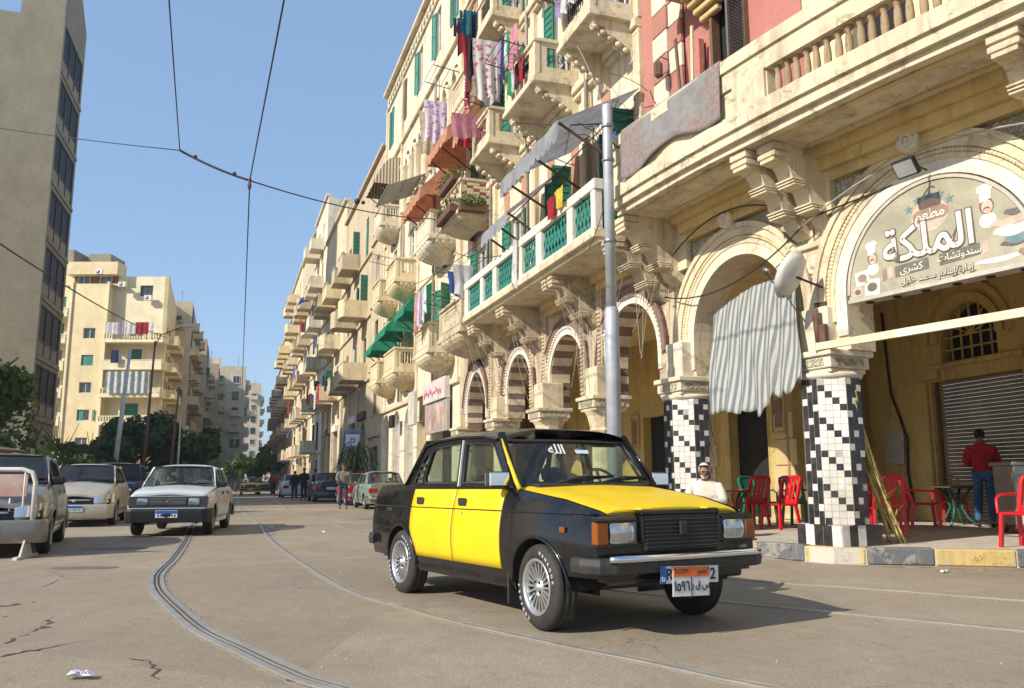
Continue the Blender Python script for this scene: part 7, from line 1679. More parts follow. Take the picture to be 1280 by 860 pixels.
add_window(cb, W_(11.8, .5, 21.2), 1.4, 1.2, 'd')
for i, z in enumerate(Z0): 
    add_balcony(cb, W_(2.2, .5, z - .15), 3.3, 1.3, ('bal', 'solid', 'bal', 'solid', 'solid', 'bal', 'bal')[i], APL)
    if i in (1, 2, 3, 4, 5): add_balcony(cb, W_(11.4, .3, z - .15), 6.4, 1.6, ('bal', 'solid', 'bal', 'bal', 'solid', 'bal', 'bal')[i], APL)
for x, z in ((7.0, 23.4), (9.6, 22.0), (12.3, 20.6)):
    ac = thing('air_conditioner', 'white air conditioner on the wall of the cream apartment block, at its top floor' if z == 20.6 else ('white air conditioner under the roof storey of the cream apartment block' if z > 23 else 'white air conditioner beside the brown top window of the cream apartment block'), 'air conditioner', TR(AX + x, AY - .25 - (.5 if z > 21 else 0), z)); k = MB(); k.cbox(-.4, .4, -.2, .2, 0, .55, .02); k.build('case', WHITE, ac); k = MB(); k.lathe([(.2, 0), (.2, .02), (.001, .03)], 14, 0, Matrix.Translation((-.1, -.2, .27)) @ Matrix.Rotation(pi / 2, 4, 'X')); k.build('fan_grille', GREYM, ac)
# its side along the street
sdc = [(2 + i * 3.2, z + .8, 1.3, 1.4) for i in range(4) for z in Z0[:6]]
mb = MB(); MS = Matrix.Translation((14.2, .3, 0)) @ Matrix.Rotation(radians(108), 4, 'Z') @ Matrix.Diagonal((1, -1, 1, 1)); mb.M = MS; mb.plate([(0, 0), (14, 0), (14, 22.4), (0, 23.4)], [rect(x - w_ / 2, x + w_ / 2, z, z + h) for x, z, w_, h in sdc], t=.4); mb.build('wall', APC, cb)
for x, z, w_, h in sdc: add_window(cb, MS @ Matrix.Translation((x, 0, z)) @ Matrix.Diagonal((1, 1, 1, 1)), w_, h, 'd')
for i, z in enumerate(Z0[:6]):
    for x in (2.2, 8.6): add_balcony(cb, MS @ Matrix.Translation((x, 0, z - .15)), 3.8, 1.3, ('solid', 'bal', 'solid')[i % 3], APC)
# ---- row of narrower blocks receding on the left
FAC = [plaster('facade_%d' % i, c, amt=.45) for i, c in enumerate(((.62, .52, .37), (.60, .48, .33), (.66, .55, .41), (.52, .42, .29), (.70, .60, .44), (.56, .46, .33)))]
def auto_block(nm, label, X, Y, ang, L, D, H, m, seed, fl=3.1, bay=3.0, face='front', side=True, bw=2.0):
    rnd = random.Random(seed); cells = []; sc_ = []
    nf = int((H - 1.0) / fl); nb = max(1, int(L / bay)); off = (L - nb * bay) / 2
    for f in range(nf):
        for b_ in range(nb):
            x = off + (b_ + .5) * bay; z = .6 + f * fl + .9; k_ = rnd.choice('wwdg'); sh = rnd.choice((None, None, GREENP, WOOD, TEALP)); w_ = rnd.choice((1.1, 1.3, 1.5)); bal = None
            if f > 0 and rnd.random() < .7: bal = (rnd.choice((bw, bw + .6)), rnd.choice((.9, 1.2)), 0, rnd.choice(('solid', 'bal', 'solid', 'rail')))
            cells.append((x, z, w_, 1.5 + (.4 if bal else 0), k_, sh, bal))
    if side:
        nd = int(D / bay)
        for f in range(nf):
            for b_ in range(nd):
                for sg in (1, -1):
                    bal = (bw, 1.0, 0, rnd.choice(('solid', 'bal'))) if f > 0 and rnd.random() < .5 else None
                    sc_.append(((b_ + .5) * bay + .3, .6 + f * fl + .9, 1.2, 1.5, rnd.choice('wwd'), rnd.choice((None, GREENP)), bal, sg))
    t = block(nm, label, X, Y, ang, L, D, H, m, cells, [c for c in sc_ if c[-1] == (1 if side is True else side)] if side else ())
    k = MB()
    for i in range(3): a = rnd.uniform(0, L - 2); k.box(a, a + rnd.uniform(1, 2.5), -D + 1, -D + rnd.uniform(2.5, 4), H - .3, H + rnd.uniform(.8, 2.2))
    k.build('roof_hut', m, t)
    for i in range(4): a = rnd.uniform(.5, L - .5); h_ = rnd.uniform(1.5, 3.5); k = MB(); k.bar((a, -1.5, H - .3), (a, -1.5, H + h_), .06); k.bar((a - .5, -1.5, H + h_ - .3), (a + .5, -1.5, H + h_ - .3), .05); k.build('antenna', GREYM, t)
    for c in rnd.sample(cells, min(8, len(cells))): k = MB(); k.cbox(c[0] + .8, c[0] + 1.5, .01, .35, c[1] - .3, c[1] + .2, .02); k.build('air_conditioner', WHITE, t)
    for i in range(2): a = rnd.uniform(.4, L - .4); k = MB(); k.tube([(a, .08, .2), (a, .08, H - .5)], .07, 6); k.build('drain_pipe', GREYM, t)
    return t
# right faces look to the street; local x must run so that +y is outward
def leftrow(label, px0, Y0, Y1, H, m, seed, nm='apartment_house', front=7.0, **kw):
    """street face from (x0,Y0) to (x1,Y1) on the left side; px0 = tan of bearing of its near corner"""
    x0 = px0 * Y0; k_ = .335; x1 = x0 - k_ * (Y1 - Y0); ang = atan2(Y0 - Y1, x0 - x1); L = sqrt((x1 - x0) ** 2 + (Y1 - Y0) ** 2)
    return auto_block(nm, label, x1, Y1, ang, L, front, H, m, seed, side=-1, **kw)
leftrow('grey-green narrow apartment house just right of the cream block', -.388, 104, 124, 23.5, FAC[0], 1)
leftrow('tan apartment house in the left row, third from the cream block', -.368, 126, 148, 22.5, FAC[1], 2)
leftrow('pale tall apartment house with a flat roof in the left row', -.319, 165, 185, 23.5, FAC[4], 3, front=8)
leftrow('brown apartment house in the left row beyond the pale tall one', -.352, 150, 163, 22.0, FAC[3], 4)
leftrow('pinkish white tower farthest away in the left row', -.300, 228, 250, 27.5, FAC[2], 5, front=9)
auto_block('distant_house', 'small white house closing the end of the street', -92, 300, radians(180), 22, 10, 16, FAC[4], 9, side=False)
auto_block('distant_house', 'tan house at the end of the street, right of the white one', -78, 285, radians(180), 18, 10, 11, FAC[1], 10, side=False)
# low white building and kiosk roof behind the trees at the far left
auto_block('low_building', 'low white building half hidden behind the trees at the left', -38, 62, radians(180), 14, 8, 8.5, WHITEP, 12, side=False)
ks = thing('kiosk', 'kiosk with a sloping brown roof behind the silver car', 'kiosk', TR(-18.5, 27, 0)); k = MB(); k.prism([(-3, 2.5), (2.2, 2.0), (2.2, 2.08), (-3, 2.95)], -1.5, 1.5, 'y'); k.build('roof', WOOD, ks)
for x in (-2.2, 1.8): k = MB(); k.box(x, x + .12, -1.3, -1.18, 0, 2.35); k.build('post', GREYM, ks)
# ---- right row beyond the cream building
def rightrow(s0, s1, H, m, label, seed, spec=None, nm='street_house', z0=3.4, fl=3.55, bay=3.3, dd=1.1, bm=None, roofbox=True):
    rnd = random.Random(seed); M, L = chord(s0, s1); M = M @ Matrix.Translation((0, .3, 0)); t = thing(nm, label, 'building', M); bm = bm or m
    nf = int((H - z0) / fl); nb = max(1, int(L / bay)); off = (L - nb * bay) / 2; holes = []; W = []
    for f in range(nf):
        for b_ in range(nb):
            x = off + (b_ + .5) * bay; z = z0 + f * fl + .25; holes.append(rect(x - .5, x + .5, z, z + 2.3)); W.append((x, z, f, b_))
    GH = []
    for b_ in range(nb):
        x = off + (b_ + .5) * bay; hz = min(z0 - .6, 4.4); holes.append(rect(x - 1.15, x + 1.15, .25, hz) if rnd.random() < .5 else archhole(x, 1.1, .25, hz - 1.15, 8)); GH.append((x, hz))
    for x, hz in GH:
        k = MB(); k.box(x - 1.15, x + 1.15, -.36, -.30, .2, rnd.choice((.55, .75, 1.0)) * hz); k.build('shop_shutter', rnd.choice((RUST, GREYM, DWOOD, TEALP, WOOD)), t)
        k = MB(); k.box(x - 1.2, x + 1.2, -.398, -.37, .2, hz); k.build('shop_interior', DARK, t)  # dark sheet stands in for the shade inside the shop
        k = MB(); k.cbox(x + bay / 2 - .25, x + bay / 2 + .1, -.05, .14, .2, z0 - .2, .02); k.build('pilaster', m, t)
        if rnd.random() < .5: k = MB(); k.cbox(x - 1.2, x + 1.2, .02, .2, hz + .05, hz + .5, .02); k.build('shop_board', rnd.choice((WHITE, GREYM, RUST, mat('shop_blue', (.05, .10, .25), .6, sc=3))), t)
    mb = MB(); mb.plate([(0, 0), (L, 0), (L, H), (0, H)], holes, t=.4); mb.build('wall', m, t)
    k = MB(); k.box(0, L, -9, -.401, 0, H - .2); k.build('rear_block', m, t)
    for f in range(nf):
        k = MB(); k.cbox(0, L, .002, .12, z0 + f * fl - .1, z0 + f * fl + .02, .01); k.build('cornice', m, t)
    k = MB(); k.cbox(0, L + .1, -.3, .2, H, H + .2, .02); k.build('cornice', m, t)
    for x, z, f, b_ in W:
        sh = rnd.choice((None, GREENP, WOOD, None)); add_window(t, TR(x, -.1, z), 1.0, 2.3, rnd.choice('wdw'), sh)
        if rnd.random() < .93: kd = rnd.choice(('solid', 'round', 'bal', 'solid')); add_balcony(t, TR(x, 0, z - .25), rnd.choice((1.7, 2.1, 2.5)), dd * rnd.choice((1, 1, 1.2)), kd, rnd.choice((bm, m)))
    return t
rightrow(32.6, 36.2, 18.6, TAN, 'plain tan wall of the shaded building between the cream building and the street bend', 61, bay=9, dd=.01)
rightrow(36.3, 47.5, 18.6, TAN2, 'tan building with rows of boxy balconies, half in shade', 62, z0=6.6, fl=3.6, bay=3.6, bm=CREAM_Y)
rightrow(47.7, 60.0, 20.5, CREAM, 'cream building with yellowish balconies in steps', 63, z0=6.6, fl=3.6, bay=3.2, bm=CREAM_Y)
rightrow(60.2, 70.0, 25.0, CREAM_L, 'tall cream corner building with a rounded parapet', 64, fl=3.5, bay=3.4)
rightrow(70.2, 84, 24.5, TAN2, 'far tan building with many small balconies', 65, bay=3.6); rightrow(84.2, 100, 25.0, CREAM, 'far cream building with a blue awning', 66, bay=4.2)
rightrow(100.2, 122, 21.5, CREAM_Y, 'very far yellowish building in the right row', 67, bay=5); rightrow(122.2, 160, 18.5, PINKP, 'farthest building of the right row', 68, bay=6)

block('apartment_house', 'tan apartment house at the left, just outside the frame, that shades the far pavement', -30.6, 38, radians(-90), 15, 11, 24, FAC[1], [(1.8 + 2.9 * b_, 1.6 + 3.1 * f, 1.3, 1.5, 'w', None, None) for f in range(7) for b_ in range(5)])
# ------------------------------------------------------------------ poles, wires, barrier, litter
t = thing('street_pole', 'tall grey metal pole at the kerb in front of the arcade, wires on its top', 'pole', TR(1.62, 13.4, 0))
k = MB(); k.lathe([(.118, 0), (.118, 3.75), (.10, 3.82)], 18); k.build('lower_tube', POLE, t); k = MB(); k.lathe([(.088, 3.8), (.085, 7.28), (.07, 7.32), (.001, 7.33)], 16); k.build('upper_tube', POLE, t)
for z in (3.72, 4.9, 6.3, 6.9): k = MB(); k.lathe([(.10, z), (.108, z + .01), (.108, z + .05), (.10, z + .06)], 16); k.build('band', GREYM, t)
WIREM = mat('wire_black', (.02, .02, .02), .6, sc=9); TWINE = mat('wire_pale', (.35, .32, .27), .7, sc=9)
def wire(a, b, sag, r=.012, label='', cat='wire', m=None, n=14, nm='overhead_wire', group=None, extra=None):
    a, b = Vector(a), Vector(b); k = MB(); k.tube([a.lerp(b, i / n) - Vector((0, 0, sag * 4 * (i / n) * (1 - i / n))) for i in range(n + 1)], r, 5)
    if extra: extra(k, a, b)
    return tag(k.build(nm, m or WIREM), label, cat, group)
# span wire across the street with its insulators, contact wires
J1, J2 = (-5.87, 18, 7.70), (-7.48, 18, 8.42)
def ins(k, a, b): 
    for u in (.22, .78): k.ball(Vector(a).lerp(Vector(b), u), .05, 8, 5)
wire((-21, 19.5, 11.4), J2, .25, .011, 'thin span wire from the tall left building to the tram wire')
wire(J2, J1, .05, .028, 'thick section of span wire between the two tram wires', extra=ins)
k_ = lambda k, a, b: (k.ball(Vector(a).lerp(Vector(b), .42), .085, 10, 7), k.ball(Vector(a).lerp(Vector(b), .45), .06, 8, 5))
wire(J1, tuple(fp(19.2, .3, 10.5)), .25, .017, 'span wire with a white insulator running to the cream building', extra=k_)
wire(J1, (-1.35, 6.0, 7.8), .02, .014, 'tram wire running overhead to the right from the hanging joint'); wire(J2, (-3.6, 7.5, 7.9), .02, .012, 'tram wire running overhead to the left of the hanging joint')
wire(J1, (-24.5, 76, 7.9), 1.0, .016, 'tram wire running away down the street from the joint', n=24)
k = MB(); k.lathe([(.03, -.2), (.05, -.12), (.03, -.05), (.05, .02), (.02, .06)], 8, 0, Matrix.Translation(J1)); tag(k.build('wire_clamp', RUST), 'small clamp where the tram wires meet the span wire', 'clamp')
wire((-9.0, 11, 5.6), (-18.4, 44, 8.6), .3, .02, 'dark wire from the upper left down to the street lamp'); 
wire((8, 4, 5.9), tuple(fp(3.6, 1.0, 6.9)), .25, .010, 'long black wire crossing in front of the stone balcony'); wire((9, 5, 6.0), tuple(fp(-.3, .5, 4.6)), .15, .012, 'black wire along the top of the sign arch'); 
wire(tuple(fp(-.2, .55, 4.65)), tuple(fp(2.8, .55, 4.85)), -.45, .012, 'loose black cable draped over the canvas arch'); wire(tuple(fp(-4, .6, 4.55)), tuple(fp(-.2, .55, 4.5)), -.42, .012, 'loose pale cable draped over the sign arch', m=TWINE)
wire(tuple(fp(-.2, .5, 4.55)), tuple(fp(3.2, .5, 4.2)), .35, .012, 'thin cable sagging across the canvas arch pier')
wire((1.62, 13.4, 7.0), tuple(fp(17.5, .4, 14.2)), .3, .014, 'black wire rising from the pole past the balconies'); wire((1.62, 13.4, 7.0), tuple(fp(22, 1.0, 8.6)), .4, .012, 'black wire from the pole along the green balcony')
wire((1.62, 13.4, 6.9), tuple(fp(2.7, 1.6, 6.6)), .1, .012, 'short wire from the pole to the stone balcony'); wire((1.62, 13.4, 7.1), tuple(fp(5.2, 1.2, 9.9)), -.1, .008, 'pale thin wire hanging from the balcony to the pole', m=TWINE)
R4 = random.Random(21)
k = MB()
for i in range(34):
    a = Vector(fp(R4.uniform(2.9, 4.6), R4.uniform(.4, 1.5), R4.uniform(5.5, 8.2))); b = a + Vector((R4.uniform(-.7, .7), R4.uniform(-.6, .6), R4.uniform(-1.6, .7))); c = (a + b) / 2 + Vector((R4.uniform(-.3, .3), R4.uniform(-.3, .3), R4.uniform(-.5, .3)))
    k.tube([a.lerp(c, j / 4).lerp(c.lerp(b, j / 4), j / 4) for j in range(5)], .008, 4)
o = k.build('wire_tangle', WIREM, clean=False); tag(o, 'tangle of loose wires behind the grey pole', 'wires', kind='stuff')
k = MB()
for i in range(26):
    s = R4.choice((3.2, 6.4, 9.6, 12.8)) + R4.uniform(-.8, .8); a = Vector(fp(s, R4.uniform(.45, 1.3), R4.uniform(4.6, 5.3))); b = Vector(fp(s + R4.uniform(-.9, .9), R4.uniform(.4, .7), a.z - R4.uniform(.8, 2.6))); c = (a + b) / 2 + Vector((0, 0, -R4.uniform(0, .6)))
    k.tube([a.lerp(c, j / 4).lerp(c.lerp(b, j / 4), j / 4) for j in range(5)], .006, 4)
o = k.build('loose_cable', TWINE, clean=False); tag(o, 'thin loose cables hanging over the striped arches', 'wires', kind='stuff')
for i, (a, b, sg) in enumerate((((13.2, .5, 7.6), (21, .5, 9.0), .3), ((9, 1.5, 6.4), (16, 1.2, 8.5), .2), ((12, 1.6, 9.9), (19, 1.2, 9.2), .5), ((17, .6, 5.9), (26, .7, 6.6), .4), ((9.2, .5, 11.8), (14, .6, 12.7), .3), ((18.5, .5, 4.0), (27, .5, 3.6), .3))):
    wire(fp(a[0], a[1], a[2]), fp(b[0], b[1], b[2]), sg, .011, ['cable across the front of the brick balcony', 'cable from the green railing up to the brick balcony', 'cable slung between the second floor balconies', 'cable along the first floor of the cream building', 'cable under the third floor balconies', 'cable along the tall plain arches'][i])
# street lamps on the left
def lamp(x, y, h, lean, label, arm=True, m=POLE, r=.09):
    t = thing('street_lamp', label, 'street lamp' if arm else 'pole', TR(x, y, 0) @ Matrix.Rotation(lean, 4, 'Y')); k = MB(); k.lathe([(r, 0), (r * .9, h * .5), (r * .55, h), (.001, h + .01)], 10); k.build('pole', m, t)
    if arm:
        k = MB(); k.tube([(0, 0, h - .3), (.3, 0, h + .35), (1.5, 0, h + .85)], .03, 6); k.build('arm', m, t); k = MB(); k.cbox(1.4, 2.0, -.1, .1, h + .8, h + .92, .04); k.build('lamp_head', mat('lamp_head', (.6, .6, .58), .4, sc=3), t)
lamp(-18.6, 39.5, 7.3, radians(3.4), 'leaning grey street pole left of the trees', False, POLE, .12); lamp(-19.6, 45, 8.6, radians(1.5), 'tall brown street lamp with an arm in front of the cream apartment block', True, RUST, .085); lamp(-18.6, 46, 6.2, radians(2.5), 'rusty pole right of the street lamp', False, RUST, .08)
lamp(-20.5, 52, 5.2, 0, 'short pale pole among the trees', False, mat('pale_pole', (.5, .48, .42), .6, sc=3), .07)
# barrier
BAR = mat('barrier_paint', (.66, .63, .55), .5, sc=4, dirt=(.25, .12, .07), dirtamt=.5)
bt = thing('crowd_barrier', 'white metal barrier with a rusty name plate at the left edge', 'barrier', TR(-6.75, 12.05, 0, radians(-168)))
k = MB(); W_, H_ = 2.0, 1.22
k.tube([(0, 0, .30), (0, 0, H_ - .18), (.05, 0, H_ - .04), (.18, 0, H_), (W_ - .18, 0, H_), (W_ - .05, 0, H_ - .04), (W_, 0, H_ - .18), (W_, 0, .30), (0, 0, .30)], .032, 10); k.build('frame', BAR, bt)
for i in range(11):
    x = .14 + i * .17; h_ = H_ - .02 if (i < 1 or i > 3) else .82; k = MB(); k.tube([(x, 0, .30), (x, 0, h_)], .013, 6); k.build('bar', BAR, bt)
k = MB(); k.cbox(.10, .60, -.008, .008, .84, 1.15, .004); k.build('name_plate', mat('rusty_plate', (.42, .26, .20), .8, sc=6, dirt=(.5, .45, .4), dirtamt=.8), bt)
for x in (.05, W_ - .05):
    k = MB(); k.box(x - .03, x + .03, -.42, .42, .0, .035); k.prism([(-.24, .035), (.24, .035), (.03, .34), (-.03, .34)], x - .012, x + .012, 'x'); k.build('foot', BAR, bt)
# litter
LIT = mat('litter_white', (.66, .66, .70), .6, sc=9); LITB = mat('litter_blue', (.12, .12, .40), .6, sc=9)
for i, (x, y, s, l) in enumerate(((-2.32, 4.72, 1, 'crumpled white and blue wrapper on the road at the bottom left'), (-5.75, 9.5, .7, 'white scrap of paper on the road near the barrier'), (-4.75, 16.9, 1.2, 'torn white paper on the road beside the tram rail'), (-5.4, 19.2, 1.2, 'second torn white paper on the road, farther away'), (-3.9, 17.6, 1.0, 'white plastic scrap between the tram rails'), (4.85, 9.75, .8, 'flattened white scrap near the painted kerb'), (3.15, 5.0, .6, 'grey scrap at the bottom right of the road'))):
    k = MB(); r_ = random.Random(i); k.grid(lambda u, v: ((u - .5) * .14 * s * (1 + r_.uniform(-.2, .2)), (v - .5) * .07 * s, .006 + r_.uniform(0, .035) * s), 6, 4, 0, False)
    if i == 0:
        for q in range(5): k.add([(-.04 + q * .02, -.02, .036), (-.03 + q * .02, -.02, .04), (-.03 + q * .02, .015, .044), (-.04 + q * .02, .015, .04)], [(0, 1, 2, 3)], 1)
    tag(k.build('litter', [LIT, LITB], None, TR(x, y, .002, i * .7), clean=False), l, 'litter')
k = MB(); k.lathe([(.085, .004), (.08, .006), (.001, .007)], 14); tag(k.build('oil_stain', TAR_SHADE, None, TR(-1.62, 11.6, 0)), kind='structure')
# ------------------------------------------------------------------ trees and hedges
def crown(mb, c, r, n, leaf, rnd, gaps=.35, mats=2):
    C = []
    for i in range(max(5, int(r[0] * 5))):
        while True:
            p = Vector((rnd.uniform(-1, 1), rnd.uniform(-1, 1), rnd.uniform(-1, 1)))
            if .25 < p.length < 1: break
        C.append((Vector((p.x * r[0], p.y * r[1], p.z * r[2])) * .80, rnd.uniform(.28, .5) * min(r)))
    for i in range(n):
        cc, cr = rnd.choice(C); d = Vector((rnd.gauss(0, 1), rnd.gauss(0, 1), rnd.gauss(0, 1))).normalized(); p = Vector(c) + cc + d * cr * rnd.uniform(.45, 1.05)
        l = leaf * rnd.uniform(.6, 1.4); a = (d + Vector((rnd.gauss(0, .5), rnd.gauss(0, .5), rnd.gauss(0, .5)))).normalized(); b = a.cross(Vector((rnd.gauss(0, 1), rnd.gauss(0, 1), rnd.gauss(0, 1)))).normalized(); q = a.cross(b)
        mb.add([p - b * l * .35, p + q * l * .5, p + b * l * .35, p - q * l * .5], [(0, 1, 2, 3)], rnd.randrange(mats))
def tree(x, y, h, r, n, leaf, label, mats=(LEAF, LEAF2), cz=None, seed=1, tr=.14, bare=False, group=None, lean=0):
    rnd = random.Random(seed); t = thing('tree', label, 'tree', TR(x, y, 0), group); cz = cz or h - r[2]; k = MB()
    k.tube([(0, 0, 0), (lean * .3, 0, cz * .4), (lean, 0, cz)], [tr, tr * .8, tr * .5], 8)
    for i in range(7):
        a = rnd.uniform(0, 2 * pi); z0 = cz * rnd.uniform(.5, .95); e = Vector((cos(a) * r[0] * .7, sin(a) * r[1] * .7, cz + rnd.uniform(-.1, .6) * r[2])); s0 = Vector((lean * z0 / cz, 0, z0)); m_ = s0.lerp(e, .5) + Vector((0, 0, -.1 * r[2])); k.tube([s0, m_, e], [tr * .45, tr * .3, tr * .12], 6)
        if bare:
            for q in range(3): e2 = e + Vector((rnd.uniform(-.6, .6), rnd.uniform(-.6, .6), rnd.uniform(.2, .9))); k.tube([m_.lerp(e, .6), e2], [tr * .2, tr * .08], 5)
    k.build('trunk', BARK, t)
    k = MB(); crown(k, (lean, 0, cz), r, n, leaf, rnd, mats=len(mats)); k.build('crown', list(mats), t, clean=False); return t
tree(-16.4, 24.5, 6.2, (2.3, 2.2, 1.9), 8000, .19, 'large leafy tree at the left edge in front of the tall grey building', (LEAF3, LEAF, LEAF3), cz=4.0, seed=2, tr=.2)
tree(-17.2, 24, 5.2, (2.0, 2.0, 1.6), 5000, .19, 'bright green lower tree at the far left edge', (LEAF3, LEAF), cz=3.2, seed=3, tr=.15)
tree(-26.2, 60, 6.3, (3.6, 3, 2.4), 8000, .38, 'dark green tree left of the street lamps, in front of the apartment block', (LEAF, LEAF2), cz=3.6, seed=4, tr=.22)
tree(-23.4, 60, 5.6, (2.5, 2.6, 2.0), 7000, .36, 'dark green spreading tree right of the street lamps', (LEAF, LEAF2), cz=3.6, seed=5, tr=.2)
tree(-29.2, 58, 4.2, (2.6, 2, 1.5), 4000, .34, 'low bushy tree left of the dark green trees', (LEAF3, LEAF, LEAF2), cz=2.6, seed=6)
for i, (x, y, h, l) in enumerate(((-19.6, 33, 4.2, 'bare branched frangipani tree above the beige car'), (-21.2, 33.5, 4.6, 'bare branched frangipani tree above the silver car, with a few leaves'), (-18.0, 34.5, 3.6, 'small bare frangipani tree right of the other two'))):
    tree(x, y, h, (1.4, 1.2, .9), 220, .24, l, (LEAF3, LEAF), cz=h * .62, seed=30 + i, tr=.11, bare=True, group='frangipani trees')
def hedge(x0, y0, x1, y1, h, w_, n, leaf, label, seed=1, mats=(LEAF, LEAF2)):
    rnd = random.Random(seed); k = MB(); d = Vector((x1 - x0, y1 - y0, 0)); L = d.length; d.normalize(); nn = Vector((-d.y, d.x, 0))
    for i in range(n):
        u = rnd.uniform(0, L); hh = h * (.8 + .25 * sin(u * 1.3) * sin(u * .37 + 2)); a = rnd.uniform(0, pi); p = Vector((x0, y0, 0)) + d * u + nn * cos(a) * w_ * rnd.uniform(.7, 1) + Vector((0, 0, hh * (.25 + .75 * sin(a)) * rnd.uniform(.75, 1.05)))
        l = leaf * rnd.uniform(.6, 1.4); b = Vector((rnd.gauss(0, 1), rnd.gauss(0, 1), rnd.gauss(0, 1))).normalized(); q = b.cross(Vector((rnd.gauss(0, 1), rnd.gauss(0, 1), rnd.gauss(0, 1)))).normalized()
        k.add([p - b * l * .35, p + q * l * .5, p + b * l * .35, p - q * l * .5], [(0, 1, 2, 3)], rnd.randrange(len(mats)))
    tag(k.build('hedge', list(mats), clean=False), label, 'hedge')
hedge(-12.5, 22, -24, 56, 1.9, .9, 9000, .24, 'clipped green hedge behind the parked cars', 3)
hedge(-17.5, 23.6, -12.4, 22.4, 1.5, .6, 2500, .18, 'low dark hedge behind the silver car', 5, (LEAF2, LEAF))
tree(-27.6, 85, 4.2, (1.6, 2, 1.3), 1500, .5, 'small tree at the far end of the street', (LEAF, LEAF3), cz=2.6, seed=50); tree(-31, 105, 5.2, (3.5, 3, 2), 2500, .6, 'round tree at the very end of the street', (LEAF, LEAF3), cz=3.0, seed=51)
# drooping plant against the shaded building on the right
pt = thing('palm_plant', 'drooping green plant in front of the shaded building, above the red car', 'plant', fm(33.5, 1.3, .2)); rnd = random.Random(8); k = MB()
for i in range(46):
    a = rnd.uniform(0, 2 * pi); l = rnd.uniform(.9, 1.6); z0 = rnd.uniform(.6, 2.0); P = [(cos(a) * l * u, sin(a) * l * u, z0 + 1.0 * sin(pi * u * .8) - .5 * u * u) for u in (0, .25, .5, .75, 1)]
    for p, q in zip(P[:-1], P[1:]): k.bar(p, q, .09, .01)
k.build('fronds', [LEAF], pt, clean=False); k = MB(); k.tube([(0, 0, 0), (.05, 0, 1.4), (0, .1, 2.2)], [.09, .07, .04], 7); k.build('trunk', BARK, pt)
# ---- awnings, laundry and small things on the fronts (local frame of the straight facade)
FRW = Matrix.Translation(fp(10, 0)) @ Matrix.Rotation(fang(10), 4, 'Z')
def cloth_mat(name, c, rough=.9): return translu(mat(name, c, rough, var=.18, sc=3, bump=.4, bdist=.02), .3)
def awning(bld, s0, s1, o0, z0, o1, z1, m, nm='awning', val=.25, scal=10, sides=True, barrel=0, I=None, arms=True):
    k = MB(); k.M = I @ FRW; a, b_ = s0 - 10, s1 - 10
    def f(u, v):
        y = lerp(o0, o1, v); z = lerp(z0, z1, v) + barrel * sin(pi * v * .5) * 0 + barrel * sin(pi * v)
        return (lerp(a, b_, u), y, z + .02 * sin(u * 23) * v)
    k.grid(f, 24, 8, 0, True)
    n = scal * 4; vs = []
    for i in range(n + 1):
        u = i / n; p = f(u, 1); d = val * (.75 + .25 * abs(sin(pi * u * scal))); vs += [p, (p[0], p[1] + .02, p[2] - d)]
    k.add(vs, [(2 * i, 2 * i + 1, 2 * i + 3, 2 * i + 2) for i in range(n)])
    if sides:
        for u in (0, 1):
            P = [f(u, j / 8) for j in range(9)]; lo = (P[0][0], o0, P[-1][2]); base = [(p[0], p[1], P[-1][2] - val * .5) for p in P]; vs = []
            for p, q in zip(P, base): vs += [p, q]
            k.add(vs, [(2 * i, 2 * i + 1, 2 * i + 3, 2 * i + 2) for i in range(8)])
    aw = k.build(nm, m, bld)
    if arms:
        g = MB(); g.M = I @ FRW
        for x in (a + .1, (a + b_) / 2, b_ - .1): g.bar((x, o1 - .05, z1), (x, o0, z1 - .9), .04)
        g.build('awning_arm', RUST, aw)
    return aw
GRC = cloth_mat('green_canvas', (.02, .27, .16)); ORC = cloth_mat('orange_canvas', (.62, .30, .17)); GYC = cloth_mat('grey_canvas', (.34, .35, .37)); BLC = cloth_mat('blue_canvas', (.03, .09, .30))
def stripecanvas():
    m, nt, b = _base('striped_awning'); g = nt.nodes.new('ShaderNodeTexCoord').outputs['Object']; w_ = nt.nodes.new('ShaderNodeTexWave'); w_.inputs['Scale'].default_value = 2.2; w_.bands_direction = 'X'; nt.links.new(g, w_.inputs[0])
    nt.links.new(_mix(nt, (.20, .15, .10), (.62, .54, .40), _ramp(nt, w_.outputs[1], .4, .6)), b.inputs['Base Color']); b.inputs['Roughness'].default_value = .9; return m
awning(B2, 3.9, 7.3, .45, 8.45, 2.15, 7.55, GYC, I=I2, scal=12, val=.42, sides=False)
awning(B2, 7.6, 9.6, .4, 8.3, 1.9, 7.0, GYC, I=I2, scal=6, val=.35, sides=False)
awning(B2, 13.7, 16.6, .35, 13.0, 1.75, 11.6, ORC, I=I2, scal=6, val=.4); awning(B2, 12.6, 13.6, .35, 12.4, 1.6, 11.2, ORC, I=I2, scal=3, val=.4)
awning(B3, 17.6, 20.8, .35, 12.4, 1.7, 11.0, ORC, I=I3, scal=6, val=.4)
awning(B3, 24.3, 26.9, .35, 8.5, 1.6, 7.3, GRC, I=I3, scal=5, val=.3, barrel=.12); awning(B3, 28.4, 30.6, .35, 8.3, 1.5, 7.1, GRC, I=I3, scal=4, val=.3, barrel=.12); awning(B3, 21.0, 23.0, .35, 8.6, 1.5, 7.5, GRC, I=I3, scal=4, val=.3, barrel=.12)
awning(B3, 28.3, 30.6, .35, 16.3, 1.6, 15.0, stripecanvas(), I=I3, scal=5, val=.15, barrel=.45)
R5 = random.Random(13)
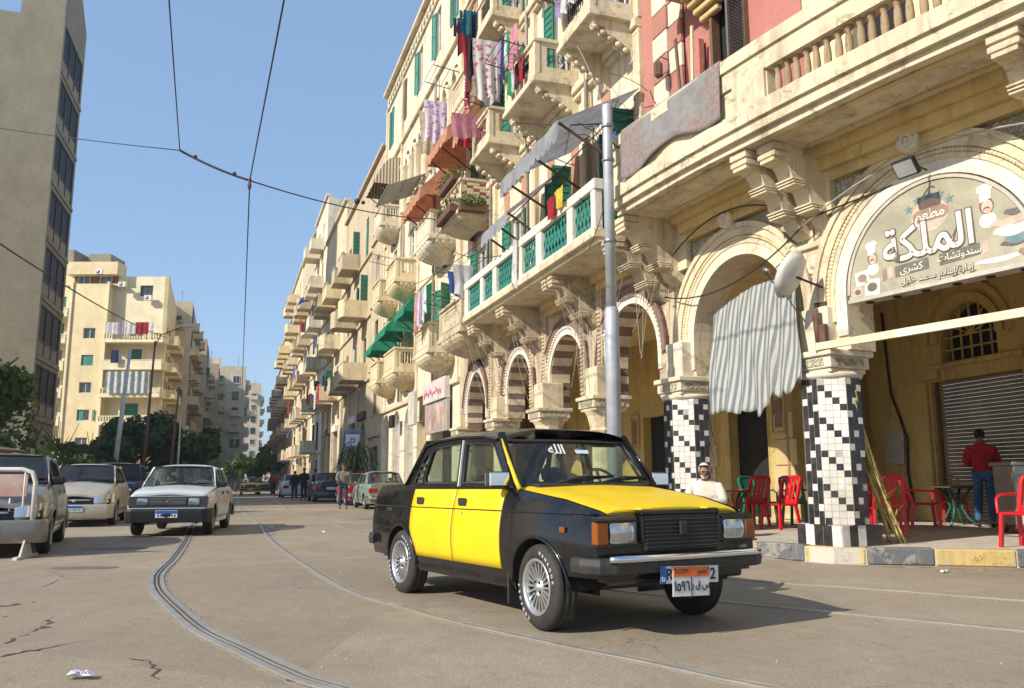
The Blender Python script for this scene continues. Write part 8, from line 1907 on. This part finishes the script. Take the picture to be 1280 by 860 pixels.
CC = {n: cloth_mat('cloth_' + n, c) for n, c in dict(navy=(.02, .03, .09), black=(.02, .02, .025), red=(.38, .02, .03), maroon=(.14, .02, .03), teal=(.02, .16, .22), white=(.68, .66, .64), pink=(.60, .25, .32), lilac=(.33, .27, .46), blue=(.08, .12, .42), yellow=(.70, .50, .05), cream=(.68, .60, .40), green=(.03, .28, .10), pale=(.55, .60, .60), salmon=(.62, .33, .26)).items()}
def patterned(name, c1, c2, sc=9):
    m, nt, b = _base(name); g = nt.nodes.new('ShaderNodeTexCoord').outputs['Object']; v = nt.nodes.new('ShaderNodeTexVoronoi'); v.inputs['Scale'].default_value = sc; nt.links.new(g, v.inputs[0])
    nt.links.new(_mix(nt, c2, c1, _ramp(nt, v.outputs[0], .30, .38)), b.inputs['Base Color']); b.inputs['Roughness'].default_value = .9; return m
CC['rose'] = patterned('rose_sheet', (.62, .56, .52), (.48, .14, .16), 7); CC['plaid'] = patterned('plaid_sheet', (.60, .52, .62), (.26, .16, .36), 8); CC['print'] = patterned('print_cloth', (.25, .03, .05), (.55, .45, .40), 12)
def hang(s, o, z, w_, h, c, label, cat='laundry', along='x', garment=False, n=10):
    """a cloth hung over a line; along x (facade) or y (outward)"""
    k = MB(); ph = R5.uniform(0, 6); nar = R5.uniform(.75, 1)
    def f(u, v):
        ww = w_ * (1 - (1 - nar) * v); a = (u - .5) * ww + .02 * sin(v * 5 + ph); b_ = .035 * sin(u * w_ * 22 + ph) * (.3 + v); zz = -h * v * (1 - .08 * sin(u * 7 + ph))
        if garment and v < .35 and (u < .22 or u > .78): zz = -h * v * .9
        return (a, b_, zz) if along == 'x' else (b_, a, zz)
    k.grid(f, n, 10, 0, True)
    if garment:
        for sgn in (-1, 1):
            k.grid(lambda u, v: ((sgn * (w_ * .5 + w_ * .18 * u), .02, -.02 - h * .5 * v) if along == 'x' else (.02, sgn * (w_ * .5 + w_ * .18 * u), -.02 - h * .5 * v)), 2, 4, 0, True)
    tag(k.build('hanging_cloth', CC[c], None, Matrix.Translation(fp(s, o, z)) @ Matrix.Rotation(fang(10), 4, 'Z')), label, cat, 'laundry hung from the balconies')
# bunch from the upper balcony
for i, (c, dz, h, g) in enumerate((('navy', 0, 1.5, 1), ('teal', .1, .8, 1), ('black', 0, 1.9, 1), ('red', -.5, 1.3, 1), ('maroon', -.9, 1.4, 1), ('navy', .1, 1.2, 1), ('print', -1.0, 1.8, 0), ('red', .1, .5, 0))):
    hang(12.55 + .12 * i, 1.25 + .05 * (i % 3), 14.75 + dz, .55, h, c, ['dark blue clothes hung top left of the highest balcony', 'teal shirt among the dark laundry at the top', 'long black garment in the dark laundry at the top', 'red top hanging in the middle of the dark laundry', 'maroon shirt low in the dark laundry', 'navy trousers at the right of the dark laundry', 'long patterned scarf at the bottom of the dark laundry', 'small red cloth at the top of the dark laundry'][i], garment=bool(g), along='y' if i % 2 else 'x')
hang(9.75, 1.75, 12.3, .7, 1.6, 'rose', 'white sheet with red flowers hung from the second floor balcony', along='y'); hang(10.0, 1.6, 12.1, .6, 1.4, 'white', 'white sheet behind the flowered sheet', along='y')
for i, c in enumerate(('lilac', 'navy', 'pale', 'green', 'pink', 'pink')): hang(9.05 - .25 * i, 1.62, 11.85 - .03 * i, .24, (.9, 1.1, .8, .5, 1.1, .8)[i], c, ['lilac towel', 'navy towel', 'pale blue towel', 'small green cloth', 'long pink towel', 'short pink towel'][i] + ' in the row beside the flowered sheet', along='x')
hang(16.3, 1.5, 13.6, .8, 1.5, 'plaid', 'lilac checked cloth hung from the balcony with balusters', along='y'); hang(16.8, 1.5, 13.4, .9, 1.6, 'cream', 'pale yellow cloth behind the checked cloth', along='y'); hang(16.55, 1.52, 13.6, .5, .8, 'rose', 'white cloth with a red spot over the checked cloth', along='y')
hang(11.9, 1.62, 11.2, .95, .7, 'pink', 'pink blanket over the corner of the first grey balcony', along='y'); hang(12.1, 1.68, 10.75, .35, .45, 'red', 'small red cloth under the pink blanket', along='y')
hang(5.2, 1.62, 6.75, .5, .38, 'yellow', 'yellow cloth on the green lattice railing', along='x'); hang(5.65, 1.62, 6.7, .45, .42, 'red', 'red cloth on the green lattice railing beside the yellow one', along='x')
hang(12.9, 1.5, 6.9, .8, .7, 'blue', 'blue cloth at the far end of the green lattice railing', along='y'); hang(12.5, 1.55, 7.0, .6, .9, 'white', 'white cloth at the far end of the green lattice railing', along='y'); hang(8.0, 1.6, 6.5, .3, 1.1, 'white', 'narrow white cloth over the middle of the green lattice railing')
for i, c in enumerate(('salmon', 'pink', 'white', 'lilac', 'pale', 'white')): hang(19.0 - .28 * i, 1.5, 7.55, .3, (1.5, 1.4, 1.3, 1.2, 1.2, .9)[i], c, ['salmon', 'pink', 'white', 'lilac', 'pale blue', 'short white'][i] + ' cloth on the line above the lower fan balcony')
hang(29.9, .75, 16.6, .7, .8, 'green', 'green cloth at the high corner window of the cream building'); hang(30.8, .8, 15.0, .5, .9, 'red', 'red cloth at the high corner of the cream building')
for i, c in enumerate(('white', 'pale', 'lilac')): hang(4.7 + .35 * i, 1.52, 10.95, .3, .5, c, ['white', 'pale', 'lilac'][i] + ' cloth over the rail of the nearest high balcony')
for i, c in enumerate(('red', 'maroon', 'pale', 'green')): hang(7.7 + .3 * i, 1.5, 10.85, .26, .6, c, ['red', 'maroon', 'pale', 'green'][i] + ' cloth over the rail of the second high balcony')
for i, c in enumerate(('blue', 'lilac', 'white', 'pale')): hang(3.6 + .15 * i, 1.2 - .1 * i, 7.3, .25, .9, c, ['blue', 'lilac', 'white', 'pale'][i] + ' cloth drying behind the grey pole')
# flower boxes on the brick balcony
for i, (s, o, z, al, l) in enumerate(((15.0, 1.42, 9.1, 'x', 'long flower box on the front of the brick balcony'), (15.0, 1.35, 10.1, 'x', 'flower box on top of the brick balcony'), (13.6, 1.0, 8.95, 'y', 'flower box on the end of the brick balcony'))):
    t = thing('flower_box', l, 'flower box', Matrix.Translation(fp(s, o, z)) @ Matrix.Rotation(fang(10) + (0 if al == 'x' else pi / 2), 4, 'Z')); k = MB(); k.cbox(-.9 if al == 'x' else -.4, .9 if al == 'x' else .4, -.13, .13, 0, .22, .01); k.build('box', RUST, t)
    k = MB(); r_ = random.Random(i)
    for q in range(260):
        p = Vector((r_.uniform(-.9, .9) * (1 if al == 'x' else .45), r_.gauss(0, .1), .2 + abs(r_.gauss(0, .14)))); d = Vector((r_.gauss(0, 1), r_.gauss(0, 1), r_.gauss(0, 1))).normalized() * .06; e = Vector((r_.gauss(0, 1), r_.gauss(0, 1), r_.gauss(0, 1))).normalized() * .04; k.add([p - d, p + e, p + d, p - e], [(0, 1, 2, 3)], r_.randrange(2))
    k.build('leaves', [LEAF, LEAF3], t, clean=False)
k = MB(); k.cbox(-.55, .55, 0, .3, 0, .7, .02); tag(k.build('wall_box', mat('blue_grey_box', (.10, .13, .16), .5, sc=3), None, Matrix.Translation(fp(12.9, .5, 11.9)) @ Matrix.Rotation(fang(10), 4, 'Z')), 'dark blue grey box on the wall under the third floor balconies', 'box')
# sign over the far pavement
t = thing('blue_sign', 'white and blue shop sign with red letters hung over the far pavement', 'sign', Matrix.Translation(fp(35.0, 1.3, 2.55)) @ Matrix.Rotation(fang(36) + radians(78), 4, 'Z') @ Matrix.Scale(.52, 4)); k = MB(); k.cbox(-.8, .8, -.08, .08, 0, 2.2, .02); k.build('board', mat('sign_blue', (.10, .22, .45), .4, sc=3), t)
k = MB(); k.cbox(-.7, .7, -.10, .10, .62, 1.75, .01); k.build('white_panel', mat('sign_white', (.62, .66, .68), .4, sc=3), t); k = MB(); k.lathe([(.26, -.11), (.26, .11)], 20, 0, Matrix.Translation((0, 0, 1.15)) @ Matrix.Rotation(pi / 2, 4, 'X')); k.build('roundel', PLB, t)
k = MB(); k.box(-.05, .05, -.115, .115, .98, 1.32); k.box(-.16, .16, -.114, .114, 1.10, 1.20); k.build('cross', WHITE, t)
k = MB()
for i in range(8): k.box(-.6 + i * .15, -.50 + i * .15, -.115, .115, .28 + .05 * (i % 2), .50); k.box(-.5 + i * .13, -.43 + i * .13, -.115, .115, 1.86, 1.98)
k.build('lettering', mat('sign_red', (.5, .03, .05), .4, sc=3), t)
# small coloured awnings and laundry on the far right row
def farhang(s, o, z, w_, h, c, l): 
    k = MB(); k.grid(lambda u, v: ((u - .5) * w_, .04 * sin(u * 14), -h * v), 8, 4, 0, True); tag(k.build('hanging_cloth', CC[c], None, fm(s, o, z)), l, 'laundry', 'laundry on the far balconies')
for i, (s, z, c, w_) in enumerate(((49, 7.6, 'red', 1.0), (51.2, 7.4, 'white', .8), (53, 11.6, 'blue', 1), (57, 8.2, 'red', 1.1), (60.5, 12, 'white', 1), (66, 15.5, 'red', 1.3), (72, 12, 'blue', 1.6), (78, 9, 'red', 1.4), (44.5, 8.0, 'teal', 1.0))):
    farhang(s, 1.75, z, w_, 1.3, c, c + ' cloth on a far balcony, ' + ('lower row' if z < 9 else 'upper row') + ', ' + ['nearest red one', 'nearest white one', 'upper blue one', 'second red one', 'upper white one', 'highest red one', 'farther blue one', 'farthest red one', 'above the parked blue car'][i])
for (s, z, l) in ((70.5, 17.0, 'blue barrel awning on the tall cream corner building'), (76, 5.3, 'long blue awning low on the far tan building')):
    k = MB(); k.grid(lambda u, v: ((u - .5) * 3.2, .3 + 1.3 * sin(v * pi / 2), 1.2 * cos(v * pi / 2)), 8, 6, 0, True); tag(k.build('blue_awning', BLC, None, fm(s, .3, z)), l, 'awning')
# laundry on the cream apartment block
for i in range(8): 
    k = MB(); k.grid(lambda u, v: ((u - .5) * .62, .06 * sin(u * 9 + i), -1.3 * v), 5, 3, 0, True); tag(k.build('hanging_cloth', CC[('pale', 'white', 'lilac', 'white', 'pale', 'red', 'red', 'white')[i]], None, TR(-52.0 + 8.9 + i * .66, 90 - 1.75, 17.9)), 'cloth %s on the laundry line of the cream apartment block' % ['at the left end', 'second from the left', 'third from the left', 'in the middle, white', 'right of the middle', 'red, left one', 'red, right one', 'at the right end'][i], 'laundry', 'laundry on the apartment block')
k = MB(); k.grid(lambda u, v: ((u - .5) * 4.6, .12 * sin(u * 40), -2.3 * v), 60, 3, 0, True); tag(k.build('curtain', CC['pale'], None, TR(-52.0 + 11.2, 90 - 1.6, 12.6)), 'long pale curtain across a balcony of the cream apartment block', 'curtain')
k = MB(); k.grid(lambda u, v: ((u - .5) * .8, .06 * sin(u * 9), -1.4 * v), 5, 3, 0, True); tag(k.build('hanging_cloth', CC['navy'], None, TR(-52.0 + 9.8, 90 - 1.75, 14.9)), 'dark cloth hung below the laundry line of the cream apartment block', 'laundry')

# drying racks and drain pipes
for i, (s, z, l) in enumerate(((5.1, 11.0, 'nearest'), (8.2, 11.0, 'second'), (11.5, 11.0, 'third'), (15.0, 13.75, 'high'), (19.2, 6.4, 'low'), (25.6, 10.4, 'farther'), (14.6, 6.3, 'lowest'))):
    k = MB(); 
    for x in (-.6, .6): k.bar((x, .9, 0), (x, 1.75, .12), .02)
    for y in (1.2, 1.4, 1.6, 1.75): k.bar((-.65, y, .05 + (y - .9) * .12), (.65, y, .05 + (y - .9) * .12), .012)
    tag(k.build('drying_rack', IRON, None, Matrix.Translation(fp(s, YF, z)) @ Matrix.Rotation(fang(10), 4, 'Z')), 'thin iron drying rack on the %s balcony with laundry bars' % l, 'drying rack', 'drying racks')
for bld, I, s, z0, z1 in ((B2, I2, 6.35, 5.6, 17), (B2, I2, 10.2, 5.6, 17), (B2, I2, 13.45, 5.6, 17), (B3, I3, 20.75, 4.5, 16.8), (B3, I3, 27.2, 4.5, 12.7)):
    k = MB(); k.M = I @ fm(s); k.tube([(0, YF + .16, z0), (.02, YF + .17, (z0 + z1) / 2), (0, YF + .16, z1)], .05, 8)
    for z in range(int(z0) + 1, int(z1), 3): k.lathe([(.065, z), (.065, z + .09)], 8, 0, Matrix.Translation((0, YF + .16, 0)))
    k.build('drain_pipe', mat('pipe_grey', (.32, .29, .24), .7, .1, sc=3, dirt=(.16, .10, .06), dirtamt=.7), bld)
# ------------------------------------------------------------------ air
m = bpy.data.materials.new('haze_air'); m.use_nodes = True; nt = m.node_tree; nt.nodes.remove(nt.nodes['Principled BSDF']); pv = nt.nodes.new('ShaderNodeVolumePrincipled')
pv.inputs['Color'].default_value = (.80, .86, .95, 1); pv.inputs['Density'].default_value = .0005; pv.inputs['Anisotropy'].default_value = .2; nt.links.new(pv.outputs[0], nt.nodes['Material Output'].inputs['Volume'])
mb = MB(); mb.box(-460, 460, -70, 940, -2, 48); tag(mb.build('haze', m), 'thin pale haze in the street air', kind='stuff')
